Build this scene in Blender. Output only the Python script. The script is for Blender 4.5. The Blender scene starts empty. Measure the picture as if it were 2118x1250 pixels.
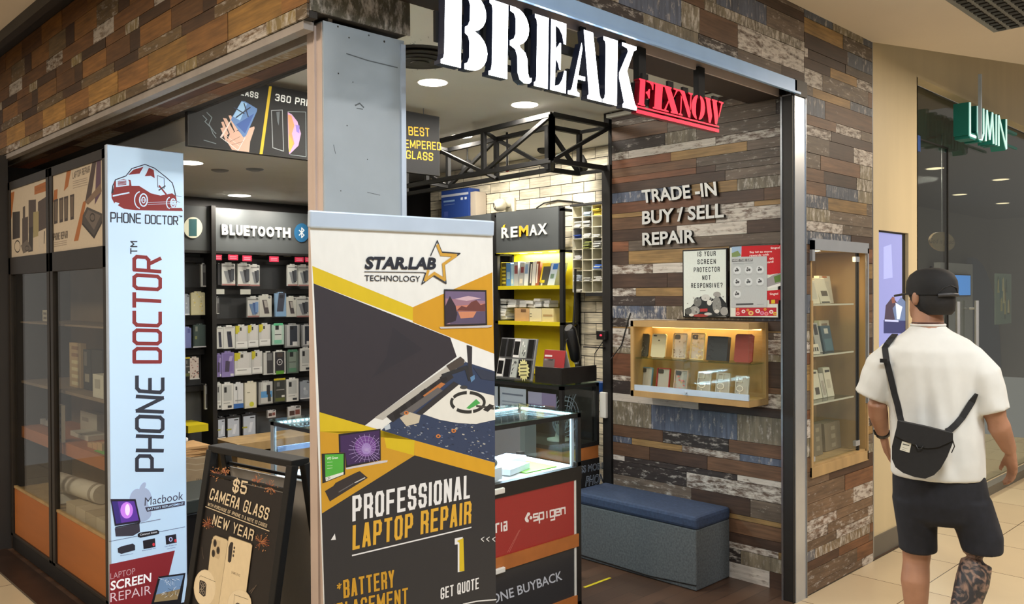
import bpy, bmesh, math, random
from mathutils import Vector as V, Matrix
import numpy as np

SC = bpy.context.scene
COL = SC.collection
# ------------------------------------------------------------------ camera
F, CX, CY, EYE = 1750.0, 1059.0, 625.0, 1.6
_x = V((2850 - CX, 601 - CY, F)).normalized()
_y = V((-650 - CX, 620 - CY, F)); _y = (_y - _x * _y.dot(_x)).normalized()
_z = _x.cross(_y)
if _z[1] > 0: _z = -_z
RW = Matrix((_x, _y, _z))                      # image axes (right, down, forward) -> world
right, down, fwd = RW @ V((1, 0, 0)), RW @ V((0, 1, 0)), RW @ V((0, 0, 1))
cam = bpy.data.cameras.new('camera'); camo = bpy.data.objects.new('camera', cam); COL.objects.link(camo)
cam.sensor_fit = 'HORIZONTAL'; cam.sensor_width = 36.0; cam.lens = 36.0 * F / 2118.0
cam.clip_start = 0.05; cam.clip_end = 60
m3 = Matrix((right, -down, -fwd)).transposed()
camo.matrix_world = Matrix.Translation((0, 0, EYE)) @ m3.to_4x4()
SC.camera = camo
# ------------------------------------------------------------------ view, world
SC.view_settings.view_transform = 'Standard'; SC.view_settings.look = 'None'
SC.view_settings.gamma = 1.0; SC.view_settings.use_curve_mapping = False
SC.view_settings.exposure = 0.0
w = bpy.data.worlds.new('world'); SC.world = w; w.use_nodes = True
w.node_tree.nodes['Background'].inputs['Color'].default_value = (1.0, 0.93, 0.84, 1)
w.node_tree.nodes['Background'].inputs['Strength'].default_value = 0.3

def lamp(name, loc, energy, size, col=(1, 1, 1), aim=(0, 0, -1), size_y=None, spread=180):
    d = bpy.data.lights.new(name, 'AREA'); d.energy = energy; d.color = col
    d.shape = 'RECTANGLE' if size_y else 'DISK'; d.size = size
    if size_y: d.size_y = size_y
    d.spread = math.radians(spread)
    o = bpy.data.objects.new(name, d); COL.objects.link(o); o.location = loc
    o.rotation_euler = V(aim).to_track_quat('-Z', 'Y').to_euler()
    return o
WARM = (1.0, 0.84, 0.66); NEUT = (1.0, 0.92, 0.80); COOL = (0.55, 0.76, 1.0)
# mall ceiling lamps (set in the mall ceiling, out of frame)
lamp('mall_lamp', (-1.0, 5.2, 3.05), 70, 0.9, WARM)
lamp('mall_lamp', (-0.4, 2.4, 3.05), 70, 0.9, WARM)
lamp('mall_lamp', (1.2, 0.2, 3.05), 76, 0.9, (.88, .95, 1.0))
lamp('mall_lamp', (3.6, -0.6, 3.05), 80, 0.9, (.98, .97, .95))
lamp('mall_lamp', (6.4, 0.6, 3.05), 95, 0.9, WARM)
# ------------------------------------------------------------------ photo measurement -> point on a known plane
def ray(px, py):
    return RW @ V(((px - CX) / F, (py - CY) / F, 1.0))
CAM0 = V((0, 0, EYE))
def P(px, py, a, v):
    r = ray(px, py); i = 'XYZ'.index(a)
    return CAM0 + r * ((v - CAM0[i]) / r[i])
def PN(px, py, p0, n):
    r = ray(px, py)
    return CAM0 + r * ((p0 - CAM0).dot(n) / r.dot(n))
# ------------------------------------------------------------------ materials
def lin(c):
    c = c / 255.0
    return c / 12.92 if c <= 0.04045 else ((c + 0.055) / 1.055) ** 2.4
def L3(rgb): return (lin(rgb[0]), lin(rgb[1]), lin(rgb[2]))
def new_mat(name):
    m = bpy.data.materials.new(name); m.use_nodes = True
    nt = m.node_tree; b = nt.nodes['Principled BSDF']
    return m, nt, b
def nd(nt, typ, **kw):
    n = nt.nodes.new(typ)
    for k, v in kw.items(): setattr(n, k, v)
    return n
SPEC = {
    'trim_grey': ((158, 152, 148), .45, .1, .12, 14, 0),  # name: rgb, roughness, metallic, noise amount, noise scale, bump
    'black_metal': ((10, 10, 11), .7, 0, .25, 30, .0), 'black_plastic': ((18, 18, 19), .35, 0, .2, 40, 0),
    'black_board': ((24, 22, 21), .5, 0, .25, 14, 0), 'dark_frame': ((38, 33, 28), .45, .1, .2, 10, 0),
    'steel': ((150, 155, 162), .28, .9, .12, 25, 0), 'chrome': ((196, 202, 210), .3, .75, .05, 8, 0),
    'alu': ((190, 206, 226), .4, .3, .06, 12, 0), 'column_paint': ((160, 173, 184), .38, 0, .08, 6, .0),
    'column_side': ((190, 174, 166), .5, 0, .08, 6, 0),  # cool front and warm left light are put into the two column paints
    'white_paint': ((205, 203, 196), .6, 0, .05, 4, 0), 'ceiling_paint': ((212, 210, 202), .7, 0, .05, 3, 0),
    'mall_ceiling': ((214, 204, 190), .75, 0, .03, 2, 0), 'grey_wall': ((86, 88, 90), .6, 0, .1, 4, 0),
    'dark_wall': ((52, 50, 50), .6, 0, .1, 4, 0), 'header_grey': ((70, 74, 76), .5, 0, .05, 8, 0),
    'orange_wood': ((168, 100, 46), .5, 0, .16, 9, .0), 'tan_wood': ((166, 138, 94), .5, 0, .2, 12, 0),
    'niche_wood': ((164, 134, 88), .5, 0, .15, 8, 0), 'beige_panel': ((194, 180, 146), .5, 0, .06, 6, 0),
    'cab_back': ((124, 104, 80), .6, 0, .12, 5, 0), 'cab_dark': ((70, 60, 50), .6, 0, .1, 5, 0),
    'cardboard': ((150, 132, 106), .8, 0, .12, 14, 0), 'kraft': ((190, 152, 104), .8, 0, .1, 14, 0),
    'paper': ((214, 212, 204), .7, 0, .06, 20, 0), 'white_plastic': ((214, 214, 210), .4, 0, .05, 12, 0),
    'cream_plastic': ((196, 192, 172), .45, 0, .08, 12, 0), 'yellow_panel': ((204, 186, 20), .45, 0, .06, 6, 0),
    'blue_plastic': ((30, 70, 140), .45, 0, .1, 10, 0), 'rail_blue': ((150, 186, 230), .35, .1, .06, 8, 0), 'teal': ((22, 120, 112), .4, 0, .06, 9, 0),  # rail colour holds the cool blue light falling on the steel
    'red_sign': ((130, 8, 26), .4, 0, .04, 9, 0), 'letter_grey': ((196, 198, 198), .4, .2, .04, 12, 0),
    'bench_top': ((44, 58, 84), .85, 0, .25, 60, .3), 'bench_side': ((84, 89, 92), .9, 0, .34, 90, .4),
    'shirt_white': ((205, 205, 200), .85, 0, .04, 18, .08), 'shorts_navy': ((20, 21, 28), .9, 0, .3, 40, .2),
    'cap_black': ((12, 12, 13), .8, 0, .2, 60, .2), 'bag_black': ((16, 16, 18), .75, 0, .25, 60, .25),
    'hair': ((14, 11, 10), .6, 0, .4, 90, .4), 'brown_plinth': ((46, 32, 24), .4, 0, .25, 9, 0),
    'grey_plastic': ((120, 122, 122), .45, 0, .08, 12, 0), 'green_mat': ((110, 170, 40), .6, 0, .08, 12, 0),
    'tape_yellow': ((190, 170, 30), .5, 0, .1, 15, 0), 'grey_skirting': ((96, 92, 84), .5, 0, .06, 6, 0),
    'rubber': ((22, 22, 22), .7, 0, .1, 20, 0), 'oval_sign': ((150, 130, 100), .6, 0, .05, 6, 0),
    'dusty_black': ((44, 41, 38), .7, 0, .4, 30, 0), 'letter_side': ((30, 36, 56), .5, 0, .1, 9, 0), 'arch_blue': ((70, 82, 104), .6, 0, .05, 4, 0),
    'store_wall': ((120, 112, 100), .6, 0, .05, 3, 0), 'soot': ((60, 58, 54), .6, .2, .5, 25, 0),
    'mesh_wire': ((50, 60, 90), .4, .6, .1, 20, 0), 'back_frame': ((30, 30, 34), .5, .2, .2, 14, 0),
}
MATS = {}
def mat(k):
    if k in MATS: return MATS[k]
    if k == 'print' or k == 'print_gloss':
        m, nt, b = new_mat(k)
        a = nd(nt, 'ShaderNodeAttribute', attribute_name='Col')
        n = nd(nt, 'ShaderNodeTexNoise'); n.inputs['Scale'].default_value = 30
        mr = nd(nt, 'ShaderNodeMapRange'); mr.inputs['To Min'].default_value = .94; mr.inputs['To Max'].default_value = 1.06
        mx = nd(nt, 'ShaderNodeMix', data_type='RGBA', blend_type='MULTIPLY'); mx.inputs['Factor'].default_value = 1
        nt.links.new(n.outputs['Fac'], mr.inputs['Value']); nt.links.new(a.outputs['Color'], mx.inputs['A'])
        nt.links.new(mr.outputs['Result'], mx.inputs['B']); nt.links.new(mx.outputs['Result'], b.inputs['Base Color'])
        b.inputs['Roughness'].default_value = .55 if k == 'print' else .22
    elif k.startswith('lit'):            # backlit print: emission in the printed colour
        m, nt, b = new_mat(k)
        a = nd(nt, 'ShaderNodeAttribute', attribute_name='Col')
        nt.links.new(a.outputs['Color'], b.inputs['Base Color']); nt.links.new(a.outputs['Color'], b.inputs['Emission Color'])
        b.inputs['Emission Strength'].default_value = float(k[3:]); b.inputs['Roughness'].default_value = .65
    elif k in ('glass', 'glass_green', 'glass_store'):
        m, nt, b = new_mat(k); nt.nodes.remove(b); out = nt.nodes['Material Output']
        t = nd(nt, 'ShaderNodeBsdfTransparent'); g = nd(nt, 'ShaderNodeBsdfGlossy'); g.inputs['Roughness'].default_value = .03
        t.inputs['Color'].default_value = {'glass': (.95, .97, .96, 1), 'glass_green': (.80, .92, .89, 1), 'glass_store': (.78, .82, .80, 1)}[k]
        fr = nd(nt, 'ShaderNodeFresnel'); gb = nd(nt, 'ShaderNodeNewGeometry'); im = nd(nt, 'ShaderNodeMapRange'); im.inputs['To Min'].default_value = 1.38; im.inputs['To Max'].default_value = 1 / 1.38
        nt.links.new(gb.outputs['Backfacing'], im.inputs['Value']); nt.links.new(im.outputs['Result'], fr.inputs['IOR'])
        mx = nd(nt, 'ShaderNodeMixShader')
        nt.links.new(fr.outputs[0], mx.inputs[0]); nt.links.new(t.outputs[0], mx.inputs[1]); nt.links.new(g.outputs[0], mx.inputs[2])
        nt.links.new(mx.outputs[0], out.inputs[0])
    elif k == 'clear_plastic':
        m, nt, b = new_mat(k); b.inputs['Base Color'].default_value = (.8, .78, .72, 1); b.inputs['Roughness'].default_value = .15
        b.inputs['Alpha'].default_value = .38
    elif k.startswith('glow_'):
        c, s = {'glow_white': ((.93, .97, 1.0), 7), 'glow_down': ((1.0, .95, .86), 9), 'glow_led': ((.7, .85, 1.0), 60),
                'glow_warm': ((1.0, .66, .2), 6), 'glow_red': ((1.0, .02, .06), 1.0), 'glow_neon': ((.6, .9, .85), .6),
                'glow_strip': ((1.0, .8, .5), 2.2), 'glow_under': ((1, .95, .8), 4), 'glow_blue': ((.10, .38, 1.0), 0.9)}[k]
        m, nt, b = new_mat(k); b.inputs['Base Color'].default_value = (*c, 1)
        b.inputs['Emission Color'].default_value = (*c, 1); b.inputs['Emission Strength'].default_value = s
    elif k == 'plank':
        m, nt, b = new_mat(k)
        a = nd(nt, 'ShaderNodeAttribute', attribute_name='Col'); wv = nd(nt, 'ShaderNodeAttribute', attribute_name='Wear')
        uv = nd(nt, 'ShaderNodeUVMap', uv_map='UVMap')
        def noise(sx, sy, sc, det, rough=.6):
            mp = nd(nt, 'ShaderNodeMapping'); mp.inputs['Scale'].default_value = (sx, sy, 1)
            n = nd(nt, 'ShaderNodeTexNoise'); n.inputs['Scale'].default_value = sc; n.inputs['Detail'].default_value = det
            n.inputs['Roughness'].default_value = rough
            nt.links.new(uv.outputs[0], mp.inputs[0]); nt.links.new(mp.outputs[0], n.inputs['Vector']); return n
        g1 = noise(2.2, 34, 2.2, 6); g2 = noise(9, 26, 1.6, 9, .72); g3 = noise(1, 3, 5, 2)
        def mr(src, a0, a1, b0, b1):
            n = nd(nt, 'ShaderNodeMapRange'); n.inputs['From Min'].default_value = a0; n.inputs['From Max'].default_value = a1
            n.inputs['To Min'].default_value = b0; n.inputs['To Max'].default_value = b1
            nt.links.new(src, n.inputs['Value']); return n.outputs['Result']
        def mul(c1, f):
            n = nd(nt, 'ShaderNodeMix', data_type='RGBA', blend_type='MULTIPLY'); n.inputs['Factor'].default_value = 1
            nt.links.new(c1, n.inputs['A']); nt.links.new(f, n.inputs['B']); return n.outputs['Result']
        c = mul(a.outputs['Color'], mr(g1.outputs['Fac'], .3, .7, .64, 1.32)); c = mul(c, mr(g3.outputs['Fac'], .3, .7, .75, 1.2))
        sep = nd(nt, 'ShaderNodeSeparateColor'); nt.links.new(wv.outputs['Color'], sep.inputs[0])
        add = nd(nt, 'ShaderNodeMath', operation='ADD'); nt.links.new(g2.outputs['Fac'], add.inputs[0]); nt.links.new(sep.outputs[0], add.inputs[1])
        fac = mr(add.outputs[0], .95, 1.10, 0, .92)
        mx = nd(nt, 'ShaderNodeMix', data_type='RGBA'); nt.links.new(fac, mx.inputs['Factor']); nt.links.new(c, mx.inputs['A'])
        wc = nd(nt, 'ShaderNodeRGB'); wc.outputs[0].default_value = (*L3((194, 188, 180)), 1)
        nt.links.new(mul(wc.outputs[0], mr(g1.outputs['Fac'], .3, .7, .75, 1.15)), mx.inputs['B'])
        nt.links.new(mx.outputs['Result'], b.inputs['Base Color']); b.inputs['Roughness'].default_value = .55
        bp = nd(nt, 'ShaderNodeBump'); bp.inputs['Strength'].default_value = .15; nt.links.new(g1.outputs['Fac'], bp.inputs['Height'])
        nt.links.new(bp.outputs[0], b.inputs['Normal'])
    elif k in ('floor_tile', 'floor_wood'):
        m, nt, b = new_mat(k)
        tc = nd(nt, 'ShaderNodeTexCoord'); mp = nd(nt, 'ShaderNodeMapping'); br = nd(nt, 'ShaderNodeTexBrick')
        nt.links.new(tc.outputs['Object'], mp.inputs[0]); nt.links.new(mp.outputs[0], br.inputs['Vector'])
        if k == 'floor_tile':
            br.offset = 0; mp.inputs['Location'].default_value = (.06, .075, 0); br.inputs['Scale'].default_value = 1
            br.inputs['Brick Width'].default_value = .6; br.inputs['Row Height'].default_value = .6; br.inputs['Mortar Size'].default_value = .003
            br.inputs['Color1'].default_value = (*L3((196, 180, 150)), 1); br.inputs['Color2'].default_value = (*L3((188, 170, 140)), 1)
            br.inputs['Mortar'].default_value = (*L3((96, 78, 60)), 1); b.inputs['Roughness'].default_value = .25
        else:
            mp.inputs['Rotation'].default_value = (0, 0, 0); br.inputs['Scale'].default_value = 1
            br.inputs['Brick Width'].default_value = .9; br.inputs['Row Height'].default_value = .1; br.inputs['Mortar Size'].default_value = .0015
            br.inputs['Color1'].default_value = (*L3((82, 60, 46)), 1); br.inputs['Color2'].default_value = (*L3((60, 44, 34)), 1)
            br.inputs['Mortar'].default_value = (*L3((26, 20, 16)), 1); b.inputs['Roughness'].default_value = .35
        n = nd(nt, 'ShaderNodeTexNoise'); mp2 = nd(nt, 'ShaderNodeMapping')
        mp2.inputs['Scale'].default_value = (1.5, 1.5, 1) if k == 'floor_tile' else (2, 40, 1)
        n.inputs['Scale'].default_value = 2; n.inputs['Detail'].default_value = 6
        nt.links.new(tc.outputs['Object'], mp2.inputs[0]); nt.links.new(mp2.outputs[0], n.inputs['Vector'])
        r = nd(nt, 'ShaderNodeMapRange'); r.inputs['To Min'].default_value = .8 if k == 'floor_wood' else .93; r.inputs['To Max'].default_value = 1.2 if k == 'floor_wood' else 1.07
        nt.links.new(n.outputs['Fac'], r.inputs['Value'])
        mx = nd(nt, 'ShaderNodeMix', data_type='RGBA', blend_type='MULTIPLY'); mx.inputs['Factor'].default_value = 1
        nt.links.new(br.outputs['Color'], mx.inputs['A']); nt.links.new(r.outputs['Result'], mx.inputs['B'])
        nt.links.new(mx.outputs['Result'], b.inputs['Base Color'])
    elif k in ('skin', 'tattoo_skin'):
        m, nt, b = new_mat(k)
        n = nd(nt, 'ShaderNodeTexNoise'); n.inputs['Scale'].default_value = 14; n.inputs['Detail'].default_value = 5
        tc = nd(nt, 'ShaderNodeTexCoord'); nt.links.new(tc.outputs['Object'], n.inputs['Vector'])
        cr = nd(nt, 'ShaderNodeValToRGB')
        cr.color_ramp.elements[0].color = (*L3((140, 98, 74)), 1); cr.color_ramp.elements[1].color = (*L3((172, 126, 98)), 1)
        nt.links.new(n.outputs['Fac'], cr.inputs[0])
        if k == 'tattoo_skin':
            v = nd(nt, 'ShaderNodeTexNoise'); v.inputs['Scale'].default_value = 17; v.inputs['Detail'].default_value = 3; v.inputs['Distortion'].default_value = 2.6
            nt.links.new(tc.outputs['Object'], v.inputs['Vector'])
            c2 = nd(nt, 'ShaderNodeValToRGB'); c2.color_ramp.elements[0].position = .44; c2.color_ramp.elements[1].position = .6
            c2.color_ramp.elements[0].color = (*L3((44, 42, 44)), 1); c2.color_ramp.elements[1].color = (*L3((136, 108, 92)), 1)
            nt.links.new(v.outputs['Fac'], c2.inputs[0]); nt.links.new(c2.outputs[0], b.inputs['Base Color'])
        else:
            nt.links.new(cr.outputs[0], b.inputs['Base Color'])
        b.inputs['Roughness'].default_value = .5
    else:
        rgb, ro, me, na, ns, bu = SPEC[k]
        m, nt, b = new_mat(k)
        tc = nd(nt, 'ShaderNodeTexCoord'); n = nd(nt, 'ShaderNodeTexNoise'); n.inputs['Scale'].default_value = ns; n.inputs['Detail'].default_value = 5
        mp = nd(nt, 'ShaderNodeMapping')
        if 'wood' in k or k == 'beige_panel': mp.inputs['Scale'].default_value = (1, 1, .12) if k != 'orange_wood' else (1, .12, 1)
        nt.links.new(tc.outputs['Object'], mp.inputs[0]); nt.links.new(mp.outputs[0], n.inputs['Vector'])
        c = L3(rgb); cr = nd(nt, 'ShaderNodeValToRGB'); cr.color_ramp.elements[0].position = .25; cr.color_ramp.elements[1].position = .75
        cr.color_ramp.elements[0].color = (*[x * (1 - na) for x in c], 1); cr.color_ramp.elements[1].color = (*[min(1, x * (1 + na)) for x in c], 1)
        nt.links.new(n.outputs['Fac'], cr.inputs[0]); nt.links.new(cr.outputs[0], b.inputs['Base Color'])
        b.inputs['Roughness'].default_value = ro; b.inputs['Metallic'].default_value = me
        if bu:
            bp = nd(nt, 'ShaderNodeBump'); bp.inputs['Strength'].default_value = bu; nt.links.new(n.outputs['Fac'], bp.inputs['Height']); nt.links.new(bp.outputs[0], b.inputs['Normal'])
    MATS[k] = m
    return m
# ------------------------------------------------------------------ mesh builder
class MB:
    """collects faces; k is a material name, an (r,g,b) printed colour, or ('lit0.6', r, g, b)"""
    def __init__(s): s.v = []; s.f = []; s.k = []; s.uv = {}; s.sm = []
    def face(s, pts, k, sm=False):
        n = len(s.v); s.v += [tuple(p) for p in pts]; s.f.append(tuple(range(n, n + len(pts)))); s.k.append(k); s.sm.append(sm)
        return len(s.f) - 1
    def faces(s, vs, fs, k, sm=False):
        n = len(s.v); s.v += [tuple(p) for p in vs]
        for f in fs: s.f.append(tuple(n + i for i in f)); s.k.append(k); s.sm.append(sm)
    def hexa(s, p, k):   # p: 4 bottom + 4 top
        s.faces(p, [(3, 2, 1, 0), (4, 5, 6, 7), (0, 1, 5, 4), (1, 2, 6, 5), (2, 3, 7, 6), (3, 0, 4, 7)], k)
    def box(s, x0, x1, y0, y1, z0, z1, k):
        s.hexa([(x0, y0, z0), (x1, y0, z0), (x1, y1, z0), (x0, y1, z0), (x0, y0, z1), (x1, y0, z1), (x1, y1, z1), (x0, y1, z1)], k)
    def obox(s, c, a, b, d, k):   # centre and three half vectors
        c, a, b, d = V(c), V(a), V(b), V(d)
        s.hexa([c - a - b - d, c + a - b - d, c + a + b - d, c - a + b - d, c - a - b + d, c + a - b + d, c + a + b + d, c - a + b + d], k)
    def bar(s, p, q, w, h, k, up=(0, 0, 1)):
        p, q = V(p), V(q); t = (q - p); ln = t.length; t.normalize(); u = V(up)
        if abs(t.dot(u)) > .98: u = V((1, 0, 0))
        sd = t.cross(u).normalized(); u = sd.cross(t).normalized()
        s.obox((p + q) / 2, t * ln / 2, sd * w / 2, u * h / 2, k)
    def prism(s, pts, ext, k, kside=None):
        e = V(ext); n = len(pts); a = [V(p) for p in pts]; b = [p + e for p in a]
        s.face(a, k); s.face(b[::-1], k)
        for i in range(n):
            j = (i + 1) % n; s.face([a[i], b[i], b[j], a[j]], kside or k)
    def tube(s, path, r, k, n=8, cap=True, sm=True):
        path = [V(p) for p in path]; rs = r if isinstance(r, (list, tuple)) else [r] * len(path)
        rings = []; up = V((0, 0, 1))
        for i, p in enumerate(path):
            t = (path[min(i + 1, len(path) - 1)] - path[max(i - 1, 0)])
            t = t.normalized() if t.length > 1e-9 else V((0, 0, 1))
            u = up if abs(t.dot(up)) < .95 else V((1, 0, 0))
            a = t.cross(u).normalized(); b = a.cross(t).normalized()
            rings.append([p + (a * math.cos(2 * math.pi * j / n) + b * math.sin(2 * math.pi * j / n)) * rs[i] for j in range(n)])
        s.loft(rings, k, cap, sm)
    def loft(s, rings, k, cap=True, sm=True):
        n = len(rings[0]); vs = [p for r in rings for p in r]; fs = []
        for i in range(len(rings) - 1):
            for j in range(n):
                fs.append((i * n + j, i * n + (j + 1) % n, (i + 1) * n + (j + 1) % n, (i + 1) * n + j))
        s.faces(vs, fs, k, sm)
        if cap:
            s.face(rings[0][::-1], k); s.face(rings[-1], k)
    def lathe(s, o, ax, prof, k, n=24, sm=True):
        o, t = V(o), V(ax).normalized(); u = V((0, 0, 1)) if abs(t.z) < .9 else V((1, 0, 0)); a = t.cross(u).normalized(); b = t.cross(a)
        s.loft([[o + t * h + (a * math.cos(2 * math.pi * j / n) + b * math.sin(2 * math.pi * j / n)) * r for j in range(n)] for r, h in prof], k, True, sm)
    def disc(s, o, ax, r, k, n=24):
        o, t = V(o), V(ax).normalized(); u = V((0, 0, 1)) if abs(t.z) < .9 else V((1, 0, 0)); a = t.cross(u).normalized(); b = t.cross(a)
        s.face([o + (a * math.cos(2 * math.pi * j / n) + b * math.sin(2 * math.pi * j / n)) * r for j in range(n)], k)
    def sphere(s, c, r, k, n=14, sq=(1, 1, 1)):
        c = V(c); rings = []
        for i in range(1, n // 2):
            th = math.pi * i / (n // 2)
            rings.append([c + V((r * sq[0] * math.sin(th) * math.cos(2 * math.pi * j / n), r * sq[1] * math.sin(th) * math.sin(2 * math.pi * j / n), r * sq[2] * math.cos(th))) for j in range(n)])
        s.loft(rings, k, True, True)
    def build(s, name, parent=None, label=None, bevel=0, gloss=False, wear=None, fix=True, at=None):
        keys = []; idx = []
        for k in s.k:
            if isinstance(k, tuple): k = k[0] if isinstance(k[0], str) else ('print_gloss' if gloss else 'print')
            if k not in keys: keys.append(k)
            idx.append(keys.index(k))
        me = bpy.data.meshes.new(name); me.from_pydata(s.v, [], s.f)
        for k in keys: me.materials.append(mat(k))
        me.polygons.foreach_set('material_index', idx); me.polygons.foreach_set('use_smooth', s.sm)
        if any(isinstance(k, tuple) for k in s.k):
            at_ = me.color_attributes.new('Col', 'FLOAT_COLOR', 'CORNER'); buf = []
            for k, f in zip(s.k, s.f):
                c = L3(k[-3:]) if isinstance(k, tuple) else (1, 1, 1)
                buf += [*c, 1.0] * len(f)
            at_.data.foreach_set('color', buf)
        if fix:
            bm = bmesh.new(); bm.from_mesh(me); bmesh.ops.recalc_face_normals(bm, faces=bm.faces); bm.to_mesh(me); bm.free()
        o = bpy.data.objects.new(name, me); COL.objects.link(o)
        if bevel:
            md = o.modifiers.new('bevel', 'BEVEL'); md.width = bevel; md.segments = 2; md.limit_method = 'ANGLE'; md.angle_limit = math.radians(40)
        if label: o['label'] = label
        if parent is not None: adopt(o, parent)
        return o
def adopt(o, parent):
    o.parent = parent

    o.matrix_parent_inverse = world_of(parent).inverted()
def world_of(o):
    return o.matrix_basis.copy() if o.parent is None else world_of(o.parent) @ o.matrix_parent_inverse @ o.matrix_basis
def tag(o, label, cat, group=None, kind=None):
    o['label'] = label; o['category'] = cat
    if group: o['group'] = group
    if kind: o['kind'] = kind
    return o
def thing(name, label, cat, loc=(0, 0, 0), group=None):
    o = bpy.data.objects.new(name, None); COL.objects.link(o); o.location = loc; o.empty_display_size = .1
    return tag(o, label, cat, group)
def struct(mb, name, **kw):
    o = mb.build(name, **kw); o['kind'] = 'structure'; return o
def dup(root, delta, label=None, group=None):
    r = root.copy(); COL.objects.link(r); r.location = V(root.location) + V(delta)
    if label: r['label'] = label
    if group: r['group'] = group
    for ch in list(root.children):
        c = ch.copy(); COL.objects.link(c); c.parent = r
        for g in list(ch.children):
            d = g.copy(); COL.objects.link(d); d.parent = c
    return r
# ------------------------------------------------------------------ lettering
_TX = {}
def text_mesh(s, bold=0.0, shear=0.0, spacing=1.0):
    key = (s, bold, shear, spacing)
    if key in _TX: return _TX[key]
    cu = bpy.data.curves.new('lettering', 'FONT'); cu.body = s; cu.size = 1; cu.offset = bold; cu.shear = shear; cu.space_character = spacing
    cu.resolution_u = 3; cu.fill_mode = 'FRONT'
    ob = bpy.data.objects.new('lettering', cu); me = bpy.data.meshes.new_from_object(ob)
    vs = np.array([v.co[:2] for v in me.vertices]) if len(me.vertices) else np.zeros((1, 2))
    lo, hi = vs.min(0), vs.max(0); vs = (vs - lo) / np.maximum(hi - lo, 1e-6)
    fs = [tuple(p.vertices) for p in me.polygons]
    bpy.data.objects.remove(ob); bpy.data.curves.remove(cu); bpy.data.meshes.remove(me)
    _TX[key] = (vs, fs, (hi - lo)); return _TX[key]
class Art:
    """flat print on a plane (point p0, normal n towards the viewer); photo-measured outline points are put on that plane"""
    def __init__(s, p0, n, mb=None, step=.000004, lit=None):
        s.p0 = V(p0); s.n = V(n).normalized(); s.mb = mb or MB(); s.z = 0.0; s.step = step; s.lit = lit
    def c(s, k): return (s.lit, *k) if s.lit and isinstance(k, tuple) and not isinstance(k[0], str) else k
    def q(s, p): return PN(p[0], p[1], s.p0, s.n)
    def up(s): s.z += s.step; return s.n * s.z
    def poly(s, pts, k): u = s.up(); s.mb.face([s.q(p) + u for p in pts], s.c(k))
    def rect(s, x0, y0, x1, y1, k): s.poly([(x0, y0), (x1, y0), (x1, y1), (x0, y1)], k)
    def line(s, pts, w, k):
        u = s.up()
        for a, b in zip(pts[:-1], pts[1:]):
            a, b = s.q(a), s.q(b); t = (b - a)
            if t.length < 1e-6: continue
            t.normalize(); d = t.cross(s.n) * w / 2; e = t * w * .35; s.z += 3e-6; u = s.n * s.z
            s.mb.face([a - d - e + u, b - d + e + u, b + d + e + u, a + d - e + u], s.c(k))
    def ell(s, cx, cy, rx, ry, k, n=20, rot=0, a0=0, a1=360):
        r0 = math.radians(rot); pts = []
        for i in range(n if a1 - a0 >= 360 else n + 1):
            t = math.radians(a0 + (a1 - a0) * i / n); x, y = rx * math.cos(t), ry * math.sin(t)
            pts.append((cx + x * math.cos(r0) - y * math.sin(r0), cy + x * math.sin(r0) + y * math.cos(r0)))
        s.poly(pts, k)
    def ring(s, cx, cy, rx, ry, w, k, n=20, a0=0, a1=360):
        s.line([(cx + rx * math.cos(math.radians(a0 + (a1 - a0) * i / n)), cy + ry * math.sin(math.radians(a0 + (a1 - a0) * i / n))) for i in range(n + 1)], w, k)
    def text(s, t, bl, br, tl, k, bold=0.012, shear=0, spacing=1.0):
        vs, fs, _ = text_mesh(t, bold, shear, spacing); u = s.up(); A, B, T = s.q(bl), s.q(br), s.q(tl)
        s.mb.faces([A + (B - A) * float(v[0]) + (T - A) * float(v[1]) + u for v in vs], fs, s.c(k))
    def strokes(s, t, bl, br, tl, w, k, gap=.28):
        """square rounded technical lettering drawn with strokes"""
        A, B, T = s.q(bl), s.q(br), s.q(tl); u = s.up(); n = len(t); adv = 1.0 / (n - gap)
        for i, ch in enumerate(t):
            for pl in GLY.get(ch, []):
                pts = [A + (B - A) * ((i + x * (1 - gap)) * adv) + (T - A) * y for x, y in pl]
                for a, b in zip(pts[:-1], pts[1:]):
                    d = (b - a)
                    if d.length < 1e-6: continue
                    d.normalize(); sd = d.cross(s.n) * w / 2; e = d * w * .3; s.z += 3e-6; u = s.n * s.z
                    s.mb.face([a - sd - e + u, b - sd + e + u, b + sd + e + u, a + sd - e + u], s.c(k))
    def block(s, t, bl, br, tl, k, wt=.14, gap=.26):
        """condensed poster capitals; wt is the stroke as a share of the letter height"""
        A, B, T = s.q(bl), s.q(br), s.q(tl); u = s.up(); H_ = T - A; h_ = H_.length; w = wt * h_; ws = [BLW.get(c, 1.0) for c in t]
        tot = sum(ws) + gap * (len(t) - 1); x = 0.0; D = B - A; ln = D.length
        for ch, cw in zip(t, ws):
            lw = cw / tot * ln; x0 = x / tot * ln; x += cw + gap; ix, iy = min(w / 2, lw * .3), w / 2
            for pl in BLK.get(ch, []):
                pts = [A + D * ((x0 + ix + px_ * (lw - 2 * ix)) / ln) + H_ * ((iy + py_ * (h_ - 2 * iy)) / h_) for px_, py_ in pl]
                for a, b in zip(pts[:-1], pts[1:]):
                    d = b - a
                    if d.length < 1e-6: continue
                    d.normalize(); sd = d.cross(s.n) * w / 2; e = d * w * .42; s.z += 3e-6; u = s.n * s.z
                    s.mb.face([a - sd - e + u, b - sd + e + u, b + sd + e + u, a + sd - e + u], s.c(k))
_C = [(1, .74), (1, .86), (.8, 1), (.2, 1), (0, .86), (0, .14), (.2, 0), (.8, 0), (1, .14)]
_S = [(1, .74), (1, .86), (.8, 1), (.2, 1), (0, .86), (0, .63), (.15, .53), (.85, .47), (1, .37), (1, .14), (.8, 0), (.2, 0), (0, .14), (0, .26)]
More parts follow.
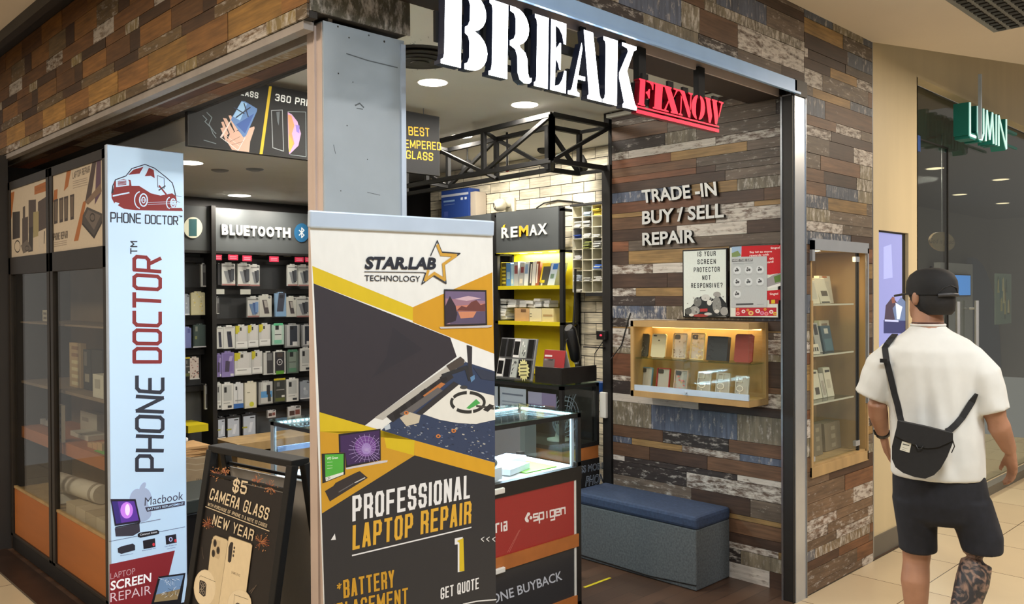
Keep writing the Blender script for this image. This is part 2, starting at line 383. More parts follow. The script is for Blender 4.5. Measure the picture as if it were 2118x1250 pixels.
_O = [(.2, 0), (.8, 0), (1, .14), (1, .86), (.8, 1), (.2, 1), (0, .86), (0, .14), (.2, 0)]
BLW = {'I': .34, 'M': 1.3, 'W': 1.45, ' ': .45, '1': .5, 'J': .85, 'L': .85}
BLK = {'A': [[(0, 0), (.42, 1), (.58, 1), (1, 0)], [(.18, .26), (.82, .26)]], 'B': [[(0, 0), (0, 1), (.8, 1), (1, .88), (1, .62), (.85, .52), (0, .52)], [(.85, .52), (1, .42), (1, .12), (.8, 0), (0, 0)]], 'C': [_C + [(1, .26)]], 'D': [[(0, 0), (0, 1), (.75, 1), (1, .86), (1, .14), (.75, 0), (0, 0)]],
       'E': [[(1, 1), (0, 1), (0, 0), (1, 0)], [(0, .51), (.85, .51)]], 'F': [[(1, 1), (0, 1), (0, 0)], [(0, .5), (.85, .5)]], 'G': [_C + [(1, .42), (.62, .42)]], 'H': [[(0, 0), (0, 1)], [(1, 0), (1, 1)], [(0, .5), (1, .5)]], 'I': [[(.5, 0), (.5, 1)]], 'K': [[(0, 0), (0, 1)], [(1, 1), (.1, .42)], [(.32, .6), (1, 0)]],
       'L': [[(0, 1), (0, 0), (1, 0)]], 'M': [[(0, 0), (0, 1), (.5, .2), (1, 1), (1, 0)]], 'N': [[(0, 0), (0, 1), (1, 0), (1, 1)]], 'O': [_O], '0': [_O], 'P': [[(0, 0), (0, 1), (.8, 1), (1, .88), (1, .55), (.8, .43), (0, .43)]], 'Q': [_O, [(.6, .25), (1, -.05)]], 'R': [[(0, 0), (0, 1), (.8, 1), (1, .88), (1, .6), (.8, .48), (0, .48)], [(.7, .48), (1, .34), (1, 0)]],
       'S': [_S], 'T': [[(0, 1), (1, 1)], [(.5, 1), (.5, 0)]], 'U': [[(0, 1), (0, .14), (.2, 0), (.8, 0), (1, .14), (1, 1)]], 'V': [[(0, 1), (.45, 0), (.55, 0), (1, 1)]], 'W': [[(0, 1), (.24, 0), (.5, .85), (.76, 0), (1, 1)]], 'X': [[(0, 0), (1, 1)], [(0, 1), (1, 0)]], 'Y': [[(0, 1), (.5, .42), (1, 1)], [(.5, .42), (.5, 0)]],
       '$': [_S, [(.5, 1.13), (.5, -.13)]], '5': [[(1, 1), (0, 1), (0, .57), (.8, .57), (1, .44), (1, .14), (.8, 0), (.2, 0), (0, .14), (0, .25)]], '3': [[(0, .86), (.2, 1), (.8, 1), (1, .86), (1, .64), (.8, .52), (.4, .52)], [(.8, .52), (1, .4), (1, .14), (.8, 0), (.2, 0), (0, .14)]], '6': [[(1, .82), (.8, 1), (.2, 1), (0, .86), (0, .14), (.2, 0), (.8, 0), (1, .14), (1, .46), (.8, .58), (0, .58)]],
       '1': [[(0, .85), (.6, 1), (.6, 0)]], '&': [[(1, 0), (.1, .8), (.4, 1), (.7, .8), (0, .2), (.3, 0), (.7, 0), (1, .35)]], '?': [[(0, .8), (.2, 1), (.8, 1), (1, .86), (1, .64), (.5, .42), (.5, .26)], [(.5, .06), (.5, .0)]]}
def rsq(x0, y0, x1, y1, c=.18):
    return [(x0 + c, y0), (x1 - c, y0), (x1, y0 + c * .6), (x1, y1 - c * .6), (x1 - c, y1), (x0 + c, y1), (x0, y1 - c * .6), (x0, y0 + c * .6), (x0 + c, y0)]
GLY = {'O': [rsq(0, 0, 1, 1)], 'D': [[(0, 0), (.8, 0), (1, .12), (1, .88), (.8, 1), (0, 1), (0, 0)]], 'C': [[(1, .0), (.2, 0), (0, .1), (0, .9), (.2, 1), (1, 1)]],
       'T': [[(0, 1), (1, 1)], [(.5, 1), (.5, 0)]], 'R': [[(0, 0), (0, 1), (.8, 1), (1, .9), (1, .55), (.8, .45), (0, .45)], [(.5, .45), (1, 0)]],
       'P': [[(0, 0), (0, 1), (.8, 1), (1, .9), (1, .52), (.8, .42), (0, .42)]], 'H': [[(0, 0), (0, 1)], [(1, 0), (1, 1)], [(0, .5), (1, .5)]],
       'N': [[(0, 0), (0, 1), (1, 0), (1, 1)]], 'E': [[(1, 0), (.2, 0), (0, .1), (0, .9), (.2, 1), (1, 1)], [(0, .5), (.9, .5)]], 'M': [[(0, 0), (0, 1), (.5, .5), (1, 1), (1, 0)]],
       's': [[(1, .62), (0, .62), (0, .33), (1, .33), (1, .0), (0, .0)]], 'p': [[(0, -.35), (0, .62), (1, .62), (1, 0), (0, 0)]], 'i': [[(.5, 0), (.5, .62)]],
       'g': [[(1, 0), (0, 0), (0, .62), (1, .62), (1, -.35), (.1, -.35)]], 'e': [[(1, 0), (0, 0), (0, .62), (1, .62), (1, .31), (.1, .31)]], 'n': [[(0, 0), (0, .62), (1, .62), (1, 0)]],
       'r': [[(0, 0), (0, .62), (1, .62)]], 'a': [[(0, .62), (1, .62), (1, 0), (0, 0), (0, .33), (1, .33)]]}
def solid_text(mb, t, A, U, W, depth, kf, ks, bold=.01, shear=0):
    """raised lettering: A lower left corner, U along the width, W along the height, depth vector towards the back"""
    vs, fs, _ = text_mesh(t, bold, shear); A, U, W, d = V(A), V(U), V(W), V(depth)
    solid_poly(mb, [A + U * float(v[0]) + W * float(v[1]) for v in vs], fs, d, kf, ks)
def solid_poly(mb, pts, fs, d, kf, ks):
    mb.faces(pts, fs, kf); cnt = {}
    for f in fs:
        for i in range(len(f)):
            e = (f[i], f[(i + 1) % len(f)]); r = (e[1], e[0])
            if r in cnt: del cnt[r]
            else: cnt[e] = 1
    for a, b in cnt: mb.face([pts[a], pts[b], pts[b] + d, pts[a] + d], ks)
    mb.faces([p + d for p in pts], [f[::-1] for f in fs], ks)
# ================================================================== SETTING
rnd = random.Random(7)
PL = {  # plank kinds: colour, wear amount, streaks run upright
    'b': ((62, 45, 36), .26, 0), 'm': ((96, 70, 51), .28, 0), 'r': ((104, 67, 46), .26, 0), 'o': ((134, 107, 68), .2, 0),
    'g': ((92, 80, 70), .38, 0), 'u': ((78, 86, 104), .42, 1), 'w': ((88, 72, 62), .53, 0), 'k': ((48, 40, 38), .41, 0),
    's': ((112, 104, 88), .45, 1), 'q': ((116, 86, 56), .26, 0), 'B': ((208, 200, 178), .2, 0)}
def plank(mb, wear, A, U, W, n, kind, u0, u1, w0, w1, gap=.0022, tint=(1, 1, 1)):
    """one board of a clad wall: A origin, U along, W up, n outward"""
    c, we, vert = PL[kind]; j = rnd.uniform(.9, 1.1); t = rnd.uniform(.0, .0025)
    k = tuple(min(255, x * j * q) for x, q in zip(c, tint))
    g = gap / 2; pts = [A + U * (u0 + g) + W * (w0 + g), A + U * (u1 - g) + W * (w0 + g), A + U * (u1 - g) + W * (w1 - g), A + U * (u0 + g) + W * (w1 - g)]
    base = [p for p in pts]; top = [p + n * (.006 + t) for p in pts]
    ru, rw = rnd.uniform(0, 20), rnd.uniform(0, 20)
    uvs = [(u0, w0), (u1, w0), (u1, w1), (u0, w1)]
    if vert: uvs = [(b * 1.0, a * .8) for a, b in uvs]
    uvs = [(a + ru, b + rw) for a, b in uvs]
    wv = we + rnd.uniform(-.03, .05)
    i = mb.face(top, k); mb.uv[i] = uvs; wear[i] = wv
    for a in range(4):
        b = (a + 1) % 4; i = mb.face([base[a], base[b], top[b], top[a]], tuple(x * .8 for x in k)); mb.uv[i] = [uvs[a], uvs[b], uvs[b], uvs[a]]; wear[i] = wv
def clad_build(mb, wear, name, bk=None, **kw):
    keys = mb.k; me = bpy.data.meshes.new(name); me.from_pydata(mb.v, [], mb.f)
    me.materials.append(mat('plank')); me.materials.append(mat('dusty_black'))
    me.polygons.foreach_set('material_index', [0 if isinstance(k, tuple) else 1 for k in keys])
    ca = me.color_attributes.new('Col', 'FLOAT_COLOR', 'CORNER'); wa = me.color_attributes.new('Wear', 'FLOAT_COLOR', 'CORNER'); ul = me.uv_layers.new(name='UVMap')
    b1, b2, b3 = [], [], []
    for i, f in enumerate(mb.f):
        k = keys[i]; c = L3(k) if isinstance(k, tuple) else (0, 0, 0); uv = mb.uv.get(i, [(0, 0)] * len(f))
        for j in range(len(f)): b1 += [*c, 1]; b2 += [wear.get(i, 0)] * 3 + [1]; b3 += list(uv[j])
    ca.data.foreach_set('color', b1); wa.data.foreach_set('color', b2); ul.data.foreach_set('uv', b3)
    o = bpy.data.objects.new(name, me); COL.objects.link(o); o['kind'] = 'structure'; return o
def rows_random(mb, wear, A, U, W, n, length, z0, z1, weights, heights, tint=(1, 1, 1), lmin=.3, lmax=.75, gap=.0022):
    z = z0; kinds = list(weights)
    while z < z1 - 1e-4:
        h = rnd.choice(heights); h = min(h, z1 - z); h = h if z1 - z - h > .03 else z1 - z
        u = -rnd.uniform(0, .3); last = None
        while u < length:
            l = rnd.uniform(lmin, lmax); k = rnd.choice([q for q in kinds for _ in range(weights[q]) if q != last]); last = k
            a, b = max(0, u), min(length, u + l)
            if b - a > .02: plank(mb, wear, A, U, W, n, k, a, b, z - z0, z - z0 + h, gap, tint)
            u += l
        z += h
X, Y, Z = V((1, 0, 0)), V((0, 1, 0)), V((0, 0, 1))
# ---- floors
m = MB(); m.face([(-5, -5, 0), (10.5, -5, 0), (10.5, 9, 0), (-5, 9, 0)], 'floor_tile'); struct(m, 'floor', fix=False)
m = MB(); m.box(1.44, 5.6, 2.1, 7.3, -.02, .006, 'floor_wood'); struct(m, 'floor')
m = MB(); m.box(1.29, 1.44, 2.4, 8.5, -.01, .012, 'brown_plinth'); struct(m, 'trim_1')
# ---- mall ceiling with its slanted end over the next shop, and the higher ceiling behind it
m = MB(); edge = V((5.05, 2.1, 0)); e2 = edge + V((5.0, -1.95, 0))
pts = [(-5, -5), (-5, 8.5), (1.3, 8.5), (1.3, 2.1), (5.05, 2.1), (e2.x, e2.y), (10.5, -5)]
m.prism([(a, b, 3.09) for a, b in pts], (0, 0, .06), 'mall_ceiling'); struct(m, 'ceiling')
m = MB(); m.box(4.9, 10.5, -1, 2.6, 3.75, 3.8, 'mall_ceiling'); struct(m, 'ceiling')
m = MB(); m.box(1.27, 1.31, 2.1, 8.5, 3.03, 3.09, 'black_board'); m.box(1.3, 1.47, 2.1, 8.5, 3.14, 3.16, 'black_board'); struct(m, 'trim_2')
# ---- left fascia: repeated boards, soffit with shutter slot
m = MB(); wr = {}; A = V((1.46, 8.2, 2.508)); tint = (1.12, 1.05, .80)  # tint puts the warm mall light into the board colours
m.box(1.461, 1.49, 2.43, 8.2, 2.508, 3.14, 'dusty_black')
pat = [(.045, [(.30, 'w'), (.5, 's'), (.757, 'g')]), (.105, [(.36, 'q'), (.757, 'o')]), (.05, [(.46, 'g'), (.757, 'b')]), (.09, [(.30, 'm'), (.42, 'b'), (.757, 'q')]),
       (.05, [(.16, 's'), (.50, 'b'), (.757, 'm')]), (.075, [(.28, 'w'), (.757, 'm')]), (.105, [(.33, 'q'), (.62, 'g'), (.757, 'b')]), (.11, [(.4, 'm'), (.757, 'q')])]
z = 0; per = .757; offs = [.1, .45, .2, .6, .35, .02, .3, .5]
for (h, segs), of in zip(pat, offs):
    u = -of
    while u < 5.77:
        p = 0
        for e, k in segs:
            a, b = max(0, u + p), min(5.77, u + e)
            if b - a > .01: plank(m, wr, A, -Y, Z, -X, k, a, b, z, z + h, tint=tint)
            p = e
        u += per
    z += h
clad_build(m, wr, 'wall_left_fascia')
m = MB(); wr = {}
m.face([(1.57, 2.56, 2.512), (1.78, 2.56, 2.512), (1.9, 8.2, 2.512), (1.57, 8.2, 2.512)], 'dusty_black')
m.hexa([(1.76, 2.56, 2.511), (1.78, 2.56, 2.511), (1.9, 8.2, 2.511), (1.88, 8.2, 2.511), (1.76, 2.56, 2.8), (1.78, 2.56, 2.8), (1.9, 8.2, 2.8), (1.88, 8.2, 2.8)], 'white_paint')
u = 0
while u < 5.6:
    l = rnd.uniform(.35, .7)
    for v0, v1 in ((0, .09), (.09, .19)):
        a, b = u + (.2 if v0 else 0), min(5.6, u + l + (.2 if v0 else 0)); plank(m, wr, V((1.57, 2.58, 2.512)), Y, X, -Z, rnd.choice('bmgrs'), a, b, v0, v1 - (.0 if not v0 else .02), tint=(1.45, 1.3, 1.1))  # raised tint stands for light bounced up onto the soffit boards
    u += l
clad_build(m, wr, 'wall_left_soffit')
m = MB(); m.box(1.462, 1.50, 2.47, 8.2, 2.480, 2.508, 'trim_grey'); m.box(1.50, 1.556, 2.47, 8.2, 2.56, 2.575, 'black_board'); m.box(1.556, 1.572, 2.47, 8.2, 2.486, 2.56, 'trim_grey')
m.box(1.50, 1.502, 2.47, 8.2, 2.508, 2.57, 'black_board'); struct(m, 'trim_3')
# ---- corner column with its clad head
m = MB(); m.box(1.53, 1.865, 2.46, 2.56, 0, 2.52, 'column_paint'); m.box(1.528, 1.530, 2.466, 2.56, 0, 2.515, 'column_side'); m.box(1.52, 1.53, 2.50, 2.506, 0, 2.51, 'column_side')
m.box(1.848, 1.868, 2.454, 2.461, 0, 2.505, 'alu')
for px, py, r in ((699, 55, 2.5), (722, 78, 2), (763, 73, 2), (795, 86, 3), (700, 152, 2), (730, 170, 1.5), (718, 260, 1.6), (760, 330, 1.3), (705, 395, 1.5)):
    m.lathe(P(px, py, 'Y', 2.4595), (0, -1, 0), [(.0014 * r, 0), (.0010 * r, .0008)], 'soot', 8)
mm_ = Art((0, 2.4597, 0), (0, -1, 0), m)
for p_, w_ in (((717, 111, 760, 125, 822, 140), .004), ((735, 218, 744, 214, 752, 222), .005), ((738, 224, 750, 226), .003), ((690, 300, 694, 318), .002), ((760, 398, 786, 404), .002)): mm_.line([(p_[i], p_[i + 1]) for i in range(0, len(p_), 2)], w_, (92, 100, 106))
struct(m, 'wall_column', fix=False)
m = MB(); wr = {}; m.box(1.465, 1.863, 2.435, 2.56, 2.535, 3.1, 'dusty_black'); A = V((1.46, 2.433, 2.53))
plank(m, wr, A, X, Z, -Y, 's', 0, .408, 0, .125, tint=(.72, .74, .72)); plank(m, wr, A, X, Z, -Y, 'u', 0, .408, .125, .24); plank(m, wr, A, X, Z, -Y, 'g', 0, .408, .24, .4)
clad_build(m, wr, 'wall_column_head')
# ---- right fascia, steel shutter rail, soffit, pier
m = MB(); wr = {}; m.box(1.46, 4.2, 2.108, 2.4, 2.69, 3.12, 'dusty_black'); A = V((1.46, 2.107, 2.692))
rw = [(.06, [(.5, 's'), (.8, 'g'), (1.35, 'k'), (1.75, 's'), (2.08, 'k'), (2.5, 'g'), (2.74, 'b')]),
      (.115, [(.6, 'u'), (1.02, 's'), (1.19, 's'), (1.62, 'u'), (1.76, 's'), (2.08, 'm'), (2.3, 'w'), (2.74, 'w')]),
      (.05, [(.4, 'm'), (1.0, 'w'), (1.33, 'w'), (1.8, 'm'), (2.15, 's'), (2.74, 's')]), (.1, [(.7, 'm'), (1.2, 'g'), (1.6, 'b'), (1.9, 's'), (2.35, 'u'), (2.74, 'g')]),
      (.05, [(.9, 'w'), (1.5, 'k'), (2.1, 's'), (2.74, 'b')]), (.06, [(.6, 'u'), (1.4, 'm'), (2.0, 'w'), (2.74, 'g')])]
z = 0
for h, segs in rw:
    p = 0
    for e, k in segs: plank(m, wr, A, X, Z, -Y, k, p, e, z, min(z + h, .398)); p = e
    z += h
clad_build(m, wr, 'wall_right_fascia')
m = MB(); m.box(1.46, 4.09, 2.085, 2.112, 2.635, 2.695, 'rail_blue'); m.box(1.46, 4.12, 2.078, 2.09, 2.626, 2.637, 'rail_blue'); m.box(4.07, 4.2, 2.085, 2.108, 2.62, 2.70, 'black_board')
m.box(1.46, 4.19, 2.112, 2.19, 2.69, 2.70, 'black_board'); m.box(1.46, 4.10, 2.19, 2.20, 2.632, 2.70, 'column_side'); m.box(1.46, 4.19, 2.2, 2.42, 2.645, 2.70, 'brown_plinth'); struct(m, 'trim_4')
m = MB(); m.box(4.085, 4.195, 2.095, 2.165, 0, 2.63, 'chrome'); m.box(4.068, 4.086, 2.10, 2.16, 0, 2.62, 'black_board'); m.box(4.064, 4.07, 2.155, 2.165, 0, 2.62, 'steel'); m.box(4.195, 4.2, 2.09, 2.165, 0, 2.63, 'steel'); struct(m, 'trim_5')
m = MB(); wr = {}
m.box(4.2, 5.05, 2.108, 2.13, 0, .655, 'dusty_black'); m.box(4.2, 5.05, 2.108, 2.13, 1.86, 3.12, 'dusty_black'); m.box(4.2, 4.265, 2.108, 2.13, .65, 1.87, 'dusty_black'); m.box(4.96, 5.05, 2.108, 2.13, .65, 1.87, 'dusty_black')
hs = [.07, .055, .09, .05, .08, .06, .1, .05]; wt = {'b': 3, 'm': 3, 'g': 3, 's': 2, 'w': 3, 'r': 2, 'u': 2, 'o': 2}
A = V((4.2, 2.107, 0))
rows_random(m, wr, A, X, Z, -Y, .85, 0, .655, {'b': 2, 'm': 4, 'g': 4, 's': 3, 'w': 4, 'r': 1, 'u': 1}, hs, (1.1, 1, .88), .3, .75)
rows_random(m, wr, V((4.2, 2.107, .655)), X, Z, -Y, .062, .655, 1.86, wt, hs, (1, 1, .95), .2, .45)
rows_random(m, wr, V((4.96, 2.107, .655)), X, Z, -Y, .09, .655, 1.86, wt, hs, (1, 1, .95), .2, .45)
rows_random(m, wr, V((4.2, 2.107, 1.86)), X, Z, -Y, .85, 1.86, 3.1, {'b': 2, 'm': 3, 'g': 4, 's': 2, 'w': 4, 'o': 3, 'u': 2}, hs, (1, 1, .95), .3, .7)
clad_build(m, wr, 'wall_right')
m = MB(); m.box(5.05, 5.063, 2.10, 2.4, 0, 3.12, 'steel'); struct(m, 'trim_6')
# ---- side wall with the TRADE-IN lettering: board by board as in the photo
m = MB(); wr = {}; m.box(4.197, 4.3, 2.13, 3.38, 0, 2.8, 'dusty_black')
rows = [(140, 'b:1640'), (182, 'g:1500 g:1605 k:1640'), (198, 'm:1380 g:1605 k:1640'), (232, 'k:1375 s:1440 g:1640'), (260, 'w:1300 W:1480 w:1640'), (279, 'r:1387 o:1545 g:1640'),
        (300, 'm:1440 g:1640'), (321, 'r:1440 b:1480 g:1640'), (336, 'b:1500 g:1640'), (359, 'u:1430 o:1525 s:1640'), (384, 'r:1450 b:1580 m:1640'), (410, 'o:1330 m:1400 w:1560 o:1640'),
        (421, 'm:1480 w:1640'), (450, 'b:1400 W:1545 b:1640'), (478, 'r:1300 g:1640'), (503, 'b:1300 o:1640'), (535, 'w:1350 W:1640'), (558, 'b:1380 b:1640'), (592, 'w:1315 o:1640'),
        (612, 'k:1355 b:1640'), (635, 'u:1378 s:1560 u:1640'), (665, 'k:1300 W:1400 b:1640'), (686, 'o:1640'), (690, 'W:1300 g:1600 w:1640'), (704, 'w:1640'), (736, 's:1640'), (751, 'r:1400 b:1640'),
        (805, 'w:1400 m:1640'), (818, 'k:1380 w:1640'), (849, 'W:1445 b:1640'), (868, 's:1347 u:1525 s:1640'), (925.5, 'm:1371 k:1507 m:1640'), (953.6, 'u:1307 o:1411 w:1530 u:1640'),
        (969, 'm:1344 b:1463 m:1640'), (1000, 'W:1292 k:1525 W:1640'), (1013, 'k:1420 w:1640'), (1047, 'g:1430 b:1552 g:1640'), (1086, 'o:1640'), (1097, 'm:1640'), (1127, 'b:1640'), (1148, 'w:1610 o:1640'),
        (1162, 'k:1532 s:1640'), (1192, 'W:1592 b:1640'), (1235, '')]
A = V((4.197, 3.38, 0)); zs = [P(1630, r[0], 'X', 4.19).z for r in rows]; zs[-1] = 0
for i, (py, segs) in enumerate(rows[:-1]):
    z1, z0 = zs[i], zs[i + 1]; u = 0
    for sg in segs.split():
        k, px = sg.split(':'); e = 3.38 - P(float(px), py, 'X', 4.19).y; e = min(e, 1.25) if float(px) < 1640 else 1.245
        if e - u < .01: continue
        if k == 'W': PL['W'] = ((96, 80, 66), .63, 0)
        plank(m, wr, A, -Y, Z, -X, k, u, e, z0, z1); u = e
clad_build(m, wr, 'wall_side')
m = MB(); m.box(4.16, 4.3, 2.43, 3.4, 2.712, 2.735, 'white_paint'); struct(m, 'trim_7')
# ---- shop ceiling: higher field, lower field at the back left
m = MB(); m.box(1.72, 5.6, 2.4, 7.3, 2.75, 2.8, 'ceiling_paint'); struct(m, 'ceiling')
m = MB(); m.prism([(1.84, 4.2, 2.4), (3.0, 4.2, 2.4), (4.0, 5.6, 2.4), (4.0, 6.9, 2.4), (1.9, 6.9, 2.4)], (0, 0, .35), 'ceiling_paint'); struct(m, 'ceiling')
# ---- shop walls
m = MB(); m.box(1.3, 4.1, 6.62, 6.75, 0, 2.6, 'dark_wall'); struct(m, 'wall_back')
m = MB(); m.box(4.0, 4.1, 5.7, 6.7, 0, 2.75, 'dark_wall'); struct(m, 'wall_back_return')
m = MB(); m.box(4.0, 5.4, 6.9, 7.0, 0, 2.75, 'dark_wall'); m.box(5.27, 5.4, 6.25, 7.0, 0, 2.75, 'dark_wall'); struct(m, 'wall_far')
m = MB(); m.box(1.4, 1.47, 6.07, 7.0, 0, 2.5, 'dark_wall'); struct(m, 'wall_left')
m = MB(); wr = {}; m.box(5.085, 5.4, 3.4, 6.3, 0, 2.75, 'dusty_black'); A = V((5.085, 6.3, 0)); h = 2.75 / 32
for r in range(32):
    u = -(r % 2) * .12
    while u < 2.9:
        a, b = max(0, u), min(2.9, u + .24)
        if b - a > .01: plank(m, wr, A, -Y, Z, -X, 'B', a, b, r * h, r * h + h, .006)
        u += .24
clad_build(m, wr, 'wall_brick')
m = MB(); m.box(4.3, 5.4, 3.385, 3.41, 0, 2.75, 'dark_wall'); struct(m, 'wall_side_return')
# ---- next shop
m = MB(); m.box(5.063, 5.19, 2.12, 2.2, .13, 3.76, 'beige_panel'); m.box(5.655, 5.815, 2.12, 2.2, .13, 3.76, 'beige_panel'); m.box(5.19, 5.655, 2.12, 2.2, 1.985, 3.76, 'beige_panel'); m.box(5.19, 5.655, 2.12, 2.2, .13, .9, 'beige_panel')
m.box(5.19, 5.655, 2.19, 2.2, .9, 1.99, 'dark_frame'); struct(m, 'wall_next_shop')
m = MB(); m.box(5.063, 5.815, 2.112, 2.2, 0, .13, 'grey_skirting'); m.box(5.815, 10, 2.13, 2.2, 0, .07, 'grey_skirting'); struct(m, 'baseboard_next_shop')
m = MB(); m.box(5.815, 10.3, 2.12, 2.2, 3.02, 3.76, 'beige_panel'); m.box(5.8, 5.815, 2.12, 3.0, 0, 3.02, 'beige_panel'); struct(m, 'wall_next_header')
m = MB(); m.box(5.82, 10.3, 2.21, 2.222, .07, 3.02, 'glass_store'); m.box(5.82, 5.85, 2.2, 2.23, .07, 3.02, 'dark_frame'); m.box(6.63, 6.642, 2.205, 2.228, .07, 2.66, 'black_metal'); m.box(5.85, 6.64, 2.205, 2.228, 2.655, 2.665, 'black_metal'); struct(m, 'window_1')
m = MB(); m.box(5.8, 18, 5.2, 5.3, 0, 3.3, 'store_wall'); m.box(5.8, 18, 2.25, 5.3, 3.0, 3.05, 'cab_dark'); m.box(17.9, 18, 2.2, 5.3, 0, 3.3, 'store_wall'); m.box(5.8, 5.81, 3.0, 5.2, 0, 3.0, 'store_wall'); struct(m, 'wall_next_inside')
# ================================================================== FOREGROUND
def crop(x0, y0, s): return lambda *a: [(x0 + a[i] / s, y0 + a[i + 1] / s) for i in range(0, len(a), 2)]
def c1(x0, y0, s): return lambda x, y: (x0 + x / s, y0 + y / s)
# ------------------------------------------------ roll-up banner
TL, TR = V((1.156, 1.93, 1.8)), V((1.73, 1.855, 1.8)); BU = (TR - TL).normalized(); Bn = V((BU.y, -BU.x, 0)).normalized()
BW = (Z + Bn * .085).normalized(); Bn2 = BU.cross(BW)
if Bn2.dot(Bn) < 0: Bn2 = -Bn2
ban = thing('rollup_banner', 'tall white, gold and black roll-up banner for laptop repair in front of the corner column', 'banner', (1.55, 2.02, .01))
a = Art(TL, Bn2); g7 = crop(620, 430, 2.907); g8 = crop(620, 820, 2.907); o7 = c1(620, 430, 2.907); o8 = c1(620, 820, 2.907)
WH = (222, 222, 218); GY, GO, GD, DK = (206, 178, 24), (200, 146, 28), (196, 146, 34), (36, 36, 41)
a.poly([(641, 466), (1019, 485), (1029, 1650), (686, 1715)], WH)
a.poly(g7(75, 350, 680, 598, 680, 680, 83, 455), GY)
a.poly(g7(680, 598, 1158, 388, 1168, 878, 910, 780, 680, 688), GO)
a.poly(g7(83, 455, 905, 782, 952, 890, 470, 1250, 385, 1315, 118, 1235), (46, 42, 50))
a.poly(g7(430, 1025, 740, 850, 560, 720, 520, 900), (40, 38, 47))
# laptop innards photo
a.poly(g7(905, 782, 1168, 878, 1172, 1000, 952, 920), (226, 226, 224))
a.poly(g8(490, 205, 640, 75, 900, -120, 985, -210, 1172, -150, 1174, 400, 690, 265), (44, 58, 88))
rr = random.Random(3)
for i in range(340):
    x = rr.uniform(560, 1160); y = rr.uniform(60, 380)
    if y > 205 + (x - 490) * .285 - 14 or y < 190 - (x - 490) * .12: continue
    s = rr.uniform(3, 15); t = rr.uniform(2, 7)
    a.poly(g8(x, y, x + s, y + s * .25, x + s - 2, y + s * .25 + t, x - 2, y + t), rr.choice([(150, 156, 168), (96, 112, 140), (34, 44, 66), (176, 172, 160), (84, 96, 124), (40, 50, 74)]))
a.poly(g7(450, 1262, 960, 900, 1000, 925, 500, 1275), (176, 172, 164))
a.poly(g7(520, 1255, 900, 985, 925, 1020, 560, 1290), (40, 38, 42))
for x, y in ((560, 1235), (600, 1200), (660, 1160), (720, 1110), (780, 1070), (840, 1020)): a.poly(g7(x, y, x + 34, y - 24, x + 48, y + 14, x + 14, y + 38), (28, 26, 30))
a.poly(g7(740, 1130, 850, 1050, 875, 1060, 765, 1150), (176, 110, 60))
a.poly(g7(600, 1240, 830, 1080, 860, 1100, 640, 1260), (96, 92, 92))
a.poly(g7(735, 1240, 950, 1060, 1012, 1092, 1168, 1130, 1175, 1275, 1060, 1300, 950, 1295, 840, 1275), (220, 218, 210))
a.poly(g7(700, 1235, 925, 1045, 958, 1062, 735, 1245), (44, 42, 46))
for t0 in (150, 215, 280, 335, 20, 80): a.ring(*o7(1010, 1170), 34, 20, .010, (40, 40, 40), 8, t0, t0 + 48)
a.poly(g7(1000, 1205, 1060, 1150, 1085, 1175, 1020, 1210), (70, 160, 80)); a.ell(*o7(985, 1080), 8, 4, (60, 60, 62))
a.poly(g7(1060, 1185, 1168, 1200, 1168, 1215, 1060, 1198), (70, 66, 62)); a.poly(g7(1100, 1215, 1140, 1180, 1170, 1190, 1130, 1228), (40, 38, 40))
a.poly(g7(880, 950, 965, 895, 990, 915, 985, 945, 905, 985), (70, 62, 58)); a.line(g7(860, 1010, 1000, 960, 1020, 1030), .012, (38, 40, 46))
a.poly(g7(1003, 825, 1036, 835, 1034, 960, 1044, 1040, 1024, 1045, 1012, 960), (46, 44, 50)); a.poly(g7(1024, 1020, 1050, 1005, 1052, 1030, 1030, 1050), (90, 130, 170))
a.poly(g7(1040, 960, 1168, 990, 1168, 1040, 1090, 1030), (44, 52, 72)); a.poly(g8(600, 130, 660, 95, 725, 115, 715, 160, 640, 180), (190, 180, 160)); a.poly(g8(505, 185, 540, 165, 545, 195, 515, 205), (180, 190, 200))
for x, y in ((925, 208), (832, 240), (640, 100)): a.ell(*o8(x, y), 5, 4, (200, 120, 60)); a.ell(*o8(x, y), 2.3, 1.8, (70, 60, 60))
# lower gold field
a.poly(g8(118, 95, 490, 205, 690, 265, 1172, 400, 1172, 488, 690, 355, 132, 705), GD)
a.poly(g8(118, 95, 690, 265, 685, 355, 520, 310, 500, 208, 230, 225, 122, 212), GY); a.poly(g8(690, 265, 1172, 400, 1172, 488, 690, 355), (206, 154, 30))
a.poly(g8(132, 705, 690, 355, 1172, 488, 1192, 2420, 192, 2600), DK)
a.poly(g8(232, 228, 485, 195, 487, 385, 275, 430, 272, 340, 235, 340), (26, 20, 34)); a.poly(g8(243, 238, 478, 205, 480, 378, 285, 415, 272, 340, 245, 338), (58, 34, 84))
a.ell(*o8(395, 300), 22, 22, (108, 62, 140)); a.ell(*o8(400, 315), 10, 12, (150, 120, 190))
for i in range(22):
    t = i * 6.283 / 22; x, y = 403 + 110 * math.cos(t), 322 + 95 * math.sin(t); x = min(max(x, 250), 478); y = min(max(y, 215), 395)
    a.line(g8(403, 322, x, y), .0011, (170, 150, 200))
for r in (30, 60, 90): a.ring(*o8(400, 310), r * .30, r * .27, .0009, (150, 130, 180), 14, 0, 360)
a.poly(g8(275, 430, 487, 388, 527, 384, 525, 396, 280, 440), (196, 192, 196))
a.poly(g8(130, 345, 272, 340, 272, 470, 135, 525), (28, 28, 30)); a.poly(g8(150, 350, 262, 346, 262, 455, 153, 488), (76, 168, 60)); a.poly(g8(153, 488, 262, 455, 262, 470, 156, 512), (220, 222, 214))
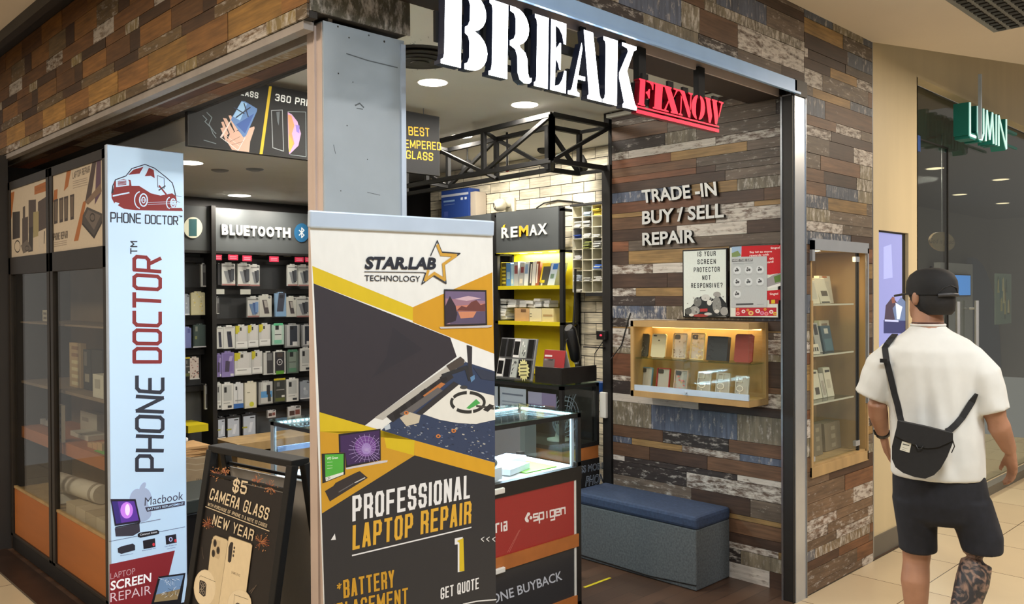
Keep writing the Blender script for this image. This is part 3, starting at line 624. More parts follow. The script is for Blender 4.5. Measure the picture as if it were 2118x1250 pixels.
a.text('WD Green', *g8(162, 382, 228, 376, 162, 366), (230, 240, 225)); a.text('120', *g8(160, 505, 182, 496, 160, 490), (60, 60, 60))
for y in (398, 418, 434): a.line(g8(165, y, 195, y - 3), .0012, (190, 220, 180))
a.poly(g8(150, 570, 200, 540, 215, 520, 330, 462, 360, 450, 408, 490, 180, 632), (46, 40, 42)); a.line(g8(235, 575, 320, 525), .003, (100, 96, 96)); a.line(g8(330, 520, 390, 490), .003, (190, 188, 186))
a.block('PROFESSIONAL', *g8(315, 755, 1022, 612, 315, 600), (226, 226, 228), .135); a.block('LAPTOP REPAIR', *g8(315, 925, 1028, 764, 317, 775), (214, 164, 50), .135)
a.line(g8(315, 957, 1028, 788), .004, (226, 226, 228))
a.poly(g8(930, 855, 978, 845, 986, 1050, 948, 1058, 948, 890, 930, 892), (226, 226, 228)); a.poly(g8(942, 870, 982, 852, 988, 1050, 958, 1054, 958, 880), (206, 178, 24))
a.block('GET QUOTE', *g8(845, 1222, 1075, 1156, 845, 1153), (224, 224, 226), .13)
a.text('*', *g8(222, 1165, 252, 1156, 220, 1126), GD, .02); a.block('BATTERY', *g8(262, 1215, 568, 1148, 258, 1105), GD, .135); a.block('REPLACEMENT', *g8(118, 1372, 650, 1246, 116, 1268), GD, .135)
a.poly(g8(185, 864, 215, 862, 209, 825), (222, 222, 222))
for x in (1088, 1120, 1156): a.line(g8(x + 18, 846, x, 858, x + 16, 872), .0024, (222, 222, 222))
a.line(g8(980, 1250, 1060, 1232, 1178, 1222), .004, (220, 220, 220))
NV = (26, 31, 44)
a.text('STAR.LAB', *g7(388, 370, 816, 372, 392, 292), NV, .045, .12); a.line(g7(388, 384, 740, 389, 752, 392), .002, NV); a.text('TECHNOLOGY', *g7(388, 440, 722, 445, 388, 404), NV, .006)
st = [(786, 286), (825, 198), (852, 266), (962, 274), (868, 340), (878, 455), (800, 408), (732, 458), (754, 392)]
sc = [(835 + (x - 835) * .80, 338 + (y - 338) * .80) for x, y in st[1:]]
a.line(g7(*[q for p in st for q in p]), .0032, NV); a.line(g7(*[q for p in sc for q in p]), .0085, (196, 150, 56))
a.poly(g7(865, 490, 1120, 495, 1125, 705, 868, 710), (30, 28, 34)); a.poly(g7(872, 502, 1112, 505, 1115, 695, 875, 700), (150, 112, 128))
a.poly(g7(872, 502, 1112, 505, 1113, 560, 874, 545), (108, 92, 124)); a.poly(g7(930, 548, 1010, 530, 1090, 545, 1000, 560), (196, 166, 176)); a.poly(g7(930, 590, 1113, 575, 1113, 625, 930, 625), (190, 120, 100))
a.poly(g7(940, 618, 970, 590, 1000, 598, 1030, 565, 1060, 555, 1085, 585, 1113, 575, 1113, 622), (104, 56, 52)); a.poly(g7(930, 622, 1114, 622, 1115, 695, 900, 698), (86, 74, 100)); a.poly(g7(950, 625, 1060, 624, 1040, 660, 965, 665), (196, 128, 96))
a.poly(g7(873, 590, 900, 530, 935, 590, 945, 640, 935, 680, 875, 700), (44, 34, 46)); a.poly(g7(838, 716, 1155, 706, 1150, 716, 1130, 720, 845, 727), (190, 186, 186))
a.mb.build('print_panel', ban, fix=False)
m = MB(); m.bar(TL + BW * .0 - BU * .003, TR + BU * .003, .018, .045, 'alu', up=BW); m.build('top_bar', ban, bevel=.004)
m = MB(); pb = (TL + TR) / 2 - BW * 1.74 - Bn * .035; m.tube([pb, (TL + TR) / 2 - Bn * .03 - Z * .02], .012, 'alu', 10); m.build('support_pole', ban)
m = MB(); bc = V(((TL + TR).x / 2, (TL + TR).y / 2, 0)) - Bn * .16; m.obox(bc + Z * .045, BU * .31, Bn * .055, Z * .04, 'alu'); m.build('base', ban, bevel=.01)
for sgn in (-1, 1):
    m = MB(); m.obox(bc + Z * .009 + BU * .2 * sgn, BU * .02, Bn * .14, Z * .008, 'alu'); m.build('foot', ban)
# ------------------------------------------------ A-frame sign
abd = thing('sandwich_board', 'black A-frame sandwich board advertising $5 camera glass beside the white doctor sign', 'sign', (1.5, 2.95, .012))
T0, T1 = V((1.535, 2.69, 1.0)), V((1.47, 3.19, 1.0))                 # near and far end of the front top rail
AU = (T1 - T0).normalized(); An = V((-AU.y, AU.x, 0)).normalized()
if An.x > 0: An = -An
fd = (Z * -1 + An * .175).normalized(); rdn = (Z * -1 - An * .17).normalized(); FN = AU.cross(fd)
if FN.dot(An) < 0: FN = -FN
L = .985 / -fd.z
def frame(mb, a0, a1, dn, wdt, depth, k, nrm):
    a1_, b0, b1 = a1, a0 + dn * L, a1 + dn * L
    for p, q in ((a0, b0), (a1, b1)): mb.bar(p, q, depth, wdt, k, up=(q - p).cross(nrm).normalized())
m = MB(); frame(m, T0, T1, fd, .034, .03, 'black_metal', FN); m.bar(T0 + fd * .09, T1 + fd * .09, .012, .014, 'black_metal'); m.bar(T0 + fd * .9, T1 + fd * .9, .03, .03, 'black_metal'); m.build('front_frame', abd, bevel=.003)
m = MB(); m.obox((T0 + T1) / 2 - An * .028 + Z * .006, AU * .262, An * .04, Z * .013, 'black_metal'); m.build('top_rail', abd, bevel=.004)
R0, R1 = T0 - An * .055, T1 - An * .055
RN = AU.cross(rdn)
m = MB(); frame(m, R0, R1, rdn, .034, .03, 'black_metal', RN); m.bar(R0 + rdn * .06, R1 + rdn * .06, .012, .012, 'black_metal'); m.bar(R0 + rdn * .9, R1 + rdn * .9, .03, .03, 'black_metal'); m.build('rear_frame', abd, bevel=.003)
m = MB(); cR = (R0 + R1) / 2 + rdn * .53; m.obox(cR, AU * .235, rdn * .455, RN.normalized() * .003, (156, 152, 146)); m.build('rear_panel', abd)
m = MB(); p1 = T0 + fd * .62 - FN * .012 + AU * .016; pm = p1 - An * .14 + Z * .075; p2 = R0 + rdn * .66 + AU * .016
m.bar(p1, pm, .006, .022, 'steel'); m.bar(pm - An * -.03 + Z * .01, p2, .006, .022, 'steel'); m.build('brace', abd)
a = Art(T0 + FN * .016, FN); g6 = crop(380, 900, 3.57); o6 = c1(380, 900, 3.57)
CR = (222, 206, 176)
p0 = T0 + fd * .10; pp = [T0 + fd * .10 + AU * .018 + FN * .004, T1 + fd * .10 - AU * .018 + FN * .004, T1 + fd * .9 - AU * .018 + FN * .004, T0 + fd * .9 + AU * .018 + FN * .004]
a.mb.face(pp, (30, 25, 23)); a.z = .005 - .016 + .0005; 
a = Art(T0 + FN * .005, FN, a.mb)
def firework(x, y, r, n=26):
    for i in range(n):
        t = rr.uniform(0, 6.283); l = r * rr.uniform(.45, 1); a.line(g6(x + 5 * math.cos(t), y + 5 * math.sin(t), x + l * math.cos(t), y + l * math.sin(t)), rr.uniform(.0008, .0018), rr.choice([(176, 98, 58), (150, 84, 60), (206, 140, 84), (120, 74, 64)]))
    for i in range(n // 2):
        t = rr.uniform(0, 6.283); l = r * rr.uniform(.5, 1.1); a.ell(*o6(x + l * math.cos(t), y + l * math.sin(t)), .9, .9, (210, 150, 100), 6)
for x, y, r in ((238, 285, 55), (310, 268, 36), (545, 335, 48), (640, 385, 62), (180, 655, 52), (570, 795, 70)): firework(x, y, r)
a.block('$5', *g6(358, 420, 462, 442, 374, 322), CR, .16, .25); a.block('CAMERA GLASS', *g6(188, 475, 620, 632, 208, 392), CR, .145)
a.block('WITH PURCHASE OF IPHONE 11 & NOTE 10 CASES', *g6(178, 522, 615, 686, 184, 498), CR, .13); a.line(g6(165, 530, 635, 711), .003, CR); a.block('NEW YEAR', *g6(212, 662, 510, 785, 228, 585), CR, .14)
PH, PD = (212, 196, 162), (120, 106, 84)
def rphone(pts, k, edge): a.poly(g6(*pts), edge); cx = sum(pts[0::2]) / (len(pts) / 2); cy = sum(pts[1::2]) / (len(pts) / 2); a.poly(g6(*[(cx if i % 2 == 0 else cy) + (v - (cx if i % 2 == 0 else cy)) * .975 for i, v in enumerate(pts)]), k)
rphone([222, 750, 240, 740, 318, 768, 334, 785, 300, 1300, 150, 1300, 205, 810], PH, PD); rphone([335, 752, 345, 745, 500, 800, 512, 815, 445, 1330, 250, 1330], (222, 206, 172), PD)
a.poly(g6(222, 765, 275, 785, 272, 900, 262, 920, 210, 890, 212, 775), (196, 178, 146))
for x, y in ((235, 800), (258, 853), (223, 875)): a.ell(*o6(x, y), 3.6, 8, (70, 58, 48)); a.ell(*o6(x, y), 2.2, 5, (30, 26, 24))
a.poly(g6(348, 795, 362, 790, 370, 800, 354, 935, 342, 944, 330, 935, 335, 830), (44, 38, 36))
for x, y in ((378, 835), (375, 862), (370, 892)): a.ell(*o6(x, y), 1.6, 3, (50, 42, 38))
a.text('SAMSUNG', *g6(354, 1022, 418, 1048, 358, 1004), (130, 114, 92), .005)
a.ell(*o6(160, 1130), 23, 38, (214, 198, 166)); a.ell(*o6(160, 1130), 22, 37, (226, 212, 182)); a.ell(*o6(415, 1245), 25, 29, (214, 198, 166)); a.ell(*o6(415, 1245), 24, 28, (226, 212, 182))
a.poly(g6(125, 1070, 160, 1085, 172, 1105, 165, 1190, 150, 1195, 118, 1165, 120, 1090), (52, 46, 44))
for x, y in ((136, 1098), (157, 1110), (128, 1150), (150, 1165), (142, 1130)): a.ell(*o6(x, y), 2.4, 4.2, (160, 150, 136)); a.ell(*o6(x, y), 1.5, 2.8, (24, 22, 22))
a.line(g6(120, 1050, 130, 1040, 238, 1085), .0016, (110, 98, 80)); a.line(g6(375, 1250, 378, 1180, 480, 1215), .0016, (110, 98, 80)); a.line(g6(390, 1250, 400, 1243, 415, 1250), .004, (40, 36, 34))
a.line(g6(138, 830, 150, 915), .0015, (110, 96, 84)); a.line(g6(500, 1170, 540, 1110), .0015, (130, 112, 96)); a.line(g6(490, 1160, 520, 1130), .001, (130, 112, 96))
a.mb.build('poster', abd, fix=False)
# ------------------------------------------------ display cabinet on the left
cab = thing('display_cabinet', 'tall dark two-door display cabinet with glazed fronts along the left of the shop', 'cabinet', (1.64, 5.15, .012))
y0, y1, xf, xb, zt = 4.31, 6.05, 1.46, 1.83, 2.335
m = MB(); m.box(xb - .012, xb, y0, y1, .1, zt, 'cab_back'); m.box(xf + .03, xb, y1 - .02, y1, .1, zt, 'dark_frame'); m.box(xf + .03, xb, y0, y0 + .018, .1, zt, 'dark_frame'); m.box(xf + .02, xb, y0, y1, zt - .02, zt, 'dark_frame')
m.box(xf + .03, xb, y0, y1, .36, .40, 'tan_wood'); m.build('carcass', cab)
m = MB(); m.box(xf + .01, xb, y0, y1, .012, .1, 'black_board'); m.build('plinth', cab)
for zz, tk, kk in ((.715, .07, 'orange_wood'), (1.06, .016, 'cab_back'), (1.44, .01, 'cab_back')):
    m = MB(); m.box(xf + .06, xb - .012, y0 + .02, y1 - .02, zz, zz + tk, kk); m.build('shelf', cab)
for d0, d1 in ((y0, 5.19), (5.21, 6.04)):
    pd = bpy.data.objects.new('door', None); COL.objects.link(pd); pd.location = (xf, (d0 + d1) / 2, .1); adopt(pd, cab)
    m = MB(); fw = .045
    m.box(xf, xf + .03, d0, d0 + fw, .1, zt - .01, 'dark_frame'); m.box(xf, xf + .03, d1 - fw, d1, .1, zt - .01, 'dark_frame'); m.box(xf, xf + .03, d0, d1, zt - .06, zt - .01, 'dark_frame')
    m.box(xf, xf + .03, d0, d1, 1.745, 1.852, 'dark_frame'); m.box(xf, xf + .03, d0, d1, .1, .118, 'dark_frame'); m.build('door_frame', pd, bevel=.002)
    m = MB(); m.box(xf + .012, xf + .024, d0 + fw, d1 - fw, .118, .405, 'orange_wood'); m.box(xf + .008, xf + .026, d0 + fw, d1 - fw, .405, .418, 'tan_wood'); m.build('lower_panel', pd)
    m = MB(); m.box(xf + .014, xf + .019, d0 + fw, d1 - fw, .418, 1.745, 'glass'); m.build('glass_pane', pd)
    a = Art((xf + .008, 0, 0), (-1, 0, 0)); h = crop(0, 280, 2.5); oh = c1(0, 280, 2.5); bg = (190, 178, 158); OR = (160, 98, 48); DG = (62, 54, 50)
    fl = [V((xf + .008, yy, zz)) for yy, zz in ((d0 + fw, 1.852), (d1 - fw, 1.852), (d1 - fw, zt - .06), (d0 + fw, zt - .06))]; a.mb.face(fl, bg)
    if d0 > 5:
        a.poly(h(50, 300, 75, 290, 58, 440, 48, 470), OR); a.poly(h(178, 265, 240, 238, 240, 288, 178, 308), OR); a.text('ACCESSORIES', *h(182, 292, 238, 270, 182, 276), (130, 84, 44))
        for p in ((65, 398, 103, 393, 103, 530, 65, 540), (118, 372, 130, 365, 130, 530, 118, 535), (148, 335, 186, 332, 186, 500, 148, 508), (196, 345, 238, 318, 238, 480, 196, 500), (115, 430, 145, 420, 145, 560, 115, 565), (150, 480, 172, 470, 170, 600, 146, 605), (200, 510, 232, 495, 230, 560, 200, 575)): a.poly(h(*p), rr.choice([DG, (74, 64, 60), (52, 46, 44)]))
        a.poly(h(172, 398, 200, 392, 200, 520, 172, 530), (150, 140, 100)); a.ring(*oh(90, 575), 6, 12, .008, DG, 12); a.poly(h(108, 570, 140, 540, 165, 590, 120, 612), (100, 92, 84)); a.poly(h(198, 500, 228, 490, 226, 600, 200, 606), (186, 176, 160)); a.ring(*oh(140, 585), 4, 5, .006, DG, 12)
    else:
        a.poly(h(345, 185, 368, 178, 352, 265, 330, 290), OR); a.block('LAPTOP REPAIR', *h(376, 226, 464, 192, 376, 192), (60, 50, 46), .15)
        for yy in (240, 250, 262, 274): a.line(h(378, yy, 452, yy - 20), .004, (150, 138, 124))
        a.poly(h(280, 285, 298, 278, 296, 330, 276, 345), OR); a.poly(h(430, 345, 448, 335, 405, 545, 382, 548), OR)
        for x in (278, 306, 331, 362): a.poly(h(x, 335 - (x - 278) * .3, x + 22, 328 - (x - 278) * .3, x + 20, 455 - (x - 278) * .25, x + 2, 460 - (x - 278) * .25), DG); a.poly(h(x + 4, 345 - (x - 278) * .3, x + 18, 340 - (x - 278) * .3, x + 17, 440 - (x - 278) * .25, x + 5, 445 - (x - 278) * .25), (96, 84, 72))
        a.poly(h(478, 135, 500, 128, 470, 330, 440, 345), (70, 58, 56)); a.poly(h(500, 128, 522, 122, 522, 300, 490, 360), (86, 64, 84)); a.poly(h(440, 345, 520, 250, 526, 290, 455, 360), (120, 100, 84))
        a.poly(h(428, 415, 450, 370, 528, 405, 528, 440, 486, 520, 425, 450), (70, 66, 64)); a.poly(h(440, 420, 455, 385, 520, 415, 486, 490), (100, 92, 86)); a.ring(*oh(478, 425), 5, 8, .008, (50, 46, 44), 12); a.poly(h(425, 450, 486, 520, 528, 440, 528, 455, 487, 536, 424, 462), (44, 40, 40))
        a.block('PHONE REPAIR', *h(278, 545, 350, 532, 278, 508), (60, 50, 46), .15)
        for yy in (556, 566, 576): a.line(h(280, yy, 345, yy - 12), .004, (150, 138, 124))
    a.mb.build('poster_panel', pd, fix=False)
# ------------------------------------------------ white light box sign on the cabinet end
lbx = thing('lightbox_sign', 'tall white PHONE DOCTOR light box with a red van on the cabinet end', 'sign', (1.645, 4.3, .03))
m = MB(); m.box(1.458, 1.834, 4.278, 4.309, .03, 2.338, 'alu'); m.build('sign_box', lbx, bevel=.002)
a = Art((0, 4.2775, 0), (0, -1, 0), lit='lit0.42'); h = crop(0, 280, 2.5); oh = c1(0, 280, 2.5); RD, BK, WT = (116, 38, 42), (40, 44, 56), (178, 206, 234)
a.mb.face([(1.462, 4.2775, .034), (1.83, 4.2775, .034), (1.83, 4.2775, 2.334), (1.462, 4.2775, 2.334)], ('lit0.42', *WT))
a.poly(h(580, 262, 595, 228, 650, 208, 680, 170, 750, 148, 800, 168, 860, 215, 893, 245, 905, 285, 910, 310, 900, 330, 800, 330, 760, 300, 720, 265, 690, 262, 660, 290, 585, 330, 575, 300), BK)
a.poly(h(586, 262, 600, 232, 652, 213, 684, 174, 750, 153, 798, 172, 856, 218, 889, 248, 900, 286, 905, 315, 800, 330, 700, 300, 660, 290, 590, 325), WT)
a.poly(h(586, 300, 590, 240, 640, 226, 675, 232, 680, 262, 720, 262, 780, 300, 830, 312, 890, 300, 910, 315, 915, 345, 908, 372, 800, 382, 700, 384, 640, 372, 590, 350, 577, 325, 576, 300), RD)
a.poly(h(588, 350, 640, 360, 700, 378, 940, 376, 946, 392, 700, 388, 640, 380), RD); a.poly(h(596, 345, 618, 352, 610, 362, 590, 356), WT)
a.poly(h(662, 205, 690, 178, 742, 163, 722, 198), RD); a.poly(h(758, 195, 770, 168, 795, 180, 800, 222, 780, 210, 748, 212), RD); a.poly(h(600, 236, 660, 228, 668, 240, 668, 260, 600, 268), WT)
for yy in (240, 246, 252, 258): a.line(h(610, yy, 652, yy - 4), .004, RD)
a.poly(h(583, 310, 668, 293, 670, 300, 583, 318), WT)
a.line(h(814, 208, 848, 222, 850, 274, 816, 268, 814, 208), .003, BK); a.line(h(824, 262, 858, 304), .008, RD); a.line(h(854, 262, 822, 284), .006, BK)
for x, y, rx, ry in ((742, 335, 10, 15), (895, 350, 6, 10)):
    a.ring(*oh(x - 16, y), rx * 1.2, ry * 1.15, .005, WT, 16, 100, 260); a.ring(*oh(x, y), rx * .8, ry * .85, .006, WT, 18); a.ring(*oh(x, y), rx * .35, ry * .4, .005, WT, 12); a.line(h(x - 14, y, x + 14, y), .003, WT)
for yy in (350, 360): a.line(h(765, yy - 2, 930, yy - 8), .002, WT)
a.line(h(905, 312, 938, 318), .002, BK); a.line(h(900, 335, 930, 348), .002, BK)
a.strokes('PHONE', *h(573, 448, 727, 454, 573, 400), .0062, BK); a.strokes('DOCTOR', *h(752, 455, 918, 462, 752, 413), .0062, BK); a.text('TM', *h(922, 424, 942, 425, 922, 414), BK)
a.strokes('TM', *h(708, 612, 708, 550, 676, 612), .006, BK)
g3 = crop(0, 760, 2.55); o3 = c1(0, 760, 2.55)
a.strokes('DOCTOR', *h(828, 1172, 828, 638, 694, 1172), .018, RD); a.strokes('PHONE', *g3(858, 543, 858, 60, 722, 543), .018, BK)
a.ell(*o3(760, 700), 16, 25, (150, 166, 196)); a.ell(*o3(725, 705), 17, 25, (150, 166, 196)); a.ell(*o3(742, 770), 22, 18, (150, 166, 196)); a.ell(*o3(752, 632), 5, 11, (150, 166, 196), rot=30); a.ell(*o3(800, 715), 8, 11, WT)
a.poly(g3(582, 695, 715, 695, 742, 818, 605, 838), (30, 26, 44)); a.poly(g3(590, 708, 708, 706, 732, 808, 612, 826), (86, 50, 150)); a.ell(*o3(668, 755), 13, 17, (190, 120, 230)); a.ell(*o3(672, 752), 5, 12, (240, 210, 250)); a.poly(g3(590, 708, 620, 707, 640, 822, 612, 826), (52, 40, 116))
a.poly(g3(605, 850, 735, 825, 738, 868, 700, 890, 610, 893), (52, 50, 62)); a.line(g3(742, 822, 845, 802), .003, (90, 90, 100)); a.line(g3(610, 845, 735, 822), .006, (30, 28, 36)); a.text('Macbook', *g3(762, 732, 965, 698, 764, 688), (60, 60, 76), .0)
a.poly(g3(765, 740, 974, 706, 974, 728, 775, 763), (50, 46, 64)); a.text('BATTERY REPLACEMENT', *g3(778, 756, 968, 724, 778, 744), WT)
a.line(g3(575, 920, 975, 842), .0022, BK); a.poly(g3(725, 882, 735, 873, 830, 858, 840, 865, 838, 880, 740, 900, 727, 895), (24, 24, 30)); a.text('Common issues', *g3(738, 890, 828, 873, 738, 879), (200, 205, 215))
a.poly(g3(620, 955, 640, 945, 700, 930, 712, 940, 712, 965, 640, 985, 622, 978), (40, 40, 50)); a.poly(g3(753, 915, 817, 902, 820, 948, 757, 960), (28, 26, 32)); a.poly(g3(872, 890, 928, 880, 932, 925, 876, 936), (28, 26, 36)); a.ring(*o3(900, 908), 3, 4, .004, (180, 190, 240), 12); a.ell(*o3(925, 915), 2.6, 3.4, (190, 50, 60)); a.ell(*o3(810, 935), 2.6, 3.4, (190, 50, 60))
for t, p in (('Bloated Battery', (635, 998, 702, 986, 635, 992)), ('Battery Drain Fast', (750, 972, 822, 958, 750, 965)), ("Can't Power On", (868, 950, 932, 938, 868, 944)), ('with Battery', (880, 962, 925, 953, 880, 956))): a.text(t, *g3(*p), (70, 74, 90))
a.poly(g3(577, 1040, 922, 967, 850, 1262, 577, 1262), (124, 32, 40)); a.text('LAPTOP', *g3(582, 1120, 712, 1090, 582, 1088), (190, 160, 170), -.012); a.text('SCREEN', *g3(582, 1180, 796, 1132, 584, 1130), (240, 240, 246), .02); a.text('REPAIR', *g3(582, 1240, 797, 1196, 582, 1192), (214, 190, 200), -.006)
a.poly(g3(790, 1275, 835, 1105, 978, 1085, 950, 1275), (20, 20, 26)); a.poly(g3(812, 1240, 845, 1112, 968, 1096, 935, 1225), (110, 140, 176)); a.poly(g3(812, 1240, 822, 1200, 950, 1170, 935, 1225), (140, 120, 84))
for i in range(34):
    x, y = rr.uniform(850, 950), rr.uniform(1112, 1215); t = rr.uniform(0, 6.28); a.line(g3(x, y, x + 22 * math.cos(t), y + 18 * math.sin(t)), .0014, rr.choice([(230, 236, 240), (30, 34, 44), (190, 200, 210)]))
a.mb.build('face_panel', lbx, fix=False)
# ================================================================== SIGNS
def arc(cx, cy, rx, ry, a0, a1, n=9): return [(cx + rx * math.cos(math.radians(a0 + (a1 - a0) * i / n)), cy + ry * math.sin(math.radians(a0 + (a1 - a0) * i / n))) for i in range(n + 1)]
STEM = [(0, 0), (.42, 0), (.42, 1), (0, 1), (0, .95), (.05, .93), (.07, .86), (.07, .14), (.05, .07), (0, .05)]
RB = [(.50, 1)] + arc(.62, .755, .34, .245, 90, -75) + arc(.63, .26, .37, .26, 75, -90) + [(.50, 0), (.50, .07), (.56, .09), (.60, .16), (.60, .36), (.57, .43), (.50, .46), (.50, .54), (.56, .57), (.60, .64), (.60, .84), (.56, .91), (.50, .93)]
RR = [(.47, 1)] + arc(.58, .745, .34, .255, 90, -70) + [(.72, .47), (.84, .42), (.89, .34), (.91, .16), (.94, .09), (1.0, .10), (1.0, .05), (.94, .01), (.82, 0), (.71, .04), (.66, .13), (.65, .34), (.60, .43), (.47, .47), (.47, .53), (.56, .57), (.60, .64), (.60, .84), (.56, .91), (.47, .93)]
RE = [(.5, 1), (.98, 1), (.98, .70), (.91, .70), (.86, .82), (.76, .90), (.64, .93), (.66, .60), (.74, .66), (.78, .70), (.82, .70), (.82, .32), (.78, .32), (.74, .40), (.66, .46), (.64, .07), (.78, .10), (.88, .19), (.94, .32), (1.0, .32), (1.0, 0), (.5, 0)]
AT = [(.44, 1), (.72, 1), (.95, .10), (.98, .06), (1.02, .05), (1.02, 0), (.58, 0), (.58, .05), (.62, .07), (.60, .20)]
AL = [(0, 0), (.34, 0), (.34, .05), (.27, .07), (.25, .12), (.28, .25), (.50, .25), (.50, .31), (.30, .31), (.41, .72), (.38, .80), (.12, .11), (.08, .06), (0, .05)]
KR = [(.56, 1), (1.0, 1), (1.0, .95), (.92, .92), (.72, .58), (.98, .10), (1.04, .05), (1.04, 0), (.60, 0), (.60, .05), (.64, .08), (.48, .44), (.48, .52), (.74, .88), (.72, .93), (.56, .95)]
BREAK = [('B', [STEM, RB], 911, 1007), ('R', [STEM, RR], 1010, 1099), ('E', [STEM, RE], 1104, 1170), ('A', [AL, AT], 1174, 1243), ('K', [STEM, KR], 1246, 1314)]
sgn = thing('illuminated_sign', 'large white illuminated stencil letters BREAK hanging under the blue-lit steel rail', 'sign', (2.28, 2.12, 2.35))
YS = 2.12
def hang_letters(name, root, lets, z0, z1, kf, ks, depth, ymid, shear=.03):
    for ch, polys, pa, pb in lets:
        xa, xb = P(pa, ymid(pa), 'Y', YS).x, P(pb, ymid(pb), 'Y', YS).x
        m = MB(); mf = MB()
        for pl in polys:
            pts = [V((xa + (xb - xa) * u + shear * (z1 - z0) * w, YS, z0 + (z1 - z0) * w)) for u, w in pl]
            mf.face(pts, kf)
            c = sum(pts, V()) / len(pts); solid_poly(m, [p + V((0, .0012, 0)) for p in pts], [tuple(range(len(pts)))], V((0, depth, 0)), ks, ks)
            m.box(c.x - .02, c.x + .02, YS + depth, YS + depth + .012, c.z - .05, c.z + .05, 'black_metal')
        lo = m.build(name, root, fix=False); f = mf.build('letter_face', lo, fix=False)
hang_letters('letter', sgn, BREAK, 2.352, 2.612, 'glow_white', 'letter_side', .032, lambda x: 75 + (x - 1000) * .24)
m = MB(); m.box(1.80, 2.785, YS + .045, YS + .06, 2.52, 2.55, 'black_metal'); m.box(1.80, 2.785, YS + .045, YS + .06, 2.40, 2.42, 'black_metal')
for x in (1.85, 2.2, 2.5, 2.75): m.box(x, x + .03, YS + .047, YS + .06, 2.40, 2.645, 'black_metal')
for x in (1.93, 2.07, 2.31): m.box(x, x + .07, YS + .06, YS + .12, 2.46, 2.56, 'alu')
m.build('mounting_frame', sgn)
FI = [(0, 0), (.5, 0), (.5, .05), (.43, .07), (.43, 1), (0, 1), (0, .95), (.07, .93), (.07, .07), (0, .05)]
FA = [(.50, 1), (1, 1), (1, .70), (.93, .70), (.86, .86), (.72, .93), (.50, .94)]; FM = [(.50, .56), (.60, .58), (.70, .70), (.78, .70), (.78, .34), (.70, .34), (.60, .48), (.50, .5)]
II = [(0, 0), (1, 0), (1, .05), (.86, .07), (.86, .93), (1, .95), (1, 1), (0, 1), (0, .95), (.14, .93), (.14, .07), (0, .05)]
XA = [(0, 1), (.48, 1), (.48, .95), (.44, .93), (1, .06), (1, 0), (.52, 0), (.52, .06), (.58, .08), (.04, .93), (0, .95)]; XB = [(.62, 1), (1, 1), (1, .95), (.90, .92), (.70, .66), (.64, .60), (.80, .93), (.62, .95)]; XC = [(0, 0), (.38, 0), (.38, .05), (.20, .08), (.36, .40), (.32, .46), (.08, .07), (0, .05)]
NA = [(0, 1), (.40, 1), (.92, .22), (.92, 0), (.78, 0), (.22, .84), (.10, .93), (0, .95)]; NB = [(.08, 0), (.36, 0), (.36, .05), (.26, .08), (.26, .72), (.18, .80), (.18, .08), (.08, .05)]; NC = [(.70, 1), (1, 1), (1, .95), (.93, .92), (.93, .30), (.85, .42), (.85, .92), (.70, .95)]
OA = arc(.45, .5, .45, .5, 95, 265) + [(.42, .06)] + arc(.44, .5, .12, .42, 250, 110)[0:] ; OB = arc(.55, .5, .45, .5, 85, -85) + [(.58, .06)] + arc(.56, .5, .12, .42, -70, 70)
WA = [(0, 1), (.30, 1), (.30, .95), (.27, .93), (.42, .30), (.36, 0), (.26, 0), (.04, .93), (0, .95)]; WB = [(.36, 1), (.66, 1), (.66, .95), (.62, .93), (.76, .30), (.70, 0), (.60, 0), (.40, .93), (.36, .95)]; WC = [(.74, 1), (1, 1), (1, .95), (.95, .92), (.80, .30), (.78, .40), (.87, .92), (.74, .95)]
FIX = [('F', [FI, FA, FM], 1319, 1349), ('I', [II], 1350, 1371), ('X', [XA, XB, XC], 1371, 1402), ('N', [NA, NB, NC], 1401, 1430), ('O', [OA, OB], 1429, 1457), ('W', [WA, WB, WC], 1456, 1494)]
fx = thing('letter_sign', 'small red stencil letters FIXNOW with a double red underline', 'sign', (3.1, 2.12, 2.35))
hang_letters('letter', fx, FIX, 2.378, 2.488, 'glow_red', 'red_sign', .026, lambda x: 205 + (x - 1320) * .25, .10)
for z0, z1 in ((2.343, 2.358), (2.366, 2.373)):
    m = MB(); xa, xb = P(1316, 232, 'Y', YS).x, P(1487, 272, 'Y', YS).x
    m.box(xa, xb, YS, YS + .026, z0, z1, 'red_sign'); m.face([(xa, YS - .0006, z0), (xb, YS - .0006, z0), (xb, YS - .0006, z1), (xa, YS - .0006, z1)], 'glow_red'); m.build('underline', fx, fix=False)
m = MB(); m.box(2.80, 3.42, YS + .03, YS + .056, 2.40, 2.42, 'black_metal'); m.box(2.80, 3.42, YS + .03, YS + .056, 2.46, 2.475, 'black_metal')
for x in (2.88, 3.33): m.box(x, x + .05, YS + .056, YS + .085, 2.40, 2.645, 'black_metal')
m.build('mounting_frame', fx)
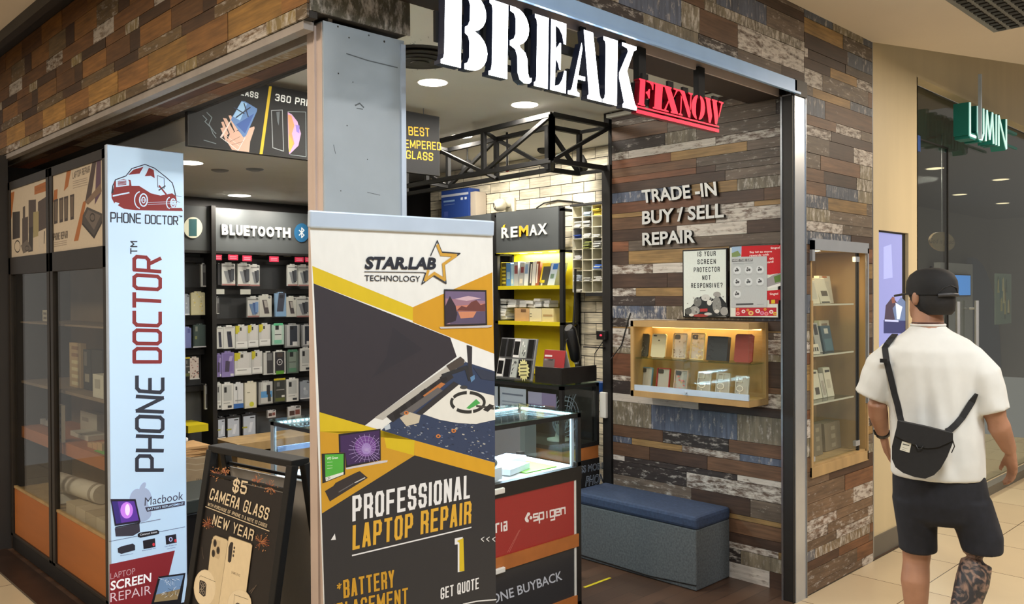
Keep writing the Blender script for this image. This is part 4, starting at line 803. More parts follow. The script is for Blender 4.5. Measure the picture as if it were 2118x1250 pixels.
# raised lettering on the board wall
for nm, t, bl, br, tl in (('TRADE -IN', 'TRADE -IN', (1329, 420.5), (1483, 404.6), (1326.5, 393.5)), ('BUY / SELL', 'BUY / SELL', (1328, 465), (1497, 450), (1328, 437)), ('REPAIR', 'REPAIR', (1328.6, 508.5), (1437.5, 502), (1328, 482))):
    A, B, T = [P(*q, 'X', 4.168) for q in (bl, br, tl)]
    r = thing('wall_lettering', 'raised pale metal letters reading %s on the board wall' % t, 'lettering', tuple(A), 'raised letters on the board wall')
    _, _, sz = text_mesh(t, .028); n = len(t); vs, fs, _ = text_mesh(t, .028)
    comp = {}                                                         # one part per letter: connected faces grouped by place along the line
    par = list(range(len(vs)))
    def fnd(i):
        while par[i] != i: par[i] = par[par[i]]; i = par[i]
        return i
    for f in fs:
        for i in f[1:]: par[fnd(i)] = fnd(f[0])
    for f in fs: comp.setdefault(fnd(f[0]), []).append(f)
    for fl in comp.values():
        m = MB(); ids = sorted({i for f in fl for i in f}); mp = {i: j for j, i in enumerate(ids)}
        solid_poly(m, [A + (B - A) * float(vs[i][0]) + (T - A) * float(vs[i][1]) for i in ids], [tuple(mp[i] for i in f) for f in fl], V((.022, 0, 0)), 'letter_grey', 'black_plastic')  # letter sides coloured black to stand for their shadow
        m.build('letter', r, fix=False)
# posters on the board wall
h = crop(1260, 360, 3.907); oh = c1(1260, 360, 3.907); N_X = (-1, 0, 0)
ps = thing('poster', 'framed white poster asking IS YOUR SCREEN PROTECTOR NOT RESPONSIVE? on the board wall', 'poster', (4.18, 2.69, 1.66))
m = MB(); m.box(4.172, 4.19, 2.545, 2.842, 1.465, 1.858, 'black_plastic'); m.build('frame', ps, bevel=.002)
a = Art((4.1715, 0, 0), N_X); bg = (208, 216, 212); ik = (48, 50, 52)
a.mb.face([(4.1715, 2.553, 1.473), (4.1715, 2.834, 1.473), (4.1715, 2.834, 1.85), (4.1715, 2.553, 1.85)], bg)
for t, p in (('IS YOUR', (715, 668, 860, 662, 715, 628)), ('SCREEN', (714, 730, 862, 726, 714, 692)), ('PROTECTOR', (684, 795, 893, 790, 684, 756)), ('NOT', (752, 858, 820, 856, 752, 820)), ('RESPONSIVE?', (662, 922, 917, 918, 662, 884))): a.block(t, *h(*p), ik, .155, .45)
a.line(h(735, 942, 778, 942), .002, ik)
a.poly(h(612, 1155, 612, 1095, 660, 1075, 700, 1030, 740, 990, 800, 985, 840, 1010, 900, 990, 950, 1050, 970, 1150), (40, 42, 42))
for x, y, rx, ry, k in ((690, 1105, 11, 9, (150, 152, 150)), (640, 1110, 7, 7, (90, 92, 90)), (870, 1060, 9, 18, (130, 132, 130)), (872, 975, 8, 6, (150, 150, 148)), (930, 1110, 8, 9, (150, 152, 150)), (810, 1040, 5, 6, (206, 208, 204)), (715, 1035, 8, 10, (110, 112, 110)), (780, 1000, 9, 7, (190, 192, 190)), (740, 1145, 16, 3, (150, 60, 56)), (665, 1140, 5, 3, (200, 200, 196)), (870, 1110, 5, 4, (200, 200, 196)), (800, 1132, 8, 3, (190, 190, 188))): a.ell(*oh(x, y), rx, ry, k)
for i in range(30): a.ell(*oh(rr.uniform(625, 955), rr.uniform(985, 1145)), rr.uniform(.5, 1.8), rr.uniform(.5, 1.8), rr.choice([(200, 202, 198), (60, 62, 62), (150, 152, 150)]), 7)
a.poly(h(735, 1090, 795, 1088, 795, 1112, 735, 1114), (176, 60, 60))
a.mb.build('print', ps, fix=False, gloss=True)
ps = thing('poster', 'framed red telecom poster with a grey notice sheet over it on the board wall', 'poster', (4.18, 2.38, 1.66))
m = MB(); m.box(4.172, 4.19, 2.231, 2.534, 1.465, 1.866, 'black_plastic'); m.build('frame', ps, bevel=.002)
a = Art((4.1715, 0, 0), N_X); RD = (186, 32, 40)
a.mb.face([(4.1715, 2.239, 1.473), (4.1715, 2.526, 1.473), (4.1715, 2.526, 1.858), (4.1715, 2.239, 1.858)], (206, 212, 206))
a.poly(h(990, 590, 1075, 585, 1060, 670, 990, 675), (150, 176, 206)); a.poly(h(990, 640, 1040, 620, 1068, 660, 990, 680), (120, 140, 90)); a.poly(h(1070, 585, 1385, 572, 1385, 800, 1300, 815, 1062, 800), RD)
a.text('Singtel', *h(1305, 612, 1378, 608, 1305, 590), (236, 226, 224)); a.text('Say hi! to more', *h(1135, 645, 1315, 638, 1135, 625), (236, 226, 224), .02); a.text('rewards with', *h(1135, 668, 1290, 660, 1135, 650), (236, 226, 224), .01); a.text('on', *h(1295, 694, 1328, 692, 1295, 678), (236, 226, 224), .02); a.text('card!', *h(1275, 722, 1328, 718, 1275, 704), (236, 226, 224), .02)
a.poly(h(1270, 850, 1330, 815, 1385, 800, 1385, 880, 1275, 915), (150, 146, 150)); a.poly(h(1330, 830, 1385, 810, 1385, 870, 1340, 880), (90, 120, 60)); a.poly(h(1272, 920, 1385, 880, 1385, 905, 1290, 925), (224, 224, 222))
a.poly(h(1270, 945, 1383, 935, 1383, 1020, 1270, 1020), RD); a.text('Singtel', *h(1298, 985, 1365, 982, 1298, 962), (236, 226, 224)); a.poly(h(1292, 1012, 1370, 1010, 1368, 1050, 1294, 1052), (150, 30, 36)); a.poly(h(1310, 1018, 1340, 1016, 1340, 1046, 1310, 1048), (206, 176, 40))
a.poly(h(1022, 1082, 1352, 1080, 1352, 1148, 1022, 1150), (178, 44, 56))
for x, y, r, k in ((1085, 1112, 4, (226, 214, 216)), (1200, 1108, 5, (226, 214, 216)), (1310, 1115, 4.4, (226, 214, 216)), (1145, 1125, 5.5, (220, 190, 110)), (1235, 1125, 4.5, (206, 130, 170)), (1340, 1130, 4, (210, 180, 60)), (1040, 1128, 4, (226, 150, 150)), (1270, 1130, 4.5, (220, 130, 140)), (1120, 1100, 3, (210, 160, 60)), (1040, 1095, 3, (210, 120, 40)), (1260, 1095, 3, (210, 160, 60))): a.ell(*oh(x, y), r, r * .9, k, 12); a.ell(*oh(x, y), r * .5, r * .45, (200, 90, 90), 9)
a.mb.build('print', ps, fix=False, gloss=True)
a = Art((4.1695, 0, 0), N_X); a.poly(h(985, 672, 1275, 664, 1275, 1078, 985, 1080), (176, 182, 186)); a.poly(h(992, 690, 1160, 684, 1160, 706, 992, 712), (96, 98, 102)); a.block('MIND THE GAP', *h(998, 708, 1155, 702, 998, 692), (206, 210, 212), .15)
a.line(h(1000, 726, 1165, 720), .0016, (120, 124, 128)); a.line(h(1000, 735, 1090, 732), .0016, (140, 144, 148))
for r_ in range(3):
    for c_ in range(3):
        if r_ == 2 and c_ > 0: continue
        x, y = 1035 + c_ * 92, 778 + r_ * 96 - c_ * 3; a.ell(*oh(x, y), 8, 8, (200, 206, 210), 18)
        for dx, dy, w_, h_ in ((-6, -14, 9, 9), (4, 0, 14, 13), (-9, 4, 10, 12)): a.ell(*oh(x + dx + rr.uniform(-4, 4), y + dy), w_ / 5, h_ / 5, (60, 64, 68), 8)
        a.line(h(x - 30, y + 36, x + 30, y + 34), .0015, (140, 144, 148)); a.line(h(x - 20, y + 43, x + 18, y + 42), .0012, (150, 154, 158))
a.poly(h(1025, 1048, 1165, 1044, 1165, 1058, 1025, 1062), (66, 68, 72)); a.line(h(1195, 1056, 1248, 1054), .002, (130, 134, 138)); a.mb.build('notice_sheet', ps, fix=False)
# ================================================================== WALL SHOWCASE on the board wall
FX = 3.99; s7 = crop(1280, 640, 5.208); q7 = c1(1280, 640, 5.208)
yl, yr = P(1304, 740, 'X', FX).y, P(1549, 740, 'X', FX).y
zt_, zb_ = P(1420, 666, 'X', FX).z, P(1420, 831, 'X', FX).z
ws = thing('wall_showcase', 'small lit wooden glass showcase of phone cases on the board wall', 'showcase', (4.19, (yl + yr) / 2, zb_))
m = MB(); t = .022
m.box(FX, 4.196, yr, yl, zt_ - .035, zt_, 'niche_wood'); m.box(FX, 4.196, yr, yl, zb_, zb_ + .035, 'niche_wood'); m.box(FX, 4.196, yl - t, yl, zb_, zt_, 'niche_wood'); m.box(4.182, 4.196, yr, yl, zb_, zt_, 'niche_wood'); m.box(4.165, 4.196, yr - .001, yr + t, zb_, zt_, 'niche_wood'); m.build('cabinet_body', ws, bevel=.001)
zs_ = P(1420, 746, 'X', FX + .05).z
m = MB(); m.box(FX + .02, 4.182, yr + .01, yl - t, zs_ - .003, zs_ + .003, 'glass_green'); m.build('glass_shelf', ws)
for b0, b1, dx in ((yr + .003, (yr + yl) / 2 + .02, 0), ((yr + yl) / 2 - .02, yl - t, .008)):
    m = MB(); m.box(FX + .002 + dx, FX + .006 + dx, b0, b1, zb_ + .035, zt_ - .035, 'glass'); d_ = m.build('sliding_door', ws)
    m = MB(); m.box(FX - .002 + dx, FX + .009 + dx, b0, b1, zb_ + .035, zb_ + .068, 'alu'); m.build('bottom_rail', d_)
m = MB(); m.box(FX + .002, 4.165, yr + .001, yr + .005, zb_ + .035, zt_ - .035, 'glass'); m.build('side_glass', ws)
m = MB(); m.lathe((FX - .002, (yr + yl) / 2, zb_ + .05), (-1, 0, 0), [(.007, 0), (.007, .012)], 'chrome', 12); m.build('lock', ws)
m = MB(); m.box(4.165, 4.172, yr + .03, yl - .03, zt_ - .045, zt_ - .035, 'glow_warm'); m.build('light_strip', ws)
lamp('showcase_light', (4.12, (yl + yr) / 2, zt_ - .04), 1.3, yl - yr - .1, (1.0, .72, .30), (.2, 0, -1), .05)
cs = [  # crop x of left, right, top, bottom; style; label
    (185, 318, 268, 495, 'dark', 'dark patterned phone case'), (342, 503, 270, 530, 'white', 'pale gold phone with one camera'), (570, 730, 265, 525, 'clearfig', 'clear case with small figures'), (760, 922, 262, 535, 'floral', 'clear case with pale flowers'),
    (962, 1190, 303, 560, 'bagbox', 'black wallet case with curved lines'), (1238, 1440, 275, 560, 'red', 'plain red phone case'),
    (210, 358, 630, 880, 'blueedge', 'clear case with blue edge'), (395, 545, 640, 890, 'rededge', 'clear case with red edge'), (585, 738, 660, 890, 'pinkfl', 'clear case with red flowers'),
    (835, 985, 680, 920, 'mag', 'clear case with white ring'), (1035, 1190, 690, 940, 'mag', 'clear case with white ring'), (1245, 1395, 725, 975, 'mag', 'clear case with white ring')]
def leaning(name, label, cat, group, x0, x1, y0_, y1_, X0, lean, thick, style, cr, zbase=None):
    """an upright slab leaning back, measured by its outline on plane x = X0"""
    a_, b_ = cr(x0, y1_), cr(x1, y1_); t_ = cr((x0 + x1) / 2, y0_)
    yA, yB = P(a_[0], a_[1], 'X', X0).y, P(b_[0], b_[1], 'X', X0).y; zb = P((a_[0] + b_[0]) / 2, a_[1], 'X', X0).z if zbase is None else zbase; zt = P(t_[0], t_[1], 'X', X0).z
    H_ = zt - zb; W_ = abs(yA - yB); r_ = thing(name, label, cat, (X0, (yA + yB) / 2, zb), group)
    U = V((0, -1, 0)); Wd = V((lean, 0, 1)).normalized(); N = V((-1, 0, lean)).normalized(); O = V((X0, max(yA, yB), zb + .001))
    hh = H_ / Wd.z
    def pt(u, w, d=0): return O + U * (u * W_) + Wd * (w * hh) + N * d
    def rr_(u0, u1, w0, w1, d0, d1, k, c=.0, mb=None):
        pts = [pt(u0 + c, w0, d0), pt(u1 - c, w0, d0), pt(u1, w0 + c * .5, d0), pt(u1, w1 - c * .5, d0), pt(u1 - c, w1, d0), pt(u0 + c, w1, d0), pt(u0, w1 - c * .5, d0), pt(u0, w0 + c * .5, d0)] if c else [pt(u0, w0, d0), pt(u1, w0, d0), pt(u1, w1, d0), pt(u0, w1, d0)]
        mb.prism(pts, N * (d1 - d0), k)
    return r_, pt, rr_, N
def phone_case(spec, X0, zbase, suffix, cr):
    x0, x1, ya, yb, st, desc = spec
    r_, pt, bx_, N = leaning('phone_case', desc + suffix, 'phone case', 'phone cases in the wall showcase', x0 + 8, x1, ya, yb, X0, .16, .01, st, cr, zbase)
    base = {'dark': (70, 66, 54), 'white': (220, 206, 170), 'bagbox': (44, 46, 50), 'red': (150, 56, 42)}.get(st)
    m = MB()
    if base:
        bx_(0, 1, 0, 1, 0, .010 if st != 'bagbox' else .03, base, .10 if st != 'bagbox' else .02, m); m.build('shell', r_, bevel=.0015)
    else:
        bx_(.05, .95, .03, .97, 0, .003, 'clear_plastic', .1, m); m.build('shell', r_)
        ed = {'blueedge': (90, 130, 150), 'rededge': (160, 40, 40), 'pinkfl': (200, 170, 150), 'floral': (222, 196, 130), 'clearfig': (206, 180, 130), 'mag': (190, 184, 170)}[st]
        m = MB()
        for u0, u1, w0, w1 in ((0, .06, .03, .97), (.94, 1, .03, .97), (.04, .96, 0, .035), (.04, .96, .965, 1)): bx_(u0, u1, w0, w1, 0, .010, ed, 0, m)
        m.build('bumper', r_)
    mm = MB()
    if st in ('dark', 'white'): bx_(.10, .36, .88, .94, .010, .012, (50, 46, 42), .05, mm)
    elif st == 'bagbox': bx_(.02, .98, .97, .99, .028, .034, (24, 24, 26), 0, mm)
    else: bx_(.10, .46, .76, .94, .003, .008, (40, 36, 32) if st in ('red',) else (120, 100, 60) if st in ('clearfig', 'floral') else (60, 54, 44), .06, mm)
    if st in ('mag',):
        mm = MB()
        for u0, u1, w0, w1 in ((.06, .11, .70, .95), (.45, .50, .70, .95), (.06, .50, .70, .725), (.06, .98, .935, .96)): bx_(u0, u1, w0, w1, .003, .008, (216, 208, 190), 0, mm)
    mm.build('camera_island', r_)
    aa = MB(); rq = random.Random(hash(desc) % 997 if False else len(desc) * 7)
    def dot(u, w, r1, k, n=9): aa.face([pt(u + r1 * math.cos(6.283 * i / n), w + r1 * .5 * math.sin(6.283 * i / n), .0115) for i in range(n)], k)
    if st == 'white': dot(.52, .72, .06, (80, 66, 50))
    if st == 'dark':
        for i in range(12): dot(rq.uniform(.1, .9), rq.uniform(.05, .8), .03, (150, 140, 110))
        aa.face([pt(.3, .02, .0115), pt(.36, .02, .0115), pt(.62, .42, .0115), pt(.58, .42, .0115)], (200, 190, 150))
    if st == 'floral':
        for i in range(26): dot(rq.uniform(.1, .9), rq.uniform(.04, .72) if i > 6 else rq.uniform(.55, .9), rq.uniform(.03, .085), rq.choice([(236, 206, 150), (214, 180, 110), (240, 216, 170)]))
    if st == 'clearfig':
        for i in range(18): dot(rq.uniform(.12, .88), rq.uniform(.04, .34) if i < 14 else rq.uniform(.5, .7), rq.uniform(.02, .05), rq.choice([(110, 80, 50), (80, 60, 44), (150, 110, 60)]))
    if st == 'pinkfl':
        for i in range(26): dot(rq.uniform(.1, .9), rq.choice([rq.uniform(.03, .2), rq.uniform(.3, .72)]), rq.uniform(.04, .1), rq.choice([(200, 70, 66), (206, 110, 90), (190, 150, 60), (216, 140, 130)]))
    if st == 'bagbox':
        for k_, w0 in enumerate((.12, .36, .6, .8)):
            pr = [(.06 + .30 * i / 8, w0 + .07 * math.sin(i / 8 * 3.14 * (1 if k_ % 2 else 2))) for i in range(9)]
            for (u0, a0), (u1, a1) in zip(pr[:-1], pr[1:]): aa.face([pt(u0, a0, .0308), pt(u1, a1, .0308), pt(u1, a1 + .025, .0308), pt(u0, a0 + .025, .0308)], (14, 14, 15))
    if st == 'mag':
        for r0, r1 in ((.21, .28),):
            for i in range(20):
                t0, t1 = 6.283 * i / 20, 6.283 * (i + 1) / 20
                aa.face([pt(.33 + r0 * math.cos(t0), .42 + r0 * .5 * math.sin(t0), .006), pt(.33 + r1 * math.cos(t0), .42 + r1 * .5 * math.sin(t0), .006), pt(.33 + r1 * math.cos(t1), .42 + r1 * .5 * math.sin(t1), .006), pt(.33 + r0 * math.cos(t1), .42 + r0 * .5 * math.sin(t1), .006)], (232, 226, 212))
        aa.face([pt(.30, .12, .006), pt(.36, .12, .006), pt(.36, .24, .006), pt(.30, .24, .006)], (232, 226, 212))
    if aa.f: aa.build('print', r_, fix=False)
pos = [' leftmost on the upper shelf', ' second on the upper shelf', ' third on the upper shelf', ' fourth on the upper shelf', ' fifth on the upper shelf', ' at the right end of the upper shelf', ' leftmost on the bottom', ' second on the bottom', ' third on the bottom', ', left of the three on the bottom', ', middle of the three on the bottom', ', right of the three on the bottom']
for i, sp in enumerate(cs): phone_case(sp, FX + .085, (zs_ + .003) if i < 6 else zb_ + .0355, pos[i] + ' of the wall showcase', q7)
# ================================================================== NICHE in the pier
nx0, nx1, nz0, nz1 = 4.265, 4.96, .655, 1.862
nc = thing('niche_cabinet', 'tall narrow warm-lit glass niche of boxed accessories in the board pier', 'cabinet', (4.61, 2.12, nz0))
m = MB(); yb = 2.40
m.box(nx0, nx1, yb, yb + .015, nz0, nz1, 'niche_wood'); m.box(nx0, nx0 + .015, 2.1, yb, nz0, nz1, 'niche_wood'); m.box(nx1 - .015, nx1, 2.1, yb, nz0, nz1, 'niche_wood'); m.box(nx0, nx1, 2.1, yb, nz0, nz0 + .03, 'tan_wood'); m.box(nx0, nx1, 2.1, yb, nz1 - .02, nz1, 'niche_wood'); m.build('wooden_box', nc)
m = MB(); m.box(nx0 - .01, nx1 + .005, 2.085, 2.105, nz1 - .03, nz1 + .03, 'chrome'); m.box(nx0 - .01, nx0 + .02, 2.085, 2.105, nz1 - .09, nz1 + .02, 'chrome'); m.box(nx1 - .012, nx1 + .005, 2.085, 2.105, nz0 + .3, nz1, 'chrome')
m.box(nx0 - .01, nx0 + .012, 2.092, 2.108, nz0 - .03, nz1 - .3, 'tan_wood'); m.box(nx0 - .01, nx1 + .005, 2.09, 2.108, nz0 - .035, nz0 + .02, 'tan_wood'); m.box(nx1 - .008, nx1 + .006, 2.09, 2.108, nz0 - .03, nz0 + .5, 'tan_wood'); m.build('trim_frame', nc)
m = MB(); m.box(nx0 + .012, nx1 - .09, 2.112, 2.117, nz0 + .04, nz1 - .03, 'glass'); gd = m.build('glass_door', nc)
for z_ in (nz0 + .06, nz1 - .08): m = MB(); m.box(nx1 - .13, nx1 - .075, 2.106, 2.124, z_, z_ + .03, 'chrome'); m.build('hinge', gd)
m = MB(); m.box(nx0 + .03, nx0 + .06, 2.106, 2.124, nz0 + .045, nz0 + .07, 'chrome'); m.build('door_lock', gd)
m = MB(); m.box(nx1 - .09, nx1 - .075, 2.11, 2.125, nz0 + .03, nz1 - .02, 'black_metal'); m.build('door_post', nc)
nzs = []
for y_ in (630, 736, 836):
    z_ = P(1681, y_, 'Y', 2.125).z; nzs.append(z_)
    m = MB(); m.box(nx0 + .015, nx1 - .12, 2.125, yb, z_ - .008, z_, 'glass_green'); m.box(nx0 + .015, nx1 - .12, 2.122, 2.126, z_ - .008, z_ + .001, 'cream_plastic'); m.build('glass_shelf', nc)
m = MB(); m.disc((4.6, 2.24, nz1 - .021), (0, 0, -1), .03, 'glow_down'); m.build('light', nc)
lamp('niche_light', (4.55, 2.25, nz1 - .03), 2.6, .12, (1.0, .74, .40))
n_ = c1(1620, 480, 2.5)
def upright(name, label, cat, group, x0, x1, y0_, y1_, Y0, dz, k, depth=.03, slant=0, marks=(), zb=None):
    """upright box measured on plane y = Y0"""
    A, B, T = P(*n_(x0, y1_), 'Y', Y0), P(*n_(x1, y1_), 'Y', Y0), P(*n_((x0 + x1) / 2, y0_), 'Y', Y0); z0 = (dz if zb is None else zb) + .0015; zt = T.z
    r_ = thing(name, label, cat, ((A.x + B.x) / 2, Y0, z0), group); m = MB(); s = slant * (zt - z0)
    f = [(A.x - s, Y0, zt), (B.x - s, Y0, zt)]
    p = [V((A.x, Y0, z0)), V((B.x, Y0, z0)), V((B.x, Y0 + depth, z0)), V((A.x, Y0 + depth, z0)), V((A.x - s, Y0 + .01, zt)), V((B.x - s, Y0 + .01, zt)), V((B.x - s, Y0 + .01 + depth, zt)), V((A.x - s, Y0 + .01 + depth, zt))]
    m.hexa(p, k); m.build('carton', r_, bevel=.001)
    aa = MB()
    for u0, u1, w0, w1, kk in marks:
        q = lambda u, w: p[0].lerp(p[1], u).lerp(p[4].lerp(p[5], u), w) + V((0, -.0006, 0))
        aa.face([q(u0, w0), q(u1, w0), q(u1, w1), q(u0, w1)], kk)
    if aa.f: aa.build('label_print', r_, fix=False)
CRM, GRY = (214, 206, 184), (150, 146, 136)
NG = 'boxed accessories in the lit niche'
upright('carton_box', 'white boxed accessory, front one on the top niche shelf', 'box', NG, 150, 192, 250, 370, 2.19, nzs[0], CRM, .04, .35, [(.2, .8, .2, .9, (196, 190, 172))])
upright('carton_box', 'white boxed accessory with a dark band leaning on the top niche shelf', 'box', NG, 196, 248, 240, 368, 2.21, nzs[0], (206, 200, 180), .03, .5, [(.1, .9, .02, .08, (60, 54, 46)), (.3, .9, .3, .5, (90, 80, 66))])
upright('carton_box', 'tall white boxed accessory with orange tab on the top niche shelf', 'box', NG, 205, 262, 228, 372, 2.25, nzs[0], CRM, .03, .2, [(.3, .7, .93, .99, (190, 110, 50)), (.2, .8, .1, .8, (200, 194, 176))])
upright('carton_box', 'slim grey box leaning left on the second niche shelf', 'box', NG, 175, 205, 470, 615, 2.2, nzs[1], (170, 168, 160), .02, .3, [(.2, .8, .6, .95, (60, 60, 62))])
upright('carton_box', 'teal box leaning on the second niche shelf', 'box', NG, 215, 264, 485, 614, 2.2, nzs[1], (60, 84, 96), .03, .25, [(.15, .9, .05, .5, (80, 110, 120)), (.3, .7, .7, .9, (190, 190, 180))])
upright('carton_box', 'cream box behind the teal one on the second niche shelf', 'box', NG, 200, 250, 458, 560, 2.28, nzs[1], CRM, .03, .1, [(.2, .8, .5, .9, (150, 130, 110))])
upright('price_card', 'small white card lettered TRA at the front of the niche shelf', 'card', NG, 150, 192, 582, 628, 2.15, nzs[1], CRM, .01, .1, [(.15, .35, .3, .7, (60, 56, 50)), (.45, .6, .3, .7, (60, 56, 50)), (.7, .88, .3, .7, (60, 56, 50))])
upright('carton_box', 'white hanging pack, leftmost on the third niche shelf', 'box', NG, 158, 204, 715, 872, 2.2, nzs[2], CRM, .03, .28, [(.2, .8, .88, .95, (70, 66, 60)), (.35, .8, .15, .4, (80, 70, 60))])
upright('carton_box', 'narrow white pack, middle of the third niche shelf', 'box', NG, 208, 228, 730, 865, 2.2, nzs[2], (200, 194, 178), .03, .28, [(.2, .8, .1, .7, (170, 160, 146))])
upright('carton_box', 'white hanging pack with black bar, right on the third niche shelf', 'box', NG, 232, 266, 700, 862, 2.2, nzs[2], CRM, .03, .28, [(.2, .9, .84, .92, (66, 62, 56)), (.2, .7, .3, .6, (190, 180, 160))])
upright('carton_box', 'narrow grey speaker box at the bottom of the niche', 'box', NG, 160, 205, 995, 1150, 2.2, 0, (112, 104, 88), .05, 0, [(.3, .7, .15, .3, (140, 132, 112)), (.3, .7, .45, .6, (140, 132, 112)), (.3, .7, .75, .88, (140, 132, 112))], nz0 + .031)
upright('carton_box', 'wide grey speaker box at the bottom of the niche', 'box', NG, 220, 300, 985, 1140, 2.22, 0, (120, 110, 92), .08, 0, [(.4, .65, .1, .25, (150, 142, 122)), (.4, .65, .42, .58, (150, 142, 122)), (.4, .65, .72, .86, (150, 142, 122))], nz0 + .031)
# ================================================================== BENCH
bn = thing('storage_bench', 'grey fabric storage bench with a dark blue padded lid against the board wall', 'bench', (4.02, 2.98, .006))
bx0, bx1, by0, by1 = 3.855, 4.188, 2.545, 3.44
m = MB(); m.box(bx0, bx1, by0, by1, .008, .335, 'bench_side'); m.build('body', bn, bevel=.006)
m = MB(); m.box(bx0 - .006, bx1, by0 - .008, by1 + .004, .335, .405, 'bench_top'); m.build('padded_lid', bn, bevel=.018)
m = MB(); m.tube([(bx0 - .004, by1, .03), (bx0 - .004, by0 + .3, .022), (bx0 - .003, by0, .04)], .003, 'black_plastic', 6); m.build('hem_piping', bn)
m = MB(); m.box(P(1208, 1216, 'Z', .006).x, P(1266, 1197, 'Z', .006).x, 3.005, 3.022, .006, .0075, 'tape_yellow'); o = m.build('floor_tape'); tag(o, 'strip of yellow tape on the dark shop floor beside the counter', 'tape')
# ================================================================== SHOWCASE COUNTERS
CF = 2.80; ct = 1.012
ka = crop(1020, 820, 10.415); kb = crop(1020, 960, 10.415); kc = crop(1020, 1080, 7.355); kb1 = c1(1020, 960, 10.415); kc1 = c1(1020, 1080, 7.355)
cx1 = 3.215; cx0 = 2.0; cyb = 3.23
zv = P(1150, 975, 'Y', CF).z; zp1 = P(1110, 1012, 'Y', CF).z; zw1, zw0 = P(1195, 1104, 'Y', CF).z, P(1195, 1130, 'Y', CF).z; zb1 = P(1182, 1236, 'Y', CF).z
co = thing('showcase_counter', 'black-framed lit glass showcase counter with red and black advert panels behind the banner', 'counter', ((cx0 + cx1) / 2, 3.0, .006))
m = MB()
for x_ in (cx0, cx1 - .035):
    for y_ in (CF, cyb - .03): m.box(x_, x_ + .035, y_, y_ + .03, .006, zv + .02, 'black_board')
m.box(cx0, cx1, CF - .004, CF + .03, zp1, zv, 'black_board'); m.box(cx0, cx1, CF + .03, cyb, zv - .03, zv, 'white_plastic'); m.box(cx0 + .03, cx1 - .03, cyb - .02, cyb, .05, zv, 'black_board'); m.box(cx0, cx0 + .02, CF, cyb, .05, zv, 'grey_plastic'); m.box(cx1 - .02, cx1, CF + .02, cyb, .05, zv, 'black_board'); m.box(cx0, cx1, CF, cyb, .006, .06, 'black_board'); m.build('carcass', co)
m = MB(); fr_ = .016
m.box(cx0, cx1, CF, CF + fr_, ct - .028, ct - .006, 'black_metal'); m.box(cx1 - fr_ - .008, cx1, CF, CF + fr_, zv, ct - .006, 'black_metal'); m.box(cx0, cx0 + fr_, CF, CF + fr_, zv, ct - .006, 'black_metal')
m.box(cx0, cx0 + fr_, CF, cyb, ct - .02, ct - .006, 'black_metal'); m.build('display_frame', co)
m = MB(); m.box(cx0 - .004, cx1 + .006, CF - .004, cyb, ct - .006, ct + .004, 'glass_green'); m.build('glass_top', co)
m = MB(); m.box(cx0 + fr_, cx1 - .024, CF + .004, CF + .008, zv, ct - .028, 'glass'); m.build('front_glass', co)
m = MB(); m.box(cx1 - .003, cx1 + .004, CF + .002, cyb, zv - .01, ct - .006, 'glass_green'); m.build('side_glass', co)
m = MB(); m.box(cx1 - .05, cx1 - .03, CF + .02, CF + .03, zv, ct - .03, 'alu'); m.build('corner_strip', co)
m = MB(); m.box(cx0 + .45, cx1 - .03, cyb - .012, cyb - .004, ct - .03, ct - .008, 'grey_plastic'); m.box(cx1 - .018, cx1 - .01, CF + .03, cyb - .01, ct - .028, ct - .008, 'grey_plastic')
for i in range(44): m.sphere((cx0 + .47 + i * (cx1 - cx0 - .5) / 44, cyb - .018, ct - .016), .007, 'glow_led', 6)
for i in range(20): m.sphere((cx1 - .024, CF + .06 + i * (cyb - CF - .08) / 20, ct - .016), .007, 'glow_led', 6)
m.build('led_strip', co)
lamp('counter_light', (2.75, cyb - .05, ct - .02), 11, .85, COOL, (0, -.5, -1), .015); lamp('counter_light', (cx1 - .05, 3.0, ct - .02), 4.5, .3, COOL, (-.6, 0, -1), .015)
m = MB(); m.box(2.50, 2.665, CF - .022, CF - .006, zp1 + .022, zp1 + .048, 'white_plastic'); m.build('handle', co, bevel=.004)
a = Art((0, CF + .004, 0), (0, -1, 0))
a.mb.face([(cx0 + .035, CF + .004, zw1), (cx1 - .05, CF + .004, zw1), (cx1 - .05, CF + .004, zp1), (cx0 + .035, CF + .004, zp1)], (150, 36, 38))
a.poly(kb(680, 1180, 745, 1045, 790, 1050, 800, 1085, 770, 1130, 740, 1170, 770, 1215, 760, 1262, 715, 1255, 690, 1225), (228, 222, 222)); a.ell(*kb1(812, 1160), 3.2, 3.6, (228, 222, 222)); a.ell(*kb1(768, 1155), 2.2, 4, (150, 36, 38), rot=20)
a.strokes('spigen', *kb(875, 1225, 1550, 1070, 868, 1010), .0085, (228, 222, 222), gap=.24)
a.strokes('ria', *kc(48, 160, 208, 120, 44, -38), .009, (228, 222, 222), gap=.3)
a.line(kc(218, 465, 395, 130), .0014, (206, 130, 120)); a.line(kc(245, 462, 415, 110), .0014, (206, 130, 120)); a.mb.build('advert_panel', co, fix=False, gloss=True, label='red advert panel')
m = MB(); m.box(cx1 - .05, cx1 - .035, CF + .002, CF + .02, .05, zp1, 'white_plastic'); m.build('side_strip', co)
m = MB(); m.box(cx0 + .02, cx1 - .025, CF - .006, CF + .012, zw0, zw1, 'orange_wood'); m.box(cx0 + .02, cx1 - .035, CF - .004, CF + .012, .02, zb1, 'orange_wood'); m.build('wooden_band', co)
m = MB(); m.box(2.5, 2.665, CF - .022, CF - .006, zw0 - .004, zw0 + .02, 'white_plastic'); m.build('handle', co, bevel=.004)
a = Art((0, CF + .005, 0), (0, -1, 0)); a.mb.face([(cx0 + .035, CF + .005, zb1), (cx1 - .05, CF + .005, zb1), (cx1 - .05, CF + .005, zw0), (cx0 + .035, CF + .005, zw0)], (44, 46, 50))
